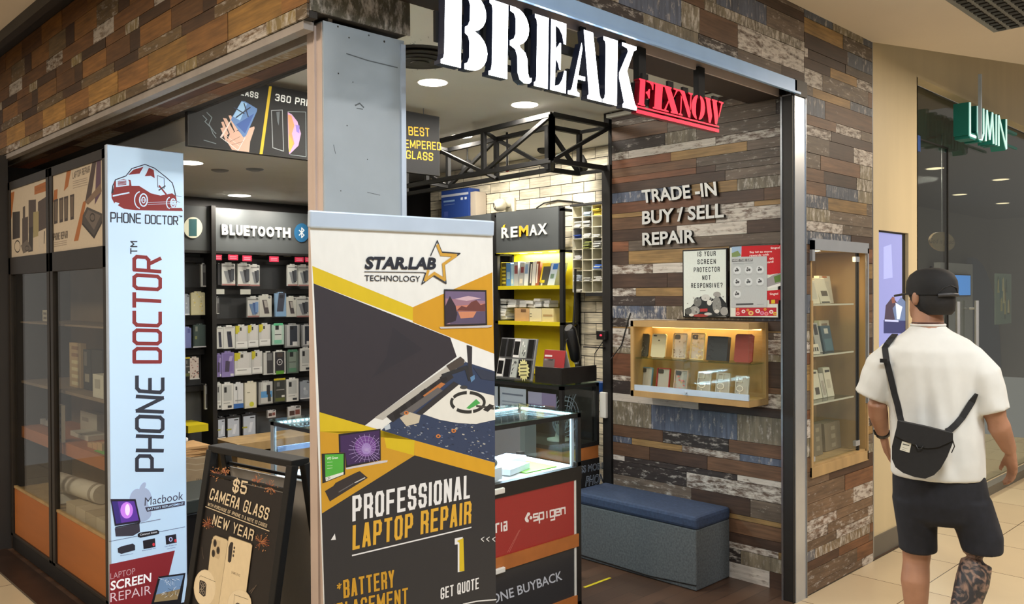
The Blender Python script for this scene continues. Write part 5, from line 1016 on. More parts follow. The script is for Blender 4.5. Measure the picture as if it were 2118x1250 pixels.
a.text('PHONE BUYBACK', *kc(-230, 1335, 1055, 880, -250, 1185), (186, 192, 204), .012); a.line(kc(40, 1190, 0, 1200, -60, 1190), .004, (200, 205, 210)); a.mb.build('advert_panel', co, fix=False, gloss=True, label='black buyback advert panel')
# side arm running to the back
sa = thing('showcase_counter', 'small lit glass showcase on a grey base running back beside the A-frame sign', 'counter', (2.2, 3.46, .006))
ax0, ax1, ay0, ay1 = 1.985, 2.42, 3.235, 3.68
m = MB(); m.box(ax0, ax1, ay0, ay1, .006, .70, (104, 104, 102)); m.box(ax0 - .004, ax1, ay0, ay1, .70, .745, 'alu'); m.build('base', sa)
m = MB(); m.box(ax0, ax0 + .014, ay1 - .03, ay1, .745, ct - .006, 'grey_plastic'); m.box(ax0, ax0 + .012, ay0, ay1, ct - .024, ct - .006, 'black_metal'); m.box(ax1 - .014, ax1, ay1 - .014, ay1, .745, ct - .006, 'black_metal'); m.build('display_frame', sa)
m = MB(); m.box(ax0 - .004, ax1, ay0, ay1 + .004, ct - .006, ct + .004, 'glass_green'); m.build('glass_top', sa)
m = MB(); m.box(ax0 + .002, ax0 + .006, ay0, ay1 - .03, .745, ct - .024, 'glass'); m.build('side_glass', sa)
m = MB(); m.box(ax0 + .03, ax1, ay1 - .008, ay1 - .002, ct - .03, ct - .008, 'grey_plastic')
for i in range(16): m.sphere((ax0 + .05 + i * .023, ay1 - .014, ct - .016), .006, 'glow_led', 6)
m.build('led_strip', sa)
m = MB(); m.box(ax1 - .02, ax1 - .014, ay0, ay1 - .02, .745, .97, (190, 200, 214)); m.box(ax0 + .01, ax1 - .02, ay0, ay1 - .01, .745, .749, 'white_plastic'); m.build('inner_panel', sa)
m = MB(); m.box(ax0 + .02, ax1 - .02, ay1 - .03, ay1 - .02, .86, .885, 'arch_blue'); m.build('shelf_rail', sa)
lamp('counter_light', (2.2, ay1 - .05, ct - .02), 6, .35, COOL, (0, -.4, -1), .015)
def block(name, label, cat, group, x, y, z, sx, sy, sz, k, rot=0, extra=None, parts=None, bev=.002):
    """a box shaped thing standing at (x, y, z)"""
    m = MB(); cr, sr = math.cos(rot), math.sin(rot); A, B = V((cr, sr, 0)), V((-sr, cr, 0)); c = V((x, y, z + sz / 2))
    m.obox(c, A * sx / 2, B * sy / 2, Z * sz / 2, k)
    f = V((x, y, z)) - B * (sy / 2 + .0006) - A * sx / 2; t = V((x, y, z + sz + .0006)) - A * sx / 2 - B * sy / 2
    for (u0, u1, w0, w1, kk) in (extra or []):    # front marks
        m.face([f + A * sx * u0 + Z * sz * w0, f + A * sx * u1 + Z * sz * w0, f + A * sx * u1 + Z * sz * w1, f + A * sx * u0 + Z * sz * w1], kk)
    for (u0, u1, w0, w1, kk) in (parts or []):    # top marks
        m.face([t + A * sx * u0 + B * sy * w0, t + A * sx * u1 + B * sy * w0, t + A * sx * u1 + B * sy * w1, t + A * sx * u0 + B * sy * w1], kk)
    o = m.build(name, fix=not (extra or parts)); o.data.update()
    o.location = (0, 0, 0)
    return tag(o, label, cat, group)
block('display_tray', 'white display board with a green front edge inside the small side showcase', 'tray', None, 2.19, 3.42, .7495, .36, .3, .03, (206, 216, 226), 0, [(0, 1, .05, .8, (116, 176, 50))])
SH = 'boxes in the lit showcase counter'
wb = (206, 214, 224)
block('phone_box', 'white phone box on the green mat, back one in the lit showcase', 'box', SH, 2.97, 3.09, zv + .006, .2, .12, .03, wb, .25)
block('phone_box', 'white phone box on the green mat, front one nearest the glass', 'box', SH, 2.86, 2.94, zv + .006, .2, .1, .028, wb, .3)
block('phone_box', 'long white box at the left inside the lit showcase, behind the black device', 'box', SH, 2.63, 3.02, zv + .006, .22, .1, .03, wb, .35)
block('phone_box', 'upright white box under the black device inside the lit showcase', 'box', SH, 2.64, 2.875, zv + .006, .12, .085, .055, wb, .1, [(.35, .5, .3, .6, (120, 120, 110))])
d = thing('mini_speaker', 'small ribbed black device on the white box inside the lit showcase', 'device', (2.64, 2.875, zv + .062))
m = MB(); m.tube([(2.585, 2.875, zv + .079), (2.695, 2.88, zv + .079)], .018, 'black_plastic', 14); m.build('body', d)
for i in range(5):
    m = MB(); m.tube([(2.60 + i * .02, 2.875, zv + .079), (2.606 + i * .02, 2.875, zv + .079)], .0192, 'grey_plastic', 14); m.build('rib', d)
m = MB(); m.box(2.88, 3.10, 2.86, 3.14, zv + .001, zv + .005, 'green_mat'); tag(m.build('green_mat'), 'bright green mat on the floor of the lit showcase', 'mat')
wg = thing('wire_rack', 'blue-lit diamond wire mesh rack standing inside the lit showcase', 'rack', (2.69, 3.17, zv + .006)); m = MB()
for i in range(-6, 8):
    xa = 2.56 + i * .03
    for s_ in (1, -1):
        p, q = V((xa, 3.2, zv + .01)), V((xa + s_ * .1, 3.2, zv + .2)); 
        if min(p.x, q.x) > 2.54 and max(p.x, q.x) < 2.84: m.tube([p, q], .0016, 'mesh_wire', 5)
m.build('mesh_panel', wg)
m = MB()
for p, q in (((2.54, 3.2, zv + .006), (2.54, 3.2, zv + .21)), ((2.82, 3.2, zv + .006), (2.82, 3.2, zv + .21)), ((2.54, 3.2, zv + .21), (2.82, 3.2, zv + .21)), ((2.54, 3.2, zv + .01), (2.82, 3.2, zv + .01)), ((2.82, 3.2, zv + .21), (2.82, 3.1, zv + .21)), ((2.82, 3.1, zv + .21), (2.82, 3.1, zv + .006))): m.tube([p, q], .003, 'mesh_wire', 6)
m.build('frame', wg)
# ---- service counter under the truss
SX, SY, sz = 3.80, 3.46, 1.05
sv = thing('service_counter', 'tall black service counter with glass top under the truss, behind the lit showcase', 'counter', (4.0, 4.2, .006))
m = MB(); m.box(SX, 4.15, SY, 5.3, .006, .565, 'black_board'); m.box(SX, 4.15, SY, 5.3, .645, .67, 'black_board'); m.box(4.12, 4.15, SY + .03, 5.3, .67, sz - .01, 'black_board'); m.build('carcass', sv)
m = MB(); m.box(SX + .005, 4.145, SY + .003, 5.3, .565, .645, 'orange_wood'); m.build('wooden_band', sv)
m = MB()
for x_ in (SX, 4.125): m.box(x_, x_ + .025, SY, SY + .025, .67, sz - .008, 'black_metal')
m.box(SX, 4.15, SY, SY + .02, sz - .03, sz - .008, 'black_metal'); m.box(SX, SX + .02, SY, 5.3, sz - .03, sz - .008, 'black_metal'); m.build('display_frame', sv)
m = MB(); m.box(SX - .005, 4.155, SY - .005, 5.3, sz - .008, sz + .002, 'glass_green'); m.build('glass_top', sv)
m = MB(); m.box(SX + .004, SX + .008, SY + .02, 5.3, .67, sz - .03, 'glass'); m.build('front_glass', sv)
m = MB(); m.box(SX + .02, 4.13, SY + .004, SY + .008, .67, sz - .03, 'glass'); m.build('end_glass', sv)
a = Art((0, SY - .0006, 0), (0, -1, 0)); k1 = crop(1180, 960, 10.415); SV_ = (160, 170, 184)
a.text('ESS MOBILE', *k1(160, 215, 795, 95, 160, 60), SV_, .025); a.text('ESS MOBILE', *k1(166, 209, 789, 91, 166, 70), (26, 30, 38), -.006); a.text('PHONE', *k1(318, 492, 800, 390, 330, 268), SV_, .035, .15); a.text('PHONE', *k1(326, 484, 793, 384, 338, 278), (26, 30, 38), .0, .15); a.mb.build('lettering', sv, fix=False)
DOC = 'papers behind the glass of the service counter'
def sheet(label, y0_, y1_, z0, z1, k, marks):
    m = MB(); x_ = SX + .012; m.box(x_, x_ + .002, y0_, y1_, z0, z1, k)
    for u0, u1, w0, w1, kk in marks:
        f_ = lambda u, w: (x_ - .0008, y1_ + (y0_ - y1_) * u, z0 + (z1 - z0) * w); m.face([f_(u0, w0), f_(u1, w0), f_(u1, w1), f_(u0, w1)], kk)
    tag(m.build('notice_sheet', fix=False), label, 'paper', DOC)
sheet('white printed notice with text lines behind the service counter glass', 3.78, 4.02, .74, 1.0, (176, 186, 204), [(.1, .9, .82, .86, (110, 120, 140))] + [(.1, .9, .1 + .09 * i, .125 + .09 * i, (140, 150, 172)) for i in range(7)])
sheet('white sheet with pink and blue diamonds behind the service counter glass', 4.04, 4.25, .80, 1.0, (176, 184, 200), [(.3, .5, .35, .75, (170, 60, 110)), (.55, .8, .2, .6, (40, 60, 110)), (.6, .78, .1, .3, (60, 130, 200))])
sheet('pale purple leaflet beside the corner of the service counter', 3.52, 3.76, .84, .99, (132, 122, 160), [(.0, .5, .5, 1, (160, 160, 190)), (.5, .95, .1, .5, (150, 120, 130))])
block('storage_box', 'grey box with a picture on its front behind the lit showcase glass', 'box', None, 3.72, 3.9, .006, .1, .5, .85, (120, 126, 136), 0)
fg = thing('desk_fan', 'grey round wire fan guard seen through the end glass of the service counter', 'fan', (3.97, 3.62, .672))
m = MB()
for i in range(9): m.tube([(3.97 + .12 * math.cos(math.pi * j / 12) * math.cos(i * .35), 3.6 + .03 * math.sin(math.pi * j / 12), .83 + .13 * math.cos(math.pi * j / 6)) for j in range(13)], .0018, 'alu', 5)
for r_ in (.04, .07, .10, .125): m.tube([(3.97 + r_ * math.cos(6.283 * j / 20), 3.585, .83 + r_ * math.sin(6.283 * j / 20)) for j in range(21)], .0022, 'alu', 5)
m.build('guard', fg)
m = MB(); m.lathe((3.97, 3.65, .673), (0, 0, 1), [(.07, 0), (.07, .012), (.02, .02), (.015, .05), (.015, .10)], 'white_plastic', 18); m.build('stand', fg)
m = MB(); m.lathe((3.97, 3.60, .83), (0, 1, 0), [(.03, 0), (.04, .02), (.04, .06), (.02, .08)], 'grey_plastic', 16); m.build('motor_housing', fg)
lw = thing('counter_screen', 'low black L-shaped screen on the corner of the service counter', 'screen', (3.85, 3.5, sz + .003))
zt2, zt3, zt1 = P(1161, 762, 'Y', SY + .02).z, P(1236, 755, 'Y', SY + .02).z, P(1112, 762, 'X', SX + .02).z
yl2 = P(1109, 790, 'X', SX + .02).y
m = MB(); m.box(SX + .01, SX + .02, SY + .02, yl2, sz + .003, zt2, 'black_board'); m.build('side_board', lw)
m = MB(); m.box(SX + .01, 4.14, SY + .012, SY + .022, sz + .003, zt2, 'black_board'); m.build('front_board', lw)
# phones on a slanted board
pr_ = crop(1000, 620, 5.207)
rk = thing('phone_rack', 'slanted grey board holding dummy phones on the service counter', 'rack', (3.9, 4.05, sz + .003))
O_, U_ = P(*pr_(130, 835)[0], 'X', SX + .05), None
yA, yB = P(1027, 780, 'X', SX + .05).y, P(1098, 785, 'X', SX + .05).y; zt4 = P(1075, 701, 'X', SX + .13).z
Wd = V((.10, 0, zt4 - sz - .004)); sh = V((0, P(1110, 701, 'X', SX + .15).y - yB, 0)) * 1.0
def rp(u, w, d=0): return V((SX + .05, yA + (yB - yA) * u, sz + .004)) + (Wd + sh) * w + V((-d, 0, d * .3))
m = MB(); m.prism([rp(-.02, 0), rp(1.02, 0), rp(1.02, 1), rp(-.02, 1)], V((.012, 0, 0)), (120, 122, 124)); m.build('board', rk)
m = MB(); m.bar(rp(.5, .9) + V((.012, 0, 0)), V((SX + .22, (yA + yB) / 2, sz + .006)), .03, .006, 'grey_plastic'); m.build('stay', rk)
for r_ in range(2):
    for c_ in range(5):
        u0, u1, w0, w1 = c_ * .2 + .01, c_ * .2 + .185, (.03, .52)[r_], (.48, .98)[r_]
        txt = (c_ in (3,) and r_ == 1) or (c_ == 2 and r_ == 0); wht = (c_ == 2 and r_ == 1) or (c_ == 0 and r_ == 0)
        t_ = thing('dummy_phone', '%s dummy phone, number %s from left, %s rack row' % ('pale grey patterned' if txt else 'white-edged' if wht else 'black', ['one', 'two', 'three', 'four', 'five'][c_], ['lower', 'upper'][r_]), 'phone', tuple(rp(u0, w0)), 'dummy phones on the slanted rack')
        m = MB(); m.prism([rp(u0, w0, .001), rp(u1, w0, .001), rp(u1, w1, .001), rp(u0, w1, .001)], V((-.007, 0, .002)), (150, 156, 152) if txt else (200, 200, 200) if wht else (60, 60, 64)); m.build('shell', t_)
        m = MB()
        if txt:
            for i in range(9):
                uu, ww = rr.uniform(u0 + .02, u1 - .05), rr.uniform(w0 + .03, w1 - .1); m.face([rp(uu, ww, .0095), rp(uu + .03, ww + .01, .0095), rp(uu + .035, ww + .05, .0095), rp(uu + .01, ww + .06, .0095)], rr.choice([(60, 66, 66), (210, 214, 210), (40, 44, 46)]))
            m.build('print', t_, fix=False)
        else:
            mg = .06 if wht else .012; m.face([rp(u0 + .012, w0 + mg, .0095), rp(u1 - .012, w0 + mg, .0095), rp(u1 - .012, w1 - mg, .0095), rp(u0 + .012, w1 - mg, .0095)], (12, 12, 14)); m.build('screen', t_, fix=False, gloss=True)
st_ = MB(); q_ = c1(1000, 620, 5.207); ctr = P(*q_(430, 760), 'X', SX + .03)
pts = []
for i in range(32):
    r_ = (.066 if i % 2 else .052); t = 6.283 * i / 32; pts.append(ctr + V((0, -r_ * .78 * math.cos(t), r_ * 1.05 * math.sin(t))))
st_.prism(pts, (.004, 0, 0), (216, 212, 150))
for i in range(4): st_.face([ctr + V((-.0008, .03, .035 - i * .022)), ctr + V((-.0008, -.03, .04 - i * .022)), ctr + V((-.0008, -.03, .034 - i * .022)), ctr + V((-.0008, .03, .029 - i * .022))], (60, 60, 48))
tag(st_.build('price_star', fix=False), 'cream starburst price tag in front of the dummy phone rack', 'price tag')
# tent calendar, heat tool, cables
cl = thing('desk_calendar', 'red and grey tent calendar standing behind the black counter screen', 'calendar', (3.93, 3.66, sz + .003))
A_, B_, T_ = P(*q_(625, 740), 'X', SX + .10), P(*q_(850, 740), 'X', SX + .10), P(*q_(640, 540), 'X', SX + .12)
zc = sz + .004; A_.z = B_.z = zc; up_ = V((.03, 0, T_.z - zc))
m = MB(); m.prism([A_, B_, B_ + up_, A_ + up_], V((.003, 0, 0)), (150, 40, 44)); f_ = lambda u, w: A_ + (B_ - A_) * u + up_ * w + V((-.0012, 0, 0))
for p in ((0, .55, .0, .72, (96, 84, 84)), (.05, .4, .78, .84, (210, 200, 200)), (.05, .45, .66, .72, (210, 200, 200)), (.5, .72, .1, .45, (226, 214, 206)), (.3, .5, .02, .25, (170, 50, 50)), (.7, .95, .05, .2, (216, 200, 200)), (.45, .8, .3, .4, (120, 96, 92))): m.face([f_(p[0], p[2]), f_(p[1], p[2]), f_(p[1], p[3]), f_(p[0], p[3])], p[4])
m.build('front_leaf', cl, fix=False)
m = MB(); bk = V((.10, 0, 0)); m.prism([A_ + bk, B_ + bk, B_ + up_ + V((.006, 0, 0)), A_ + up_ + V((.006, 0, 0))], V((.003, 0, 0)), (200, 200, 202)); m.build('back_leaf', cl)
ht = thing('hanging_tool', 'dark blue cylindrical repair tool hanging above the service counter', 'tool', tuple(P(1185, 760, 'Y', 3.75)))
tp = lambda x, y: P(*q_(x, y), 'Y', 3.75)
m = MB(); m.tube([tp(915, 300), tp(930, 320), tp(975, 520), tp(995, 640), tp(1000, 665)], [.03, .041, .041, .036, .022], 'black_plastic', 16); m.build('body', ht)
m = MB(); m.tube([tp(1000, 665), tp(1003, 690)], .016, 'chrome', 12); m.build('nozzle', ht)
m = MB(); m.tube([tp(965, 300), tp(975, 180), tp(985, 0), tp(990, -330)], .008, 'black_plastic', 8); m.build('hanger_rod', ht)
m = MB(); m.tube([tp(925, 420), tp(895, 430), tp(878, 520), tp(885, 600), tp(870, 680), tp(880, 735)], .004, 'rubber', 6); m.build('cable', ht)
kx = thing('switch_box', 'small black switch box with a red light on the black post', 'switch', tuple(P(1252, 692, 'X', 4.17)))
m = MB(); p = P(1252, 693, 'X', 4.17); m.box(p.x - .03, p.x + .02, p.y - .02, p.y + .05, p.z - .03, p.z + .025, 'black_plastic'); m.build('housing', kx, bevel=.003)
m = MB(); m.sphere((p.x - .032, p.y + .01, p.z - .002), .008, 'glow_red', 8); m.build('indicator', kx)
m = MB(); m.box(p.x - .03, p.x + .0, p.y, p.y + .16, p.z - .085, p.z - .078, 'black_plastic'); m.build('arm', kx)
m = MB(); m.tube([p + V((-.01, .0, -.03)), p + V((-.02, .07, -.12)), p + V((-.02, .075, -.2)), p + V((-.02, .06, -.26))], .003, 'rubber', 6); m.build('cable', kx)
m = MB(); m.tube([P(1262, 745, 'X', 4.16), P(1285, 715, 'X', 4.185), P(1300, 660, 'X', 4.185), P(1304, 648, 'X', 4.185)], .0035, 'rubber', 6); tag(m.build('power_cable'), 'thin black cable on the board wall left of the glass showcase', 'cable')
m = MB(); p = P(1252, 840, 'X', 4.16); m.box(4.15, 4.175, p.y - .01, p.y + .04, P(1252, 865, 'X', 4.16).z, P(1252, 812, 'X', 4.16).z, 'white_plastic'); tag(m.build('power_strip', bevel=.004), 'white power strip hanging on the black post beside the service counter', 'power strip')
m = MB(); p = P(1250, 800, 'X', 4.24); m.box(4.2, 4.26, p.y - .05, p.y + .05, p.z - .045, p.z + .03, 'blue_plastic'); tag(m.build('storage_box', bevel=.004), 'bright blue box behind the black post', 'box')
# ================================================================== TRUSS
tr = thing('ceiling_truss', 'black welded steel box truss over the service counter, carried by a black post', 'truss', (4.0, 3.4, 0))
zA, zB = 2.40, 2.672; cA = V((3.69, 3.43, 0)); cR = V((4.235, 3.42, 0)); cL = V((3.80, 5.35, 0)); off = V((.27, .0, 0)); offR = V((.0, .27, 0)); w_ = .028
def at(p, z): return V((p.x, p.y, z))
def panel(nm, p, q, nseg, flip, k='black_metal'):
    m = MB(); m.bar(at(p, zA), at(q, zA), w_, w_, k); m.bar(at(p, zB), at(q, zB), w_, w_, k)
    for i in range(nseg + 1): s_ = p.lerp(q, i / nseg); m.bar(at(s_, zA), at(s_, zB), w_, w_, k)
    for i in range(nseg):
        a_, b_ = p.lerp(q, i / nseg), p.lerp(q, (i + 1) / nseg); lo, hi = (zA, zB) if (i + flip) % 2 else (zB, zA); m.bar(at(a_, lo), at(b_, hi), w_ * .8, w_ * .8, k)
    m.build(nm, tr)
panel('front_panel', cA, cL, 3, 0); panel('rear_panel', cA + off + V((0, .25, 0)), cL + off, 3, 1)
panel('end_panel', cA, cR, 1, 1); panel('end_panel', cA + offR + V((.25, 0, 0)), cR + offR, 1, 0)
for i in range(4):
    s_ = cA.lerp(cL, i / 3); e_ = (cA + off + V((0, .25, 0))).lerp(cL + off, i / 3)
    for z_ in (zA, zB): m = MB(); m.bar(at(s_, z_), at(e_, z_), .02, .02, 'black_metal'); m.build('cross_bar', tr)
for z_ in (zA, zB): m = MB(); m.bar(at(cR, z_), at(cR + offR, z_), .02, .02, 'black_metal'); m.build('cross_bar', tr)
m = MB(); m.box(4.175, 4.235, 3.385, 3.45, .006, zA + .02, 'black_board'); m.build('post', tr)
m = MB(); m.box(4.185, 4.225, 3.40, 3.44, zB, 2.75, 'black_metal'); m.build('ceiling_fixing', tr)
# ================================================================== YELLOW SHELVING UNIT
r3 = crop(1000, 380, 4.807); r31 = c1(1000, 380, 4.807)
RX = 4.85; ry0, ry1 = 4.40, 5.165; rx1 = 5.055
ru = thing('shelving_unit', 'black-framed yellow shelving unit with REMAX header behind the service counter', 'shelf unit', (5.05, 4.78, .006))
m = MB()
for y_ in (ry0, ry1 - .03):
    for x_ in (RX, rx1 - .03): m.box(x_, x_ + .03, y_, y_ + .035, .006, 2.285, 'black_metal')
for z_ in (1.385, 1.95, 2.27): m.box(RX, rx1, ry0, ry0 + .03, z_ - .02, z_, 'black_metal'); m.box(RX, rx1, ry1 - .03, ry1, z_ - .02, z_, 'black_metal')
m.build('frame', ru)
m = MB(); m.box(rx1 - .012, rx1 - .002, ry0, ry1, .3, 1.95, 'yellow_panel'); m.build('back_panel', ru)
szs = [P(1035, 592, 'X', RX).z, P(1035, 664, 'X', RX).z]
for z_ in szs + [1.0]:
    m = MB(); m.box(RX + .005, rx1 - .012, ry0 + .02, ry1 - .02, z_ - .03, z_, 'yellow_panel'); m.build('shelf', ru)
m = MB(); m.box(RX - .012, RX + .02, ry0 + .035, ry1 - .03, 1.95, 2.285, 'header_grey'); hd = m.build('header_board', ru)
m = MB(); m.box(RX - .012, rx1, ry0 + .03, ry1 - .03, 1.945, 1.95, 'yellow_panel')
for y_ in (4.62, 4.78, 4.95): m.disc((RX + .12, y_, 1.9445), (0, 0, -1), .035, 'glow_under', 12)
m.build('light_pelmet', ru)
lamp('shelf_light', (RX + .12, 4.78, 1.935), 10.0, .55, NEUT, (.1, 0, -1), .08)
fs_ = MB(); vs, ff, _ = text_mesh('REMAX', .03)
A_, B_, T_ = P(*r31(178, 545), 'X', RX - .022), P(*r31(632, 503), 'X', RX - .022), P(*r31(178, 440), 'X', RX - .022)
def sub_text(mb, t, u0, u1, k, bold=.03):
    v2, f2, _ = text_mesh(t, bold); solid_poly(mb, [A_ + (B_ - A_) * (u0 + (u1 - u0) * float(v[0])) + (T_ - A_) * float(v[1]) for v in v2], f2, V((.009, 0, 0)), k, 'grey_plastic')
for t, u0, u1, k in (('R', 0, .175, (214, 216, 204)), ('E', .21, .365, (214, 216, 204)), ('M', .40, .60, (226, 170, 40)), ('A', .625, .79, (214, 216, 204)), ('X', .80, 1.0, (214, 216, 204))):
    m = MB(); sub_text(m, t, u0, u1, k); m.build('letter', hd, fix=False)
m = MB(); m.prism([P(*r31(*p), 'X', RX - .02) for p in ((176, 440), (195, 428), (192, 420), (215, 405), (205, 425), (215, 428), (180, 462))], (.006, 0, 0), (226, 190, 40)); m.build('letter_flash', hd, fix=False)
SG = 'accessory boxes on the top yellow shelf'
for i, (xa, xb, yt, k, desc, sl, mk) in enumerate([(145, 180, 785, (190, 170, 40), 'yellow slim box', 0, [(.2, .8, .75, .95, (40, 40, 40))]), (182, 226, 790, (90, 80, 40), 'yellow and black striped box', 0, [(.1, .9, .1 + .16 * j, .18 + .16 * j, (206, 190, 60)) for j in range(5)]),
        (228, 270, 790, (80, 130, 190), 'mid blue box', 0, [(.15, .85, .3, .6, (150, 180, 200))]), (272, 300, 800, (150, 186, 214), 'pale blue slim box', 0, [(.2, .8, .1, .3, (206, 210, 200))]), (302, 345, 780, (170, 176, 184), 'grey and red box', 0, [(.2, .9, .5, .85, (130, 70, 76))]),
        (347, 395, 785, (160, 164, 170), 'grey box with a maroon mark', .1, [(.3, .9, .55, .8, (120, 60, 66)), (.2, .8, .1, .3, (206, 200, 190))]), (400, 440, 780, (206, 214, 222), 'white and blue box', .1, [(.1, .8, .5, .9, (120, 150, 190))]), (445, 473, 778, (60, 62, 68), 'black and white box', .1, [(.5, .9, .1, .9, (206, 206, 206))]),
        (476, 512, 775, (206, 208, 206), 'plain white box', .1, []), (515, 550, 775, (140, 76, 54), 'brown and white box', .1, [(.1, .5, .1, .9, (214, 210, 204))]), (552, 632, 795, (70, 72, 70), 'dark box with a thick yellow border', .25, [(0, .18, .15, 1, (226, 200, 40)), (.18, 1, .85, 1, (226, 200, 40)), (.1, .6, .12, .24, (226, 200, 40)), (.2, .4, 0, .1, (216, 216, 206))]),
        (634, 702, 790, (190, 206, 224), 'white and blue leaning box', .3, [(.3, 1, .7, .95, (50, 110, 190)), (.2, .7, .3, .5, (110, 140, 120))])]):
    A = P(*r31(xa, 985), 'X', RX + .06); B = P(*r31(xb, 985), 'X', RX + .06); T = P(*r31(xa, yt), 'X', RX + .06)
    h_ = T.z - szs[0]; m = MB(); z0 = szs[0] + .001; s_ = sl * h_
    p = [V((RX + .06, A.y, z0)), V((RX + .06, B.y, z0)), V((RX + .17, B.y, z0)), V((RX + .17, A.y, z0)), V((RX + .06, A.y - s_, z0 + h_)), V((RX + .06, B.y - s_, z0 + h_)), V((RX + .17, B.y - s_, z0 + h_)), V((RX + .17, A.y - s_, z0 + h_))]
    m.hexa(p, k)
    for u0, u1, w0, w1, kk in mk:
        q = lambda u, w: p[0].lerp(p[1], u).lerp(p[4].lerp(p[5], u), w) + V((-.0008, 0, 0)); m.face([q(u0, w0), q(u1, w0), q(u1, w1), q(u0, w1)], kk)
    tag(m.build('accessory_box', fix=False), '%s, top yellow shelf, number %d from left' % (desc, i + 1), 'box', SG)
WGp = 'white packets heaped on the middle yellow shelf'
for i, (xa, xb, yt, yb_) in enumerate([(150, 190, 40, 205), (212, 305, 60, 205), (215, 303, -5, 55), (312, 408, 0, 95), (514, 596, 10, 95), (606, 684, -10, 90), (692, 756, 10, 90), (424, 504, 10, 92)]):
    A = P(*pr_(xa, 205)[0], 'X', RX + .1); B = P(*pr_(xb, 205)[0], 'X', RX + .1); zt = P(*pr_(xa, yt)[0], 'X', RX + .1).z; z0 = P(*pr_(xa, yb_)[0], 'X', RX + .1).z; z0 = max(szs[1] + .001, z0) if yb_ < 200 else szs[1] + .001
    c_ = V((RX + .1, (A.y + B.y) / 2, 0)); w2, h2 = abs(A.y - B.y), zt - z0; n_l = max(2, int(h2 / .022)); m = MB()
    for j in range(n_l): m.obox(c_ + V((rr.uniform(-.01, .01), rr.uniform(-.012, .012), z0 + .008 + (j + .5) * (h2 - .008) / n_l)), V((.06, .008 * rr.uniform(-1, 1), 0)), V((0, w2 * .45, .004 * rr.uniform(-1, 1))), V((0, .0, h2 / n_l * .46)), rr.choice([(206, 208, 204), (190, 192, 190), (214, 214, 208)]))
    tag(m.build('packet_stack', fix=False, bevel=.004), 'crumpled white packet stack on the middle yellow shelf, %s' % ['at the left end', 'second at the front', 'on top of the second', 'lying above the kraft box', 'above the plain white carton', 'heaped highest at the right', 'at the right end', 'in the middle of the heap'][i], 'packet', WGp)
for i, (xa, xb, yt, k, desc, mk) in enumerate([(335, 490, 95, 'kraft', 'kraft cardboard carton with a dark tab', [(.45, .8, .7, .95, (110, 80, 50))]), (495, 625, 95, (206, 196, 160), 'cream carton with printed lines', [(.05, .2, .55, .6, (60, 60, 50)), (.05, .2, .35, .4, (60, 60, 50))]), (630, 755, 95, (206, 192, 140), 'yellowish carton with folded flap', [(.1, .9, .4, .55, (170, 140, 90))])]):
    A = P(*pr_(xa, 210)[0], 'X', RX + .03); B = P(*pr_(xb, 210)[0], 'X', RX + .03); zt = P(*pr_((xa + xb) / 2, yt)[0], 'X', RX + .03).z; m = MB(); z0 = szs[1] + .001
    m.box(RX + .03, RX + .15 if i else RX + .055, B.y, A.y, z0, zt, k)
    for u0, u1, w0, w1, kk in mk: m.face([(RX + .0292, A.y + (B.y - A.y) * u, z0 + (zt - z0) * w) for u, w in ((u0, w0), (u1, w0), (u1, w1), (u0, w1))], kk)
    tag(m.build('carton_box', fix=False), desc + ' at the front of the middle yellow shelf', 'box')
# second unit beside it, hidden lower down by the banner
su = thing('shelving_unit', 'black shelving unit with a plain grey header, left of the yellow one', 'shelf unit', (5.05, 5.7, .006))
m = MB(); m.box(RX - .012, RX + .02, 5.20, 6.15, 1.95, 2.285, 'header_grey'); m.build('header_board', su)
m = MB(); m.box(RX, RX + .04, 5.17, 5.205, .006, 2.285, 'black_metal'); m.box(RX, RX + .04, 6.15, 6.19, .006, 2.285, 'black_metal'); m.box(rx1 - .02, rx1, 5.17, 6.19, .006, 1.95, 'black_board'); m.box(RX, rx1, 5.17, 6.19, .4, .43, 'black_board'); m.build('frame', su)
b0 = c1(820, 340, 5.683); A_, B_ = P(*b0(530, 660), 'X', 4.93), P(*b0(848, 620), 'X', 4.93); zt = P(*b0(530, 320), 'X', 4.93).z; z0 = 2.286
bb = thing('storage_box', 'dark blue carton with white printed labels on top of the grey header', 'box', (5.0, (A_.y + B_.y) / 2, z0))
m = MB(); m.box(4.93, 5.06, B_.y, A_.y, z0, zt, (34, 62, 130)); m.build('carton', bb); m = MB()
f_ = lambda u, w: (4.9292, A_.y + (B_.y - A_.y) * u, z0 + (zt - z0) * w)
for p in ((0, 1, .78, .86, (170, 176, 190)), (.08, .5, .60, .66, (120, 150, 190)), (.72, .8, .62, .7, (190, 200, 214)), (.86, .94, .62, .7, (190, 200, 214)), (.1, .25, .1, .28, (60, 80, 150)), (.1, .5, .5, .52, (100, 120, 170))): m.face([f_(p[0], p[2]), f_(p[1], p[2]), f_(p[1], p[3]), f_(p[0], p[3])], p[4])
m.build('label_print', bb, fix=False)
block('storage_box', 'small brown and white box beside the blue carton on the grey header', 'box', None, 5.0, B_.y - .05, z0, .12, .07, (zt - z0) * .85, (170, 160, 146))
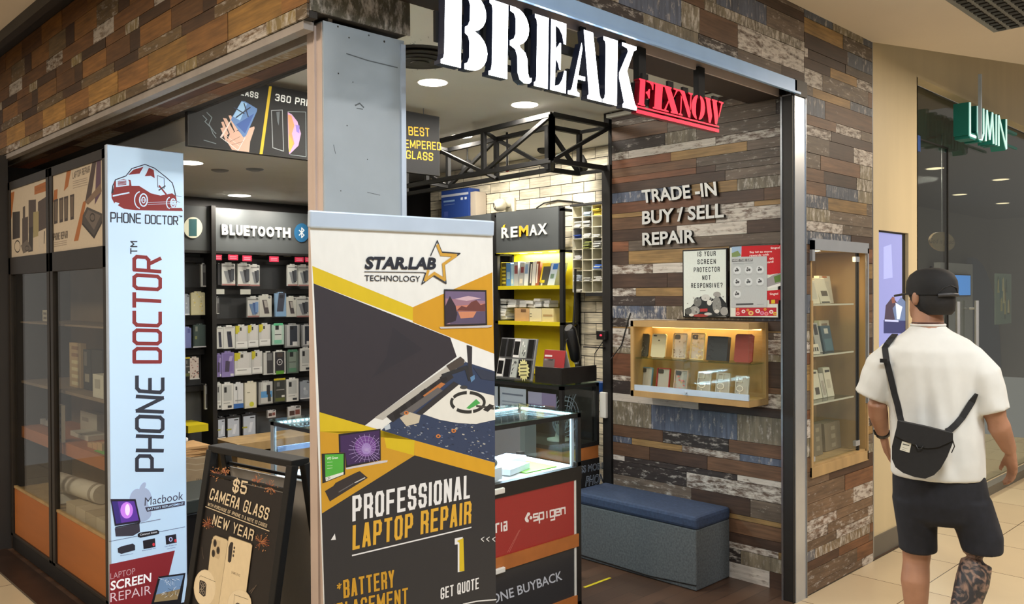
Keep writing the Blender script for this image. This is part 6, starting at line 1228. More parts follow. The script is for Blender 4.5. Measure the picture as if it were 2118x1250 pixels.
# security camera
cc = P(1056, 425, 'X', 5.07); cv = thing('security_camera', 'small white security camera on the brick wall above the REMAX header', 'camera', tuple(cc))
m = MB(); m.box(5.055, 5.076, cc.y - .06, cc.y + .05, cc.z - .06, cc.z + .06, 'cream_plastic'); m.build('mount_plate', cv, bevel=.003)
m = MB(); m.tube([(5.055, cc.y, cc.z), (4.98, cc.y + .02, cc.z)], .022, 'cream_plastic', 12); m.build('arm', cv)
m = MB(); dv = V((-1, .55, -.25)).normalized(); m.lathe(V((4.98, cc.y + .01, cc.z)) - dv * .03, dv, [(.03, 0), (.05, .02), (.055, .05), (.048, .085), (.034, .10)], 'cream_plastic', 20); m.build('body', cv)
m = MB(); m.lathe(V((4.98, cc.y + .01, cc.z)) + dv * .065, dv, [(.028, 0), (.028, .008), (.012, .004)], 'black_plastic', 16); m.build('lens', cv)
m = MB(); m.tube([P(*r31(525, 245), 'X', 5.03), P(*r31(600, 195), 'X', 5.06), P(*r31(740, 165), 'X', 5.066), P(*r31(880, 178), 'X', 5.066), P(*r31(990, 195), 'X', 5.066)], .006, 'rubber', 6); tag(m.build('power_cable'), 'grey cable arching over the top of the REMAX header', 'cable')
# pigeon-hole organiser
OX = 4.95; oy1, oy0, oz0, oz1 = 4.385, 3.99, 1.62, 2.283
og = thing('wall_organizer', 'white pigeon-hole organiser full of papers on the brick wall', 'organizer', (5.02, 4.14, oz0)); nC, nR = 4, 8
m = MB(); m.box(5.055, 5.076, oy0, oy1, oz0, oz1, 'cream_plastic'); m.build('back_board', og)
m = MB()
for i in range(nC + 1): y_ = oy0 + (oy1 - oy0) * i / nC; m.box(OX, 5.06, y_ - .004, y_ + .004, oz0, oz1, 'cream_plastic')
m.build('upright_divider', og); m = MB()
for j in range(nR + 1): z_ = oz0 + (oz1 - oz0) * j / nR; m.box(OX + .002, 5.06, oy0, oy1, z_ - .003, z_ + .003, 'cream_plastic')
m.build('shelf_divider', og)
m = MB(); m.box(OX - .01, 5.076, oy0 - .02, oy1 + .02, oz1 + .004, oz1 + .02, 'black_metal'); m.build('bracket', og); m = MB(); m.box(OX - .01, 5.076, oy0 + .0, oy0 + .26, oz0 - .03, oz0 - .004, 'black_metal'); m.build('bracket', og)
cw, chh = (oy1 - oy0) / nC, (oz1 - oz0) / nR; ords = ['left', 'second', 'third', 'right']; rows_ = ['top', 'second', 'third', 'fourth', 'fifth', 'sixth', 'seventh', 'bottom']
for (c_, r_, fill, cols) in [(1, 0, .5, [(206, 190, 80), (150, 170, 180)]), (2, 0, .7, [(220, 196, 60), (214, 210, 200)]), (0, 1, .7, [(190, 190, 182)]), (1, 1, .7, [(180, 180, 174)]), (3, 1, .5, [(214, 214, 210)]), (0, 2, .4, [(40, 66, 140)]), (1, 2, .5, [(186, 186, 180)]), (2, 2, .3, [(206, 206, 200)]), (1, 3, .8, [(130, 136, 70), (90, 96, 60)]), (2, 3, .8, [(90, 92, 90), (206, 206, 200)]), (3, 3, .5, [(170, 180, 130)]), (0, 4, .5, [(196, 198, 200)]), (0, 5, .3, [(170, 160, 130)]), (2, 5, .6, [(40, 90, 180), (190, 196, 196)]), (3, 5, .6, [(206, 206, 200)]), (0, 6, .7, [(190, 200, 214)]), (1, 6, .4, [(196, 196, 190)]), (2, 6, .5, [(206, 206, 200)]), (3, 6, .3, [(200, 200, 196)]), (0, 7, .3, [(206, 206, 200)])]:
    ya = oy1 - c_ * cw - .008; yb_ = ya - cw + .016; z0 = oz1 - (r_ + 1) * chh + .0035; hh = chh * fill * .85; m = MB(); n_ = max(3, int(hh / .009))
    for j in range(n_): m.box(OX + rr.uniform(-.02, .012), 5.05, yb_ + rr.uniform(0, .015), ya - rr.uniform(0, .015), z0 + j * hh / n_, z0 + (j + .75) * hh / n_, rr.choice(cols))
    tag(m.build('paper_stack', fix=False), '%s paper stack in the %s row, %s column of the pigeon-hole organiser' % ('blue' if cols[0][2] > 130 and cols[0][0] < 60 else 'yellow' if cols[0][0] > 190 and cols[0][2] < 100 else 'pale', rows_[r_], ords[c_]), 'papers', 'paper stacks in the organiser')
# ================================================================== PHONE CASE WALL at the back left
BY = 6.42; q4 = c1(370, 400, 4.166); q5 = c1(370, 660, 4.166); c4 = crop(370, 400, 4.166)
xm0, xm1 = P(443, 470, 'Y', BY).x, 3.995; xl0, xl1 = P(372, 470, 'Y', BY).x, P(434, 470, 'Y', BY).x
hz0, hz1 = P(470, 520, 'Y', BY).z, P(470, 431, 'Y', BY).z
def bay(name, label, x0, x1, rails):
    u = thing(name, label, 'display wall', ((x0 + x1) / 2, 6.5, .006)); m = MB(); m.box(x0, x1, 6.60, 6.618, .006, hz1, 'grey_wall'); m.build('back_panel', u)
    m = MB(); m.box(x0, x1, BY, BY + .03, hz0, hz1, 'header_grey'); m.box(x0, x1, BY, 6.6, hz0 - .02, hz0, 'black_board'); h_ = m.build('header_board', u)
    for y_ in rails:
        z_ = P(500, y_, 'Y', 6.5).z; m = MB(); m.box(x0 + .01, x1, 6.53, 6.6, z_ - .03, z_ + .012, 'black_board'); m.build('rail', u)
    return u, h_
um, hm = bay('pegboard_display', 'grey and black BLUETOOTH display wall hung with phone cases at the back left', xm0, xm1, (538, 601, 662, 722, 781, 850))
ul_, hl = bay('pegboard_display', 'narrow display wall with a round phone logo beside the light box sign', xl0, xl1, (538, 598, 662, 722, 795))
m = MB(); m.box(xl1, xm0, BY - .03, 6.6, .006, hz1 + .01, 'black_board'); m.build('upright_post', um)
for t, a0, b0_ in ():
    pass
A_, B_, T_ = P(*q4(366, 357), 'Y', BY - .014), P(*q4(968, 385), 'Y', BY - .014), P(*q4(364, 266), 'Y', BY - .014); t = 'BLUETOOTH'
cum = [0, .105, .195, .30, .40, .505, .625, .755, .87, 1.0]
for i, ch in enumerate(t):
    v2, f2, _ = text_mesh(ch, .05); m = MB(); u0, u1 = cum[i] + .008, cum[i + 1] - .008
    solid_poly(m, [A_ + (B_ - A_) * (u0 + (u1 - u0) * float(v[0])) + (T_ - A_) * float(v[1]) for v in v2], f2, V((0, .013, 0)), (206, 208, 196), 'grey_plastic'); m.build('letter', hm, fix=False)
a = Art((0, BY - .006, 0), (0, -1, 0)); lp = q4(1058, 340); a.ell(*lp, 15.5, 19.5, (34, 96, 140), 28); k_ = lambda *p: [(lp[0] + p[i], lp[1] + p[i + 1]) for i in range(0, len(p), 2)]
a.line(k_(-5, -5, 5, 5, 0, 10, 0, -10, 5, -5, -5, 5), .009, (206, 214, 220)); a.mb.build('bluetooth_logo', hm, fix=False)
a = Art((0, BY - .006, 0), (0, -1, 0)); a.ell(*q4(122, 296), 19.5, 22, (206, 208, 186), 28); a.poly(c4(85, 222, 155, 222, 155, 370, 85, 370), (30, 86, 90)); a.mb.build('phone_logo', hl, fix=False)
m = MB()
for x_, y_ in ((515, 515), (725, 545), (935, 525)): m.lathe(V((P(*q4(x_, y_), 'Y', BY + .06).x, BY + .06, hz0 - .0215)), (0, 0, 1), [(.035, -.003), (.03, .002)], 'cream_plastic', 14)
m.build('under_light', hm)
for i, (x0, x1, y0_, y1_) in enumerate(((312, 370, 530, 575), (425, 510, 530, 575), (548, 628, 538, 585), (780, 860, 545, 590), (1000, 1075, 552, 592), (1088, 1135, 552, 592))):
    a = MB(); A, B = P(*q4(x0, y1_), 'Y', BY - .004), P(*q4(x1, y0_), 'Y', BY - .004); a.box(A.x, B.x, BY - .004, BY - .002, A.z, B.z, (176, 34, 66))
    for w0 in (.25, .55): a.face([(A.x + (B.x - A.x) * u, BY - .0046, A.z + (B.z - A.z) * w) for u, w in ((.15, w0), (.85, w0), (.85, w0 + .14), (.15, w0 + .14))], (214, 130, 150))
    tag(a.build('price_tag', fix=False), 'red price tag under the BLUETOOTH header, %s' % ('leftmost', 'second from the left', 'third from the left', 'alone in the middle', 'second from the right', 'rightmost')[i], 'price tag', 'red price tags under the header')
for i, (x0, x1, y0_, y1_) in enumerate(((315, 392, 826, 870), (530, 618, 828, 872))):
    a = MB(); A, B = P(*q4(x0, y1_), 'Y', BY + .02), P(*q4(x1, y0_), 'Y', BY + .02); a.box(A.x, B.x, BY + .02, BY + .023, A.z, B.z, (170, 172, 164)); tag(a.build('blank_label'), 'blank white shelf label under the top case row, %s' % ('near the black post', 'further right')[i], 'label')
ROWN = ['top', 'second', 'third', 'fourth', 'fifth', 'bottom']
packs = [  # row, source crop, x0, x1, y0, y1, style
    (0, 4, 335, 356, 600, 790, 'dark'), (0, 4, 371, 486, 595, 795, 'two'), (0, 4, 508, 616, 596, 798, 'two'), (0, 4, 617, 696, 608, 800, 'two'), (0, 4, 938, 1022, 608, 798, 'two'), (0, 4, 1030, 1120, 612, 800, 'two'),
    (1, 4, 318, 348, 888, 1040, 'edge'), (1, 4, 592, 692, 885, 1068, 'twob'), (1, 4, 694, 800, 870, 1066, 'one'), (1, 4, 832, 925, 850, 1062, 'tilt'), (1, 4, 926, 1014, 884, 1065, 'one'), (1, 4, 1016, 1122, 884, 1068, 'two'),
    (2, 5, 324, 383, 62, 256, 'onew'), (2, 5, 386, 484, 55, 256, 'onew'), (2, 5, 488, 594, 48, 258, 'ytag'), (2, 5, 596, 686, 44, 246, 'ytag'), (2, 5, 692, 790, 36, 234, 'ytag'), (2, 5, 806, 906, 38, 222, 'mint'), (2, 5, 914, 1044, 38, 246, 'clearblk'), (2, 5, 1060, 1140, 42, 238, 'clearblk'),
    (3, 5, 325, 366, 296, 500, 'purple'), (3, 5, 370, 476, 276, 500, 'purple'), (3, 5, 480, 628, 280, 486, 'ytag'), (3, 5, 630, 720, 268, 474, 'ytag'), (3, 5, 730, 812, 278, 480, 'edge'), (3, 5, 816, 920, 268, 476, 'ring'), (3, 5, 930, 1032, 264, 468, 'mintd'), (3, 5, 1046, 1140, 240, 448, 'white'),
    (4, 5, 328, 366, 544, 780, 'white'), (4, 5, 371, 470, 545, 780, 'white'), (4, 5, 472, 556, 545, 770, 'whiteb'), (4, 5, 568, 670, 535, 768, 'cream'), (4, 5, 690, 810, 532, 734, 'clearblue'), (4, 5, 820, 918, 512, 716, 'dark2'), (4, 5, 928, 1032, 506, 710, 'white'), (4, 5, 1046, 1140, 530, 688, 'silver'),
    (5, 5, 334, 402, 840, 1034, 'bag'), (5, 5, 412, 530, 826, 1034, 'bag'), (5, 5, 546, 670, 806, 1018, 'bag'), (5, 5, 766, 836, 784, 850, 'mini'), (5, 5, 942, 1052, 748, 850, 'mini')]
left = [(0, 4, 192, 234, 602, 806, 'edge'), (1, 4, 46, 92, 866, 1050, 'silver'), (1, 4, 104, 226, 846, 1050, 'clearyel'), (2, 5, 46, 106, 66, 250, 'bluep'), (2, 5, 126, 232, 40, 246, 'green'), (3, 5, 52, 96, 330, 500, 'dark2'), (3, 5, 96, 172, 325, 520, 'flower'), (4, 5, 226, 244, 560, 780, 'edge')]
DESC = {'dark': 'black case pack', 'two': 'silver card pack showing two phones', 'twob': 'silver card pack with blue phones', 'edge': 'white-edged case pack', 'one': 'silver card pack showing one phone', 'tilt': 'dark phone case hanging tilted', 'onew': 'white pack with a slanted dark phone', 'ytag': 'clear white pack with yellow tag', 'mint': 'mint green clear pack',
        'clearblk': 'clear pack with a black case', 'purple': 'lilac case pack', 'ring': 'black pack with white ring', 'mintd': 'dark green clear pack', 'white': 'white hanging case pack', 'whiteb': 'white case pack with blue foot', 'cream': 'cream rounded case pack', 'clearblue': 'clear pack with blue picture', 'dark2': 'dark see-through case pack', 'silver': 'silvery case pack', 'bag': 'silver case bag with black border', 'mini': 'small white earphone pack',
        'clearyel': 'pale yellow clear case pack', 'bluep': 'lavender blue case pack', 'green': 'dark green case pack', 'flower': 'pink flower patterned case pack'}
def pack(row, src, x0, x1, y0_, y1_, st, label, group):
    q = q4 if src == 4 else q5; Yp = BY + .03
    A, B, T = P(*q(x0, y1_), 'Y', Yp), P(*q(x1, y1_), 'Y', Yp), P(*q((x0 + x1) / 2, y0_), 'Y', Yp); w, hgt = B.x - A.x, T.z - (A.z + B.z) / 2; zb = (A.z + B.z) / 2
    base = {'dark': (34, 34, 36), 'two': (176, 178, 174), 'twob': (176, 178, 176), 'edge': (196, 198, 194), 'one': (178, 178, 170), 'tilt': (120, 150, 180), 'onew': (206, 208, 204), 'ytag': (196, 198, 196), 'mint': (170, 200, 186), 'clearblk': (130, 132, 132), 'purple': (134, 122, 176), 'ring': (206, 208, 204), 'mintd': (90, 104, 96), 'white': (208, 210, 206), 'whiteb': (206, 210, 212), 'cream': (206, 204, 186),
            'clearblue': (150, 152, 150), 'dark2': (70, 72, 68), 'silver': (146, 154, 164), 'bag': (26, 28, 34), 'mini': (190, 190, 192), 'clearyel': (190, 186, 146), 'bluep': (120, 130, 186), 'green': (44, 60, 58), 'flower': (206, 196, 188)}[st]
    m = MB(); d = .022
    r_ = thing('case_package', label, 'phone case', (A.x + w / 2, Yp + .03, zb), group)
    m.box(A.x, A.x + w, Yp, Yp + d, zb, zb + hgt * .94, base); m.box(A.x + w * .25, A.x + w * .75, Yp + .004, Yp + .008, zb + hgt * .94, zb + hgt, base if st not in ('bag',) else (40, 42, 48))
    e = [.0006]
    def r4(u0, u1, v0, v1, k, sl=0.0):
        e[0] += .0003; yy = Yp - e[0]; m.face([(A.x + w * u0, yy, zb + hgt * v0), (A.x + w * u1, yy, zb + hgt * v0), (A.x + w * (u1 + sl), yy, zb + hgt * v1), (A.x + w * (u0 + sl), yy, zb + hgt * v1)], k)
    def dt(u, v, r, k, n=10): e[0] += .0003; m.face([(A.x + w * u + r * w * math.cos(6.283 * i / n), Yp - e[0], zb + hgt * v + r * w * math.sin(6.283 * i / n)) for i in range(n)], k)
    BKk, SIL = (40, 42, 48), (110, 114, 118)
    if st in ('two', 'twob'):
        r4(.05, .95, .82, .86, (120, 120, 118)); dt(.82, .86, .1, (90, 92, 92)); r4(.42, .72, .12, .62, SIL if st == 'two' else (90, 116, 150), -.28); r4(.6, .85, .16, .68, BKk if st == 'two' else (60, 84, 130), -.18); r4(.66, .92, .22, .72, (60, 64, 70) if st == 'two' else (100, 130, 170), .0); r4(0, 1, 0, .07, (140, 100, 96))
    elif st == 'one': dt(.82, .86, .1, (90, 92, 92)); r4(.42, .8, .15, .75, (66, 60, 62), -.2); r4(.46, .7, .42, .72, (150, 146, 140), -.12)
    elif st == 'onew': r4(.40, .78, .06, .74, (50, 54, 70), -.12); r4(.45, .6, .6, .7, (28, 30, 36)); r4(.1, .9, .88, .91, (150, 152, 150))
    elif st == 'tilt': r4(0, 1, .0, .22, (120, 156, 190)); r4(.12, .72, .2, .96, (56, 60, 74), .2); r4(.36, .74, .74, .88, (30, 32, 40), .04)
    elif st == 'ytag': r4(.0, .35, .62, .95, (190, 180, 40)); r4(.2, .85, .3, .9, (206, 206, 204)); r4(.12, .32, .68, .92, (196, 190, 50)); r4(.35, .5, .74, .88, (70, 70, 60)); r4(.05, .95, .05, .3, (222, 224, 222)); r4(.15, .7, .2, .24, (150, 152, 150))
    elif st in ('mint', 'mintd'): r4(.2, .8, .1, .92, (196, 206, 200) if st == 'mint' else (120, 134, 124)); r4(.25, .55, .7, .9, (30, 34, 34)); r4(.1, .9, .9, 1, (90, 190, 140) if st == 'mint' else (70, 120, 96)); r4(.15, .8, .05, .22, (120, 190, 160) if st == 'mint' else (86, 130, 104)); r4(.2, .75, .46, .49, (60, 66, 64))
    elif st == 'clearblk': r4(.12, .9, .06, .94, (176, 178, 178)); r4(.32, .82, .1, .9, (44, 50, 60)); r4(.36, .56, .74, .86, (24, 26, 30)); r4(.5, .8, .06, .24, (206, 208, 206))
    elif st == 'purple': r4(.1, .9, .2, .9, (120, 106, 164)); r4(.25, .6, .2, .62, (70, 62, 84), .06); r4(.7, .95, .02, .12, (206, 206, 214)); r4(.55, .8, .6, .8, (170, 160, 200), .1)
    elif st == 'ring':
        r4(.12, .9, .06, .92, (46, 46, 50)); r4(.2, .85, .0, .14, (90, 150, 50)); r4(.3, .75, .7, .88, (70, 62, 56)); dt(.5, .5, .24, (200, 200, 200), 16); dt(.5, .5, .18, (46, 46, 50), 16); dt(.5, .5, .06, (190, 190, 190))
    elif st == 'white': r4(.15, .85, .32, .88, (178, 182, 180)); r4(.2, .42, .62, .82, (34, 36, 38)); r4(.5, .85, .05, .14, (40, 44, 50)); r4(.15, .7, .22, .25, (150, 154, 152))
    elif st == 'whiteb': r4(0, 1, .0, .18, (50, 100, 170)); r4(.2, .36, .7, .84, (40, 44, 46)); r4(.4, .44, .2, .8, (150, 156, 160)); r4(.15, .85, .28, .32, (150, 156, 160))
    elif st == 'cream': r4(.1, .9, .08, .9, (216, 214, 198)); dt(.58, .14, .2, (196, 200, 60)); r4(.2, .45, .56, .6, (150, 150, 130))
    elif st == 'clearblue': r4(.15, .95, .05, .95, (186, 188, 186)); r4(.15, .95, .28, .55, (90, 150, 206)); r4(.3, .6, .55, .9, (206, 210, 206)); r4(.55, .8, .4, .8, (50, 50, 54)); r4(.62, .85, .1, .4, (60, 62, 60))
    elif st == 'dark2': r4(.15, .9, .06, .9, (56, 58, 56)); r4(.25, .5, .66, .84, (110, 112, 110)); r4(.2, .9, .5, .53, (150, 150, 146)); r4(.0, 1, .92, 1, (196, 180, 40)); r4(.1, .95, .04, .18, (90, 96, 50)); r4(.66, .92, .2, .28, (214, 214, 210))
    elif st == 'silver': dt(.5, .35, .22, (166, 174, 184)); dt(.4, .55, .12, (190, 196, 200)); r4(.6, .9, .86, .92, (50, 54, 60)); r4(0, 1, 0, .06, (206, 210, 214))
    elif st == 'bag': r4(.08, .92, .1, .86, (170, 180, 196)); r4(.55, .85, .76, .80, (40, 44, 50)); r4(.0, .35, .38, .44, (150, 150, 50)); r4(.4, .6, .2, .6, (196, 204, 216), .15); r4(-.03, 1.03, 0, .07, (206, 210, 214))
    elif st == 'mini': r4(.1, .5, .2, .6, (70, 50, 46)); r4(.55, .9, .25, .65, (120, 70, 64)); r4(.6, .9, .8, .92, (60, 60, 62))
    elif st == 'clearyel':
        r4(.06, .94, .04, .96, (196, 192, 156))
        for i in range(14): dt(rr.uniform(.15, .85), rr.uniform(.12, .88), .06, rr.choice([(214, 210, 170), (170, 166, 130), (206, 190, 110)]), 7)
    elif st == 'green': r4(.1, .92, .05, .95, (56, 74, 72)); r4(.16, .34, .68, .88, (120, 128, 120)); r4(.12, .3, .35, .48, (120, 126, 80)); r4(-.03, 1.03, 0, .05, (196, 200, 204))
    elif st == 'flower':
        for i in range(22): dt(rr.uniform(.1, .9), rr.uniform(.08, .92), rr.uniform(.05, .1), rr.choice([(90, 70, 66), (190, 130, 130), (150, 110, 100), (60, 54, 54)]), 7)
        r4(-.03, 1.03, 0, .05, (206, 208, 206))
    elif st == 'edge': r4(.35, 1, .05, .95, (60, 60, 62)); r4(.4, .9, .6, .9, (110, 112, 112))
    elif st == 'bluep': r4(.1, .9, .06, .94, (110, 122, 180)); r4(.5, .85, .7, .9, (80, 90, 150))
    m.build('card_pack', r_, fix=False)
    m = MB(); m.tube([(A.x + w / 2, Yp - .004, zb + hgt * .975), (A.x + w / 2, 6.5295 if any(q - .034 < zb + hgt * .975 < q + .016 for q in RAILS) else 6.5995, zb + hgt * .975)], .003, 'chrome', 6); m.build('peg_hook', r_)
RAILS = [P(500, y_, 'Y', 6.5).z for y_ in (538, 598, 601, 662, 722, 781, 795, 850)]
ORD = ['first', 'second', 'third', 'fourth', 'fifth', 'sixth', 'seventh', 'eighth']; cnt = {}
for p in packs:
    i = cnt.get(p[0], 0); cnt[p[0]] = i + 1; pack(*p, '%s, %s in the %s Bluetooth wall row' % (DESC[p[6]], ORD[i], ROWN[p[0]]) if True else '', 'phone cases hung on the back wall')
cnt = {}
for p in left:
    i = cnt.get(p[0], 0); cnt[p[0]] = i + 1; pack(*p, '%s, %s in the %s row beside light box' % (DESC[p[6]], ['left', 'right', 'right'][i], ROWN[p[0]]), 'phone cases on the narrow display wall')
# low wooden platform, yellow shelf, cartons and bin
zp_ = P(450, 924, 'Y', 6.1).z
lp_ = thing('wooden_platform', 'low pale wooden drawer platform under the phone case wall', 'platform', (3.5, 6.3, .006))
m = MB(); m.box(xm0 + .01, 3.99, 6.08, 6.44, zp_ - .07, zp_, 'tan_wood'); m.build('top', lp_, bevel=.003)
m = MB(); m.box(xm0 + .03, 3.98, 6.12, 6.58, .006, zp_ - .1, 'tan_wood'); m.build('drawer_front', lp_); m = MB(); m.box(xm0 + .03, 3.98, 6.16, 6.58, zp_ - .1, zp_ - .07, 'black_board'); m.build('shadow_gap', lp_)
m = MB(); A, B = P(383, 896, 'Y', 6.30), P(431, 889, 'Y', 6.30); m.box(xl0, B.x, 6.30, 6.6, B.z - .01, B.z + .045, 'yellow_panel'); tag(m.build('wall_shelf'), 'bright yellow shelf low beside the light box sign', 'shelf')
A, B = P(378, 945, 'Y', 5.7), P(433, 940, 'Y', 5.7); zt = P(400, 948, 'Y', 5.7).z
cbx = thing('cardboard_carton', 'tall brown taped cardboard carton lettered INTERCASE behind the light box sign', 'box', (2.5, 5.9, .006))
m = MB(); m.box(2.3, B.x, 5.7, 6.05, .006, zt, 'cardboard'); m.build('carton', cbx, bevel=.004)
a = Art((0, 5.6995, 0), (0, -1, 0)); a.strokes('TERCASE'.replace('S', 'C'), *g6(122, 552, 122, 322, 95, 552), .008, (54, 48, 42)) if False else a.text('INTERCASE', *g6(124, 640, 124, 322, 96, 640), (54, 48, 42), .01)
for yy in (175, 220, 262): a.line(g6(15, yy - 10, 90, yy, 190, yy - 14), .006, (170, 156, 132))
a.mb.build('lettering', cbx, fix=False)
m = MB()
for i in range(4): m.obox((2.47, 5.86, zt + .012 + i * .018), (.15, .012 * (-1) ** i, 0), (0, .14, 0), (0, 0, .008), 'kraft')
tag(m.build('cardboard_sheets'), 'loose kraft cardboard sheets on top of the INTERCASE carton', 'cardboard', kind='stuff')
for i, (x_, y_, s_) in enumerate(((2.36, 5.8, .07), (2.46, 5.84, .06))):
    m = MB(); m.sphere((x_, y_, zt + .083 + s_ * .45), s_, 'paper', 10, (1, .8, .45)); tag(m.build('packing_bag'), 'crumpled pale packing bag on the cardboard sheets, %s one' % ('left', 'right')[i], 'bag', 'packing bags on the carton')
bn_ = thing('black_crate', 'dark lidded crate on the floor between the light box sign and the A-frame', 'crate', (2.1, 4.95, .006))
m = MB(); m.box(1.9, 2.32, 4.75, 5.2, .006, .36, 'black_plastic'); m.build('body', bn_, bevel=.01)
m = MB(); m.box(1.88, 2.34, 4.73, 5.22, .36, .44, (44, 52, 50)); m.build('lid', bn_, bevel=.008)
# ================================================================== HANGING SIGN
HY = 4.08; hs = thing('hanging_sign', 'long dark hanging board advertising 360 privacy and best tempered glass above the shop', 'sign', (2.55, HY, 2.345))
X0, X1 = P(388, 300, 'Y', HY).x, P(918, 300, 'Y', HY - .04).x; Z0, Z1 = 2.342, 2.712
m = MB(); m.box(X0, X1, HY, HY + .03, Z0, Z1, 'black_board'); m.build('board', hs, bevel=.002)
g5 = crop(380, 160, 4.807); o5 = c1(380, 160, 4.807); a = Art((0, HY - .0005, 0), (0, -1, 0), lit='lit0.18'); a.mb.face([(X0 + .006, HY - .0005, Z0 + .006), (X1 - .006, HY - .0005, Z0 + .006), (X1 - .006, HY - .0005, Z1 - .006), (X0 + .006, HY - .0005, Z1 - .006)], ('lit0.18', 12, 14, 18))
a.block('360 PRIVACY', *g5(905, 232, 1440, 325, 912, 162), (226, 230, 230), .17); a.block('GLASS', *g5(520, 168, 738, 212, 526, 108), (226, 230, 230), .17)
a.poly(g5(848, 90, 876, 90, 784, 765, 753, 765), (206, 176, 40))
SKN = (206, 168, 150)
for p in ((430, 640, 460, 560, 540, 530, 600, 590, 640, 510, 700, 488, 705, 505, 660, 640, 650, 745, 480, 722), (372, 445, 395, 440, 445, 560, 420, 590), (390, 405, 425, 410, 500, 540, 460, 570), (445, 380, 470, 378, 540, 520, 510, 545), (365, 505, 390, 500, 440, 620, 420, 640)): a.poly(g5(*p), SKN)
a.poly(g5(575, 235, 610, 240, 730, 312, 728, 335, 620, 580, 595, 600, 470, 425, 478, 400), (92, 128, 180)); a.poly(g5(490, 390, 575, 240, 630, 262, 560, 430), (150, 190, 226)); a.poly(g5(520, 470, 700, 360, 610, 560), (60, 92, 160))
for p in ((500, 300, 600, 360), (600, 260, 640, 390), (520, 400, 660, 300)): a.line(g5(*p), .006, (30, 40, 66))
a.line(g5(470, 428, 365, 595, 540, 728, 610, 600), .003, (226, 220, 220)); a.line(g5(400, 560, 560, 690), .002, (230, 214, 206)); a.poly(g5(440, 470, 470, 440, 380, 600, 370, 585), (226, 206, 200))
a.line(g5(460, 640, 560, 590), .0025, (150, 110, 96)); a.line(g5(480, 670, 590, 640), .0025, (150, 110, 96))
for p in ((190, 380, 230, 420, 210, 440, 260, 490), (230, 350, 280, 400, 250, 470, 300, 540, 320, 560), (260, 480, 290, 560, 320, 600), (200, 625, 320, 660)): a.line(g5(*p), .004, (110, 122, 128))
a.line(g5(872, 330, 980, 325, 992, 735, 885, 700, 872, 330), .004, (150, 156, 160)); a.poly(g5(920, 345, 955, 340, 945, 480, 930, 440), (90, 98, 104))
a.line(g5(1035, 340, 1212, 345, 1216, 790, 1060, 770), .003, (130, 140, 144)); a.poly(g5(1033, 345, 1075, 370, 1130, 440, 1165, 560, 1140, 680, 1050, 768, 1040, 700), (190, 150, 190)); a.poly(g5(1036, 370, 1070, 380, 1100, 480, 1075, 560, 1100, 660, 1050, 750), (214, 140, 96)); a.poly(g5(1042, 560, 1090, 650, 1060, 740, 1045, 740), (226, 160, 70)); a.poly(g5(1110, 470, 1150, 480, 1150, 560, 1120, 540), (130, 110, 190))
g9 = crop(820, 0, 2.977); YL = (206, 162, 40)
a.block('BEST', *g9(75, 833, 205, 843, 72, 778), YL, .14); a.block('TEMPERED', *g9(18, 908, 275, 927, 16, 856), YL, .14); a.block('GLASS', *g9(58, 976, 224, 992, 60, 925), YL, .14)
a.mb.build('print', hs, fix=False)
for x_ in (2.0, 2.9, 3.25):
    m = MB(); m.tube([(x_, HY + .015, Z1), (x_, HY + .015, 2.75)], .003, 'steel', 6); m.build('hanger_wire', hs)
# ================================================================== CEILING FITTINGS
def downlight(px, py, z, r, e, label, col=NEUT):
    p = P(px, py, 'Z', z); t = thing('downlight', label, 'ceiling light', tuple(p), 'round ceiling downlights')
    m = MB(); m.lathe(p - Z * .003, (0, 0, 1), [(r * 1.12, 0), (r * 1.15, .004)], 'white_paint', 28); m.build('trim_ring', t)
    m = MB(); m.disc(p - Z * .0045, (0, 0, -1), r, 'glow_down', 28); m.build('diffuser', t, fix=False)
    lamp('downlight_and_fill_lamp', p - Z * .02, e, r * 1.8, col)
DL = .55
for px, py, z, r, e, lb in ((895, 170, 2.75, .078, 32, 'round downlight in the shop ceiling right beside the corner column'), (1085, 216, 2.75, .08, 32, 'round downlight in the shop ceiling under the letter E of the sign'), (955, 281, 2.75, .075, 30, 'distant round downlight just above the truss'),
                            (495, 404, 2.4, .085, 20, 'round downlight in the low ceiling above the BLUETOOTH wall'), (390, 336, 2.4, .08, 18, 'round downlight in the low ceiling beside the light box sign')): downlight(px, py, z, r, e * DL, lb)
for x_, y_, e in ((3.2, 2.9, 16), (2.3, 3.4, 26), (4.55, 5.2, 30), (4.6, 4.2, 40), (3.5, 6.2, 14), (3.4, 5.2, 24)):  # extra unseen lamps without fittings, added to brighten the shop inside
    z = 2.4 if (x_ < 4.0 and y_ > 5.75) else 2.75
    p = V((x_, y_, z)); lamp('downlight_and_fill_lamp', p - Z * .02, e * DL, .15, NEUT)
p = P(868, 116, 'Z', 2.75); vt = thing('ceiling_vent', 'round sooty black air vent in the shop ceiling beside the column', 'vent', tuple(p))
m = MB(); m.lathe(p - Z * .006, (0, 0, 1), [(.17, 0), (.19, .006)], 'dusty_black', 32); m.build('outer_ring', vt)
for r0, r1, dz in ((.165, .135, .02), (.125, .095, .026), (.085, .055, .032), (.045, .0, .038)):
    m = MB(); m.lathe(p - Z * dz, (0, 0, 1), [(r0, 0), (r0, .004), (max(r1, .002), .016)], 'dusty_black' if r0 > .1 else 'soot', 32); m.build('vane_ring', vt)
rs = random.Random(5)
m = MB()
for i in range(150):
    t, d = rs.uniform(0, 6.283), .19 + abs(rs.gauss(0, .07)); s_ = rs.uniform(.001, .004); m.disc(p + V((d * math.cos(t), d * math.sin(t), -.0006 - i * .000004)), (0, 0, -1), s_, 'soot', 6)
o = m.build('soot_specks', fix=False); tag(o, 'black soot specks spread on the ceiling around the round vent', 'soot', kind='stuff')
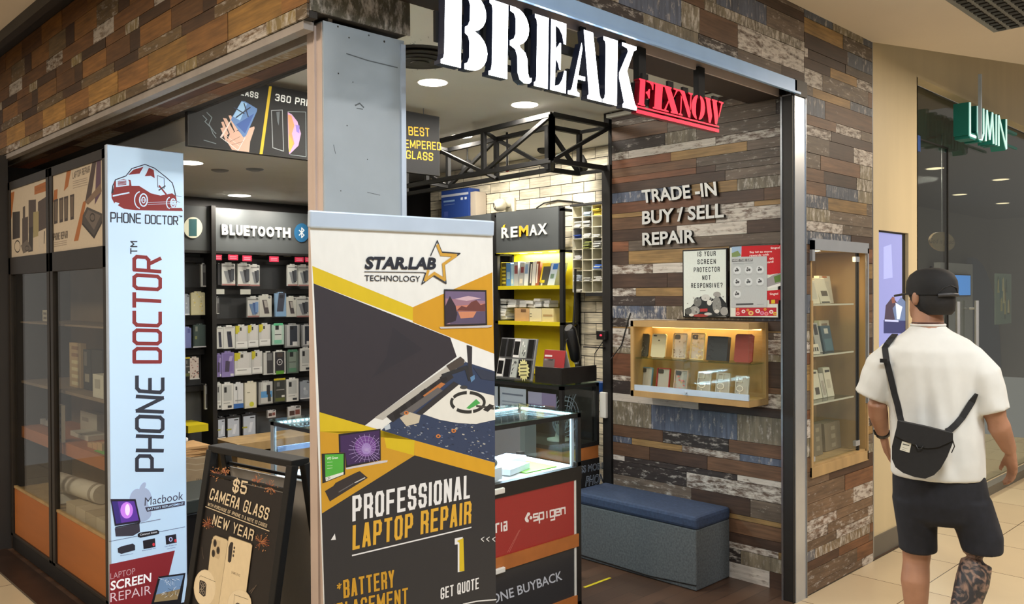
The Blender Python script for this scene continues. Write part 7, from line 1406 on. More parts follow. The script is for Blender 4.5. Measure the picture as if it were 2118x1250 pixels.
for px, py, z, lb in ((455, 352, 2.4, 'small round ceiling fitting above the light box sign'), (527, 350, 2.4, 'small dark round ceiling fitting below the hanging board')):
    p = P(px, py, 'Z', z); m = MB(); m.lathe(p - Z * .012, (0, 0, 1), [(.03, 0), (.05, .006), (.055, .012)], 'grey_plastic', 20); tag(m.build('smoke_detector'), lb, 'detector')
def spot(px, py, Y0, label, k='black_metal'):
    p = P(px, py, 'Y', Y0); t = thing('spot_light', label, 'spot light', tuple(p)); m = MB(); m.lathe(p, (-.3, -.3, -1), [(.025, -.05), (.045, 0), (.05, .06), (.042, .07)], k, 18); m.build('lamp_head', t)
    m = MB(); m.tube([p + V((0, 0, .02)), V((p.x, p.y, 2.75))], .006, k, 8); m.build('stem', t)
spot(604, 172, 4.3, 'grey bell spot light above the hanging board', 'grey_plastic'); spot(967, 345, 4.8, 'black spot light behind the left of the truss'); spot(1202, 335, 4.2, 'black spot light behind the right end of the truss'); spot(1124, 297, 4.6, 'small black spot light behind the truss corner')
p = P(1049, 350, 'Y', 4.3); sp_ = thing('sprinkler', 'ceiling sprinkler with a red tip hanging inside the truss', 'sprinkler', tuple(p)); m = MB(); m.tube([V((p.x, p.y, 2.75)), p + Z * .02], .008, 'black_metal', 8); m.build('drop_pipe', sp_)
m = MB(); m.lathe(p, (0, 0, 1), [(.008, -.02), (.016, -.01), (.012, .02)], 'red_sign', 12); m.build('head', sp_)
# ================================================================== ITEMS IN THE DISPLAY CABINET
CX_ = 1.62; h2 = c1(0, 280, 2.5); h3 = c1(0, 760, 2.55)
def cbox(name, label, cat, q, x0, x1, y0_, y1_, zb, k, dep=.09, marks=(), Xp=CX_, group='small goods in the display cabinet'):
    A, B, T = P(*q(x0, y1_), 'X', Xp), P(*q(x1, y1_), 'X', Xp), P(*q((x0 + x1) / 2, y0_), 'X', Xp); m = MB(); zt = max(T.z, zb + .02); ya, yb_ = max(A.y, B.y), min(A.y, B.y)
    m.box(Xp, min(Xp + dep, 1.81), yb_, ya, zb, zt, k)
    for u0, u1, w0, w1, kk in marks: m.face([(Xp - .0008, ya + (yb_ - ya) * u, zb + (zt - zb) * w) for u, w in ((u0, w0), (u1, w0), (u1, w1), (u0, w1))], kk)
    tag(m.build(name, fix=False), label, cat, group)
s1, s2, s3, s4 = .401, .786, 1.077, 1.451
cbox('small_sign', 'small white sign box alone on the top cabinet shelf', 'box', h2, 220, 246, 905, 958, s4, (196, 184, 160), .04, [(.2, .8, .2, .4, (110, 96, 80)), (.2, .8, .6, .8, (110, 96, 80))])
cbox('figure_card', 'ornate gold paper mascot card on the upper cabinet shelf', 'card', h2, 360, 418, 1075, 1230, s3, (186, 156, 110), .03, [(.2, .8, .05 + .16 * j, .13 + .16 * j, rr.choice([(214, 196, 150), (150, 110, 70)])) for j in range(6)])
cbox('black_carton', 'black boxed gadget with pale logo, left of two, upper cabinet shelf', 'box', h2, 432, 470, 1110, 1262, s3, (46, 42, 38), .08, [(.2, .8, .2, .4, (150, 140, 120)), (.1, .5, .6, .95, (110, 100, 86))])
cbox('black_carton', 'black boxed gadget with pale logo, right of two, upper cabinet shelf', 'box', h2, 474, 530, 1112, 1265, s3, (54, 48, 42), .08, [(.2, .6, .2, .42, (150, 140, 120))])
cbox('white_carton', 'white carton at the right end of the upper cabinet shelf', 'box', h3, 490, 545, 40, 135, s3, (196, 190, 174), .07, [(.2, .7, .4, .8, (160, 154, 140))], 1.53)
bx = thing('bag_rack', 'clear bags hanging on a small black rack, left cabinet door', 'rack', tuple(P(*h3(160, 370), 'X', CX_)), None); A, B = P(*h3(100, 215), 'X', CX_), P(*h3(245, 240), 'X', CX_); A.y = min(A.y, 5.97); m = MB(); m.tube([A, B], .004, 'black_metal', 6); m.tube([A, V((A.x, A.y, s2 + .003))], .004, 'black_metal', 6); m.tube([B, V((B.x, B.y, s2 + .003))], .004, 'black_metal', 6); m.build('rail', bx)
for i in range(3): m = MB(); y_ = A.y + (B.y - A.y) * (.1 + .3 * i); m.box(CX_ - .01, CX_ + .02, y_ - .09, y_, s2 + .01, A.z - .02, 'clear_plastic'); m.build('bag', bx)
cbox('white_carton', 'white gift carton in the middle of the lower cabinet shelf', 'box', h3, 372, 466, 350, 455, s2, (200, 190, 172), .11, [(.3, .7, .85, 1, (150, 140, 120))])
cbox('white_carton', 'small white carton behind the gift carton on the lower shelf', 'box', h3, 425, 512, 240, 380, s2, (190, 180, 162), .05, [(.1, .5, .5, .7, (150, 140, 124))], 1.74)
for i in range(3): cbox('kraft_pouch', 'kraft paper pouch on the lower cabinet shelf, %s of three' % ['left', 'middle', 'right'][i], 'pouch', h3, 462 + i * 26, 486 + i * 26, 400, 478 + i * 3, s2, 'kraft', .03, [], 1.56)
cbox('trailing_card', 'folded white price strip standing at the cabinet door post', 'card', h3, 300, 325, 200, 400, s2, (170, 160, 140), .02, [(.1, .9, .1 + .2 * j, .2 + .2 * j, (120, 110, 96)) for j in range(4)], 1.50)
A, B = P(*h3(310, 712), 'X', 1.56), P(*h3(520, 632), 'X', 1.60); rz = s1 + .13
rl = thing('paper_roll', 'thick white paper roll with a band lying on flat boxes in the cabinet', 'paper roll', (1.58, (A.y + B.y) / 2, s1)); ra, rb_ = V((1.56, A.y, s1 + .121)), V((1.62, B.y, s1 + .121))
m = MB(); m.tube([ra, rb_], .052, (206, 198, 184), 20); m.build('roll', rl); m = MB(); m.tube([ra.lerp(rb_, .88), ra.lerp(rb_, .93)], .0535, (150, 140, 126), 20); m.build('band', rl)
for i, (y_, w_, k) in enumerate(((5.02, .16, (176, 160, 134)), (4.86, .15, (186, 170, 146)), (4.70, .15, (170, 154, 128)), (4.55, .14, (180, 166, 142)))):
    m = MB(); m.box(1.505, 1.80, y_ - w_ / 2, y_ + w_ / 2, s1 + .001, s1 + .066, k); tag(m.build('flat_box', bevel=.002), 'flat beige box in the cabinet bottom, %s under the paper roll' % ['leftmost', 'second', 'third', 'rightmost'][i], 'box', 'flat boxes in the cabinet bottom')
m = MB(); m.box(1.505, 1.56, 4.37, 4.44, s1 + .001, s1 + .09, (130, 150, 190)); tag(m.build('small_carton', bevel=.002), 'small blue-grey carton at the right end of the cabinet bottom', 'box')
m = MB(); m.obox((1.58, 5.40, s1 + .03), (.05, 0, 0), (0, .08, .0), (.0, .03, .02), 'paper'); tag(m.build('paper_packet', bevel=.003), 'flat clear packet lying in the cabinet bottom behind the left door', 'packet')
m = MB(); m.box(1.54, 1.80, 4.35, 4.75, s2 + .0005, s2 + .004, 'green_mat'); tag(m.build('grass_mat'), 'green grass mat on the lower cabinet shelf', 'mat')
# ================================================================== NEXT SHOP
dsn = thing('digital_screen', 'tall blue lit advertising screen set in the pale wood pier', 'screen', (5.42, 2.16, .9)); m = MB(); m.box(5.192, 5.653, 2.14, 2.185, .902, 1.983, 'black_plastic'); m.build('screen_frame', dsn)
ks = crop(1760, 540, 3.472); a = Art((0, 2.1395, 0), (0, -1, 0), lit='lit0.55'); a.mb.face([(5.20, 2.1395, .91), (5.60, 2.1395, .91), (5.60, 2.1395, 1.975), (5.20, 2.1395, 1.975)], ('lit0.55', 128, 136, 196))
a.poly(ks(235, -100, 290, -120, 300, 120, 235, 130), (150, 160, 220)); a.poly(ks(250, 320, 300, 255, 330, 300, 340, 420, 240, 430), (60, 50, 70)); a.poly(ks(300, 340, 360, 260, 400, 300, 410, 440, 320, 440), (90, 110, 150)); a.poly(ks(320, 300, 370, 330, 350, 420, 330, 420), (190, 206, 230)); a.poly(ks(235, 425, 400, 430, 400, 520, 235, 520), (44, 50, 96)); a.line(ks(245, 428, 340, 432), .012, (170, 180, 220)); a.poly(ks(290, 265, 312, 258, 318, 300, 296, 305), (120, 76, 66)); a.mb.build('picture', dsn, fix=False)
lu = thing('shop_sign', 'teal box letters LUMIN with pale neon outlines over the next shop window', 'sign', (6.9, 2.0, 2.72)); gl = crop(1760, 0, 2.232); LY = 2.02
for ch, x0, x1 in (('L', 548, 576), ('U', 584, 611), ('M', 621, 657), ('I', 666, 672), ('N', 681, 716)):
    yb_ = 612 + (x0 - 545) * .44; yt = 488 + (x0 - 548) * .40; xa, xb = P(1760 + x0 / 2.232, yb_ / 2.232, 'Y', LY).x, P(1760 + x1 / 2.232, yb_ / 2.232, 'Y', LY).x; za, zb_ = 2.715, 2.945
    GL = {'L': [[(0, 1), (0, 0), (1, 0)]], 'U': [[(0, 1), (0, .2), (.3, 0), (.7, 0), (1, .2), (1, 1)]], 'M': [[(0, 0), (.15, 1), (.5, .1), (.85, 1), (1, 0)]], 'I': [[(.5, 0), (.5, 1)]], 'N': [[(0, 0), (0, 1), (1, 0), (1, 1)]]}[ch]
    m = MB(); m2 = MB()
    for pl in GL:
        pts = [V((xa + (xb - xa) * u, LY, za + (zb_ - za) * w)) for u, w in pl]
        for p_, q_2 in zip(pts[:-1], pts[1:]):
            m.bar(p_ + V((0, .05, 0)), q_2 + V((0, .05, 0)), .045, .1, 'teal', up=(0, 1, 0)); m2.bar(p_, q_2, .018, .012, 'glow_neon', up=(0, 1, 0))
    lo = m.build('letter', lu); m2.build('neon_outline', lo)
m = MB(); m.box(6.62, 6.64, 1.98, 2.0, 2.70, 3.16, 'alu'); m.build('bracket', lu)
m = MB(); m.box(6.64, 7.9, 2.09, 2.10, 2.78, 2.80, 'teal'); m.box(6.64, 7.9, 2.09, 2.12, 2.90, 2.92, 'teal'); m.build('carrier_rail', lu)
ov = thing('oval_sign', 'brown oval sign hanging inside the next shop', 'sign', tuple(P(1952, 500, 'Y', 2.7))); oc = P(1951, 500, 'Y', 2.7); m = MB()
m.prism([oc + V((.30 * math.cos(6.283 * i / 32), 0, .085 * math.sin(6.283 * i / 32))) for i in range(32)], (0, .02, 0), 'oval_sign'); m.build('board', ov)
a = Art((0, 2.6995, 0), (0, -1, 0)); a.text('God is good!', *gl(362, 1130, 480, 1135, 362, 1100), (90, 76, 60), -.005, .2); a.mb.build('lettering', ov, fix=False)
m = MB(); m.tube([oc + V((0, .01, .085)), V((oc.x, oc.y + .01, 3.0))], .004, 'steel', 6); m.build('hanger_wire', ov)
m = MB(); xa, xb = P(1945, 560, 'Y', 5.0).x, P(2012, 560, 'Y', 5.0).x; m.box(xa, xb, 5.0, 5.1, 0, 2.1, 'white_paint'); m.prism([(xb + .02 + 1.6 * math.cos(math.pi / 2 * i / 10), 5.0, 2.2 * math.sin(math.pi / 2 * i / 10) + .02) for i in range(11)] + [(xb + .02, 5.0, .02)], (0, .1, 0), 'arch_blue'); struct(m, 'wall_next_partition')
bs = thing('blue_screen', 'bright blue screen deep inside the next shop behind the man in the cap', 'screen', tuple(P(1985, 590, 'Y', 4.95))); A, B = P(1955, 614, 'Y', 4.95), P(2008, 568, 'Y', 4.95); m = MB(); m.box(A.x, B.x, 4.95, 4.99, A.z, B.z, 'black_plastic'); m.build('housing', bs)
m = MB(); m.face([(A.x + .02, 4.949, A.z + .02), (B.x - .02, 4.949, A.z + .02), (B.x - .02, 4.949, B.z - .02), (A.x + .02, 4.949, B.z - .02)], 'glow_blue'); m.build('picture', bs, fix=False)
for i, (px, y0_, y1_) in enumerate(((1981, 624, 695), (2020, 622, 712))):
    A, B = P(px, y1_, 'Y', 2.16), P(px, y0_, 'Y', 2.16); dh = thing('door_pull', 'vertical steel pull bar on the next shop glass door, %s one' % ('left', 'right')[i], 'handle', tuple(A)); m = MB(); m.tube([V((B.x, 2.16, A.z - .25)), V((B.x, 2.16, B.z))], .016, 'chrome', 12); m.build('bar', dh)
    for z_ in (A.z - .2, B.z - .06): m = MB(); m.tube([V((B.x, 2.16, z_)), V((B.x, 2.21, z_))], .009, 'chrome', 8); m.build('standoff', dh)
A, B = P(2057, 672, 'Y', 2.24), P(2086, 567, 'Y', 2.24); m = MB(); m.box(A.x, A.x + .45, 2.235, 2.24, A.z, B.z, (110, 130, 120))
for i in range(16): x_, z_ = A.x + rr.uniform(.02, .38), rr.uniform(A.z + .03, B.z - .12); m.face([(x_, 2.2344 - i * .00003, z_), (x_ + .06, 2.2344 - i * .00003, z_), (x_ + .045, 2.2344 - i * .00003, z_ + .12), (x_ + .01, 2.2344 - i * .00003, z_ + .1)], rr.choice([(176, 166, 110), (70, 90, 80), (206, 196, 150), (60, 110, 120), (130, 110, 60)]))
tag(m.build('window_poster', fix=False), 'green and tan picture poster inside the next shop window', 'poster')
A, B = P(1902, 532, 'Y', 2.20), P(1909, 440, 'Y', 2.20); m = MB(); m.box(5.825, 5.86, 2.196, 2.1995, A.z, B.z, (170, 40, 40))
for i in range(6): m.face([(5.83, 2.1955, A.z + .02 + i * .05), (5.855, 2.1955, A.z + .02 + i * .05), (5.855, 2.1955, A.z + .05 + i * .05), (5.83, 2.1955, A.z + .05 + i * .05)], (226, 190, 180))
tag(m.build('window_sticker', fix=False), 'narrow red vertical sticker at the edge of the next shop glass', 'sticker')
m = MB(); p = P(1916, 302, 'Y', 2.19); m.box(5.85, 6.02, 2.175, 2.209, p.z - .06, p.z + .05, 'blue_plastic'); tag(m.build('door_closer', bevel=.004), 'small dark blue door fitting at the top of the next shop glass', 'door fitting')
for i, (px, py) in enumerate(((1934, 349), (1985, 403), (2070, 372), (2074, 421))):
    p = P(px, py, 'Z', 2.995); m = MB(); m.disc(p, (0, 0, -1), .09, 'glow_strip', 20); m.lathe(p + Z * .001, (0, 0, 1), [(.105, 0), (.105, .004)], 'white_paint', 20); tag(m.build('downlight', fix=False), 'warm ceiling light inside the next shop, %s' % ('nearest the door edge', 'above the oval sign', 'far right upper', 'far right lower')[i], 'ceiling light', 'warm lights in the next shop')
lamp('next_shop_lamp', (7.5, 3.8, 2.95), 90, .8, WARM); lamp('next_shop_lamp', (10.5, 4.0, 2.95), 110, .8, NEUT)
m = MB()
for i in range(14):
    for j in range(12): m.box(4.45 + i * .065, 4.49 + i * .065, .75 + j * .065, .79 + j * .065, 3.080, 3.088, 'dark_frame')
m.box(4.43, 5.37, .73, 1.54, 3.088, 3.092, 'grey_plastic'); tag(m.build('ceiling_grille'), 'perforated metal grille panel in the mall ceiling at the upper right corner', 'grille')
# ================================================================== THE MAN IN THE WHITE T-SHIRT
O = RW @ V((1.752, 0, 3.5)); O = V((O.x, O.y, 0.0)); F2 = V((O.x, O.y, 0)).normalized(); R2 = V((F2.y, -F2.x, 0))
def J(px, py, f=0.0): return PN(px, py, O, -F2) + F2 * f
PXM = 559.0
def ell_ring(c, a, b, n=28, au=None, bu=None, wob=0.0, ph=0.0):
    au = au or R2; bu = bu or F2
    return [c + au * (a * math.cos(t) * (1 + wob * math.sin(7 * t + ph))) + bu * (b * math.sin(t) * (1 + wob * math.sin(9 * t + ph * 1.7))) for t in [6.2832 * i / n for i in range(n)]]
def fuse(mb, name, voxel, k, smooth=6):
    o = mb.build('tmp_fuse'); md = o.modifiers.new('r', 'REMESH'); md.mode = 'VOXEL'; md.voxel_size = voxel; md.use_smooth_shade = True
    s = o.modifiers.new('s', 'SMOOTH'); s.iterations = smooth; s.factor = .5
    dg = bpy.context.evaluated_depsgraph_get(); dg.update(); me = bpy.data.meshes.new_from_object(o.evaluated_get(dg)); bpy.data.objects.remove(o)
    me.name = name; me.materials.clear(); me.materials.append(mat(k)); me.polygons.foreach_set('use_smooth', [True] * len(me.polygons)); me.polygons.foreach_set('material_index', [0] * len(me.polygons))
    n = bpy.data.objects.new(name, me); COL.objects.link(n); return n
def limb(mb, pts, rs, n=16): mb.tube(pts, rs, 'skin', n)
b = MB()
# torso core, neck, head
b.loft([ell_ring(J(px, py, .0), hw / PXM, dp) for px, py, hw, dp in ((1945, 1010, 80, .10), (1942, 960, 86, .11), (1935, 880, 82, .10), (1930, 800, 92, .11), (1928, 740, 92, .10), (1926, 705, 74, .08), (1921, 685, 40, .06))], 'skin')
limb(b, [J(1922, 700, .0), J(1919, 675, .01), J(1919, 650, .015), J(1922, 630, .02)], [.068, .062, .058, .06])
hy = math.radians(38); HF = (F2 * math.cos(hy) - R2 * math.sin(hy)); HR = V((HF.y, -HF.x, 0)); hc = J(1926, 607, .02)
b.loft([ell_ring(hc + Z * dz + HF * df, a, c_, 24, HR, HF) for dz, a, c_, df in ((-.115, .03, .03, .055), (-.10, .05, .055, .045), (-.07, .064, .082, .02), (-.03, .072, .095, .0), (.02, .076, .10, -.002), (.06, .068, .09, -.004), (.09, .04, .055, -.006), (.098, .01, .015, -.006))], 'skin')
b.tube([hc + HF * .098 + Z * .005, hc + HF * .122 - Z * .03, hc + HF * .095 - Z * .042], [.008, .014, .010], 'skin', 10)            # nose
b.tube([hc + HF * .092 - Z * .068 - HR * .02, hc + HF * .098 - Z * .066, hc + HF * .092 - Z * .068 + HR * .02], [.005, .008, .005], 'skin', 8)   # lips
for s in (-1, 1):
    e = hc + HR * (s * .076) + HF * -.005 - Z * .02
    b.loft([ell_ring(e + HR * (s * d) - HF * d * .6, .020 * q, .032 * q, 14, HF, Z) for d, q in ((-.008, .7), (.004, 1.0), (.012, .95), (.016, .6))], 'skin')
# legs
limb(b, [J(1899, 1010), J(1896, 1090, .0), J(1896, 1145, .01), J(1895, 1165, .005), J(1893, 1200, -.012), J(1895, 1260, -.01), J(1897, 1330, .0), J(1897, 1372, .0)], [.06, .066, .056, .052, .056, .044, .033, .036])
limb(b, [J(1988, 1010), J(2008, 1080, -.01), J(2024, 1140, -.02), J(2019, 1160, -.03), J(2010, 1195, -.055), J(1990, 1255, -.09), J(1970, 1325, -.12), J(1962, 1362, -.135)], [.06, .066, .058, .058, .062, .050, .036, .038])
for a_, s in ((J(1897, 1385, 0), F2), (J(1962, 1372, -.135), (F2 + Z * -.12).normalized())):
    b.loft([ell_ring(a_ + s * d + Z * dz, w, h_, 14, R2, Z) for d, w, h_, dz in ((-.06, .025, .03, .0), (-.03, .036, .042, .004), (.05, .042, .035, -.004), (.12, .046, .026, -.012), (.17, .038, .018, -.016), (.19, .02, .012, -.018))], 'skin')
# arms and hands
def hand(w, d, side, palm, curl):
    """wrist w, direction d, thumb side vector, palm normal"""
    d, side, palm = d.normalized(), side.normalized(), palm.normalized(); h_ = []
    b.loft([ell_ring(w + d * q, a, c_, 14, side, palm) for q, a, c_ in ((-.01, .026, .019), (.02, .034, .018), (.055, .041, .016), (.088, .040, .013))], 'skin')
    for i, (o_, ln, r_) in enumerate(((.030, .072, .0088), (.010, .080, .0092), (-.010, .075, .0088), (-.029, .060, .0078))):
        p0 = w + d * .082 + side * o_; p = [p0]; dd = d.copy()
        for j, fr in enumerate((.45, .32, .26)):
            ang = curl * (.5 + .35 * j) * (1 + .08 * i); dd = (dd * math.cos(ang) + palm * math.sin(ang)).normalized(); p.append(p[-1] + dd * ln * fr)
        b.tube(p, [r_ * 1.05, r_, r_ * .95, r_ * .8], 'skin', 9)
    t0 = w + d * .025 + side * .03; b.tube([t0, t0 + d * .03 + side * .022 + palm * .006, t0 + d * .056 + side * .026 + palm * .018, t0 + d * .074 + side * .022 + palm * .026], [.013, .0115, .010, .0078], 'skin', 9)
limb(b, [J(1866, 728, .0), J(1830, 772, -.005), J(1815, 838, -.01), J(1816, 858, .02), J(1823, 905, .11)], [.055, .050, .041, .040, .026])
hand(J(1824, 912, .125), J(1833, 960, .165) - J(1824, 912, .125), F2 * .9 - Z * .3, R2, .35)
limb(b, [J(1988, 730, .0), J(2028, 782, -.01), J(2056, 852, -.02), J(2066, 882, -.01), J(2090, 935, .05)], [.056, .052, .045, .043, .028])
hand(J(2092, 940, .055), J(2098, 985, .085) - J(2092, 940, .055), F2 * .9 - R2 * .3, -R2, .35)
man = fuse(b, 'person', .0065, 'skin', 3)
man.data.materials.append(mat('tattoo_skin')); zt_ = J(2015, 1150).z
rl_ = (J(1958, 1200) - O).dot(R2)
for p in man.data.polygons:
    c = p.center
    if c.z < zt_ + .03 and (V(c) - O).dot(R2) > rl_ - .0 and c.z > .10: p.material_index = 1
tag(man, 'man seen from behind in a white t-shirt, black cap and dark shorts, walking past', 'person')
# shirt
s = MB()
s.loft([ell_ring(J(px, py, f), hw / PXM, dp, 56, wob=wb_, ph=ph) for px, py, hw, dp, f, wb_, ph in ((1938, 985, 99, .150, .0, .022, .3), (1938, 950, 99, .150, .0, .022, .5), (1936, 900, 99, .145, .0, .02, .9), (1933, 850, 98, .138, .0, .022, 1.2), (1930, 800, 102, .138, .0, .02, 1.4), (1928, 755, 108, .135, .0, .012, 1.5), (1927, 725, 104, .122, .0, .006, 1.6), (1925, 702, 80, .098, .005, .003, 1.6), (1921, 686, 50, .078, .012, 0, 0), (1919, 675, 36, .068, .016, 0, 0), (1919, 671, 34.5, .066, .017, 0, 0))], 'shirt_white')
for sh_, md_, op, w0, w1, w2 in ((J(1868, 724), J(1830, 760, -.005), J(1800, 821, -.01), .078, .084, .066), (J(1988, 728), J(2024, 774, -.008), J(2052, 851, -.02), .070, .086, .068)):
    t_ = (op - md_).normalized(); sd = F2; au = t_.cross(sd).normalized()
    s.loft([ell_ring(p, w, w * 1.05, 28, au, sd, wb_, .4) for p, w, wb_ in ((sh_, w0, 0), (md_, w1 * .98, .008), (md_.lerp(op, .55), w2 * 1.08, .014), (op, w2, .016))], 'shirt_white')
sh = fuse(s, 'shirt', .009, 'shirt_white', 4)
for v in sh.data.vertices:                                            # soft hanging folds over the back
    c = v.co; l_ = (c - O).dot(R2); z_ = c.z; k_ = max(0, min(1, (1.40 - z_) / .3)) * max(0, 1 - abs(l_) / .24) * max(0, min(1, (z_ - .83) / .08))
    d_ = .006 * math.sin(l_ * 52 + 1.3 * math.sin(z_ * 9)) + .004 * math.sin(l_ * 95 + z_ * 12)
    e_ = .002 * math.sin(z_ * 60 + l_ * 40) * max(0, min(1, (abs(l_) - .17) / .08))
    v.co = c + v.normal * (d_ * k_ + e_)
adopt(sh, man)
from mathutils.bvhtree import BVHTree
SHT = BVHTree.FromPolygons([v.co.copy() for v in sh.data.vertices], [tuple(p.vertices) for p in sh.data.polygons])
def on_shirt(px, py, off=.011):
    r_ = ray(px, py).normalized(); h_ = SHT.ray_cast(CAM0, r_)
    return h_[0] - r_ * off if h_[0] is not None else None
sh['label'] = 'white short-sleeved t-shirt'
m = MB(); m.tube(ell_ring(J(1919, 672.5, .017), 36 / PXM, .069, 28) + [ell_ring(J(1919, 672.5, .017), 36 / PXM, .069, 28)[0]], .0055, 'shirt_white', 6); c_ = m.build('collar_rib'); adopt(c_, sh)
p_ = J(2019, 924, -.06); m = MB(); m.obox(p_, R2 * .004 - F2 * .002, Z * .011, F2 * .002, (60, 60, 62)); c_ = m.build('seam_tag'); adopt(c_, sh)
# shorts
s = MB()
s.loft([ell_ring(J(px, py), hw / PXM, dp, 32, wob=.006) for px, py, hw, dp in ((1940, 960, 92, .132), (1941, 990, 98, .138), (1946, 1035, 102, .140), (1950, 1068, 98, .125), (1951, 1080, 88, .10))], 'shorts_navy')
for pts in (((1893, 1030, 0, 50, .115), (1895, 1075, 0, 45, .098), (1898, 1110, .005, 42, .09), (1899, 1140, .008, 41, .088)), ((1996, 1030, 0, 54, .12), (2012, 1075, -.008, 52, .105), (2027, 1105, -.016, 47, .095), (2031, 1138, -.025, 42, .09))):
    s.loft([ell_ring(J(px, py, f), hw / PXM, dp, 28, wob=.012, ph=py) for px, py, f, hw, dp in pts], 'shorts_navy')
so = fuse(s, 'shorts', .008, 'shorts_navy', 4); adopt(so, man); so['label'] = 'dark navy knee-length shorts'
# hair and cap
m = MB(); m.loft([ell_ring(hc + Z * dz + HF * df, a, c_, 28, HR, HF, .01, dz * 90) for dz, a, c_, df in ((-.088, .05, .045, -.045), (-.072, .068, .068, -.032), (-.04, .079, .086, -.016), (-.01, .083, .098, -.006), (.02, .082, .098, -.004), (.05, .07, .085, -.004))], 'hair'); h_ = m.build('hair'); adopt(h_, man); h_['label'] = 'short black hair'
cp = bpy.data.objects.new('cap', None); COL.objects.link(cp); cp.location = hc; adopt(cp, man); cp['label'] = 'black cap with brim turned left'
m = MB(); rings = [(-.012, .0895, .110), (.015, .0905, .112), (.045, .088, .108), (.072, .076, .094), (.090, .054, .068), (.099, .026, .034), (.101, .004, .006)]
m.loft([ell_ring(hc + Z * (dz + .006) - HF * .003, a, c_, 32, HR, HF) for dz, a, c_ in rings], 'cap_black'); m.sphere(hc + Z * .108, .007, 'cap_black', 8); m.build('crown', cp)
m = MB(); top = []; n_ = 14
for i in range(n_ + 1):
    t = math.radians(-62 + 124 * i / n_); e = HF * (.108 * math.cos(t)) + HR * (.089 * math.sin(t)); o_ = HF * (.182 * math.cos(t * .80)) + HR * (.098 * math.sin(t)); top.append((hc + e - Z * .006, hc + o_ - Z * (.004 + .012 * abs(math.sin(t)))))
for (a0, o0), (a1, o1) in zip(top[:-1], top[1:]): m.prism([a0, o0, o1, a1], (0, 0, .005), 'cap_black')
m.build('brim', cp)
m = MB(); bk = hc - HF * .112; m.tube([bk + HR * .045 + HF * .014 - Z * .008, bk + HR * .024 + HF * .002 - Z * .006, bk - Z * .005 - HF * .002, bk - HR * .024 + HF * .002 - Z * .006, bk - HR * .045 + HF * .014 - Z * .008], .0075, (46, 46, 48), 8); m.build('strap', cp)
m = MB(); m.tube([bk + HR * .042 + HF * .012 + Z * .002, bk + HR * .030 + HF * .001 + Z * .022, bk - HF * .001 + Z * .032, bk - HR * .030 + HF * .001 + Z * .022, bk - HR * .042 + HF * .012 + Z * .002], .003, 'bag_black', 8); m.build('opening_seam', cp)
m = MB(); nr = ell_ring(J(1919, 668, .014), 33 / PXM, .063, 28); m.tube(nr + [nr[0]], .0035, (70, 40, 34), 6); c_ = m.build('necklace'); adopt(c_, man); c_['label'] = 'dark cord necklace'
wt = bpy.data.objects.new('watch', None); COL.objects.link(wt); wt.location = J(1822, 903, .105); adopt(wt, man); wt['label'] = 'black wrist watch'
wd = (J(1824, 912, .125) - J(1818, 880, .06)).normalized(); wc = J(1822.5, 903, .107)
m = MB(); au = wd.cross(F2).normalized(); bu = wd.cross(au).normalized(); m.loft([ell_ring(wc + wd * q, .031 * e, .028 * e, 20, au, bu) for q, e in ((-.012, .9), (-.010, 1.0), (.010, 1.0), (.012, .9))], 'black_plastic', True); m.build('band', wt)
m = MB(); m.obox(wc - R2 * .030, wd * .017, F2 * .016, R2 * .005, 'black_metal'); m.build('case', wt, bevel=.003)
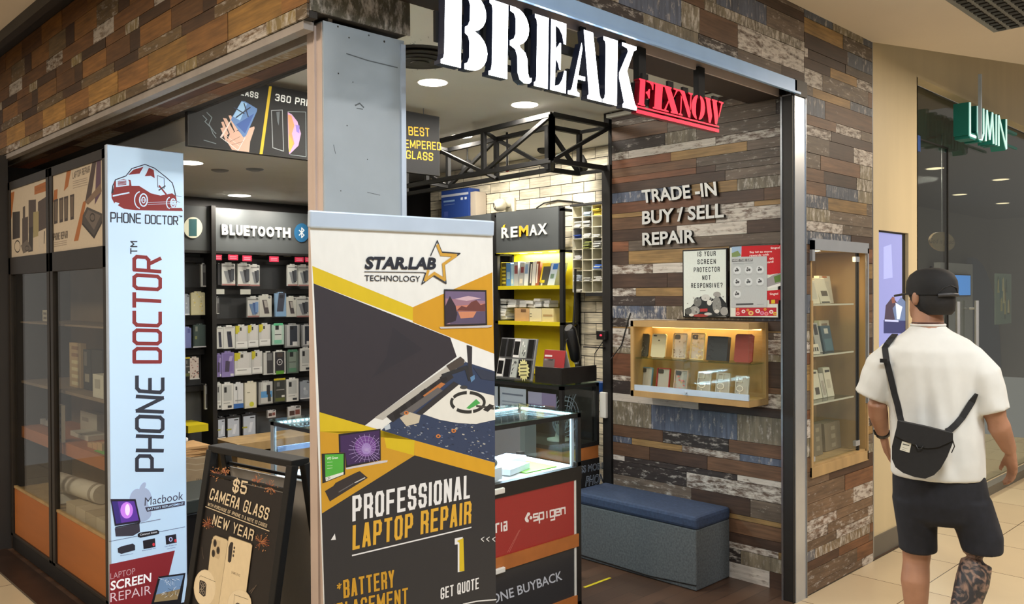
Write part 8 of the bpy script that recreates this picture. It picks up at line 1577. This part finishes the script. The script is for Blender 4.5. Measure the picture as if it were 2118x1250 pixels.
# shoulder bag
bag = thing('shoulder_bag', 'small black crossbody bag with a white square label on the man\'s back', 'bag', tuple(J(1908, 968, -.2)))
bf = -.178; pts = [(1862, 857), (1915, 868), (1968, 881), (1969, 897), (1958, 925), (1945, 948), (1932, 961), (1915, 968), (1895, 965), (1872, 957), (1857, 946), (1850, 930), (1850, 905), (1856, 880)]
m = MB(); m.prism([J(*p, bf) for p in pts], F2 * -.055, 'bag_black'); m.build('pouch', bag, bevel=.016)
m = MB(); fl = [(1861, 855), (1915, 866), (1969, 879), (1969, 893), (1940, 906), (1920, 908), (1905, 906), (1880, 896), (1857, 884)]; m.prism([J(*p, bf - .052) for p in fl], F2 * -.012, 'bag_black'); m.build('flap', bag, bevel=.004)
m = MB(); m.tube([J(1896, 900, bf - .066), J(1901, 909, bf - .07), J(1908, 908, bf - .07), J(1911, 903, bf - .066)], .0025, 'black_plastic', 6); m.build('clasp_cord', bag)
m = MB(); a = Art(J(1875, 925, bf - .0565), -F2, m); a.poly([(1866, 913), (1885, 918), (1881, 937), (1861, 931)], (206, 204, 190)); a.line([(1868, 919), (1880, 922)], .004, (60, 60, 56)); a.line([(1867, 926), (1877, 929)], .0015, (120, 120, 110)); a.line([(1866, 930), (1874, 932)], .0015, (120, 120, 110)); m.build('label_patch', bag, fix=False, label='white square label patch')
def strap(nm, pts):
    m = MB(); P3 = [on_shirt(p[0], p[1]) or (lambda q: q[0] + q[1] * .011)(SHT.find_nearest(J(*p))) for p in pts]; rs_ = []
    for i, p in enumerate(P3):
        t = (P3[min(i + 1, len(P3) - 1)] - P3[max(i - 1, 0)]).normalized(); n_ = -F2 if abs(p.z) and pts[i][2] < -.04 else (Z if i else -F2); sd = t.cross(n_).normalized(); nn = sd.cross(t).normalized()
        rs_.append([p + sd * .012 + nn * .0025, p + sd * .012 - nn * .0025, p - sd * .012 - nn * .0025, p - sd * .012 + nn * .0025])
    m.loft(rs_, 'bag_black', True, False); return m.build(nm, bag)
strap('strap', [(1864, 872, -.18), (1861, 860, -.172), (1857, 840, -.158), (1850, 815, -.152), (1842, 780, -.142), (1834, 748, -.118), (1830, 720, -.10), (1832, 702, -.075), (1839, 690, -.03), (1846, 686, .02)])
strap('strap', [(1958, 893, -.18), (1966, 889, -.18), (1978, 878, -.17), (1990, 864, -.145), (2000, 848, -.11), (2010, 832, -.07), (2020, 815, -.03)])
m = MB(); m.obox(J(1831, 742, -.128), R2 * .014, Z * .008, F2 * .004, 'black_plastic'); m.build('slider_buckle', bag)
m = MB(); m.tube([J(1968, 892, bf - .05), J(1972, 905, bf - .05), J(1966, 918, bf - .05)], .0022, 'black_plastic', 6); m.build('zip_pull', bag)
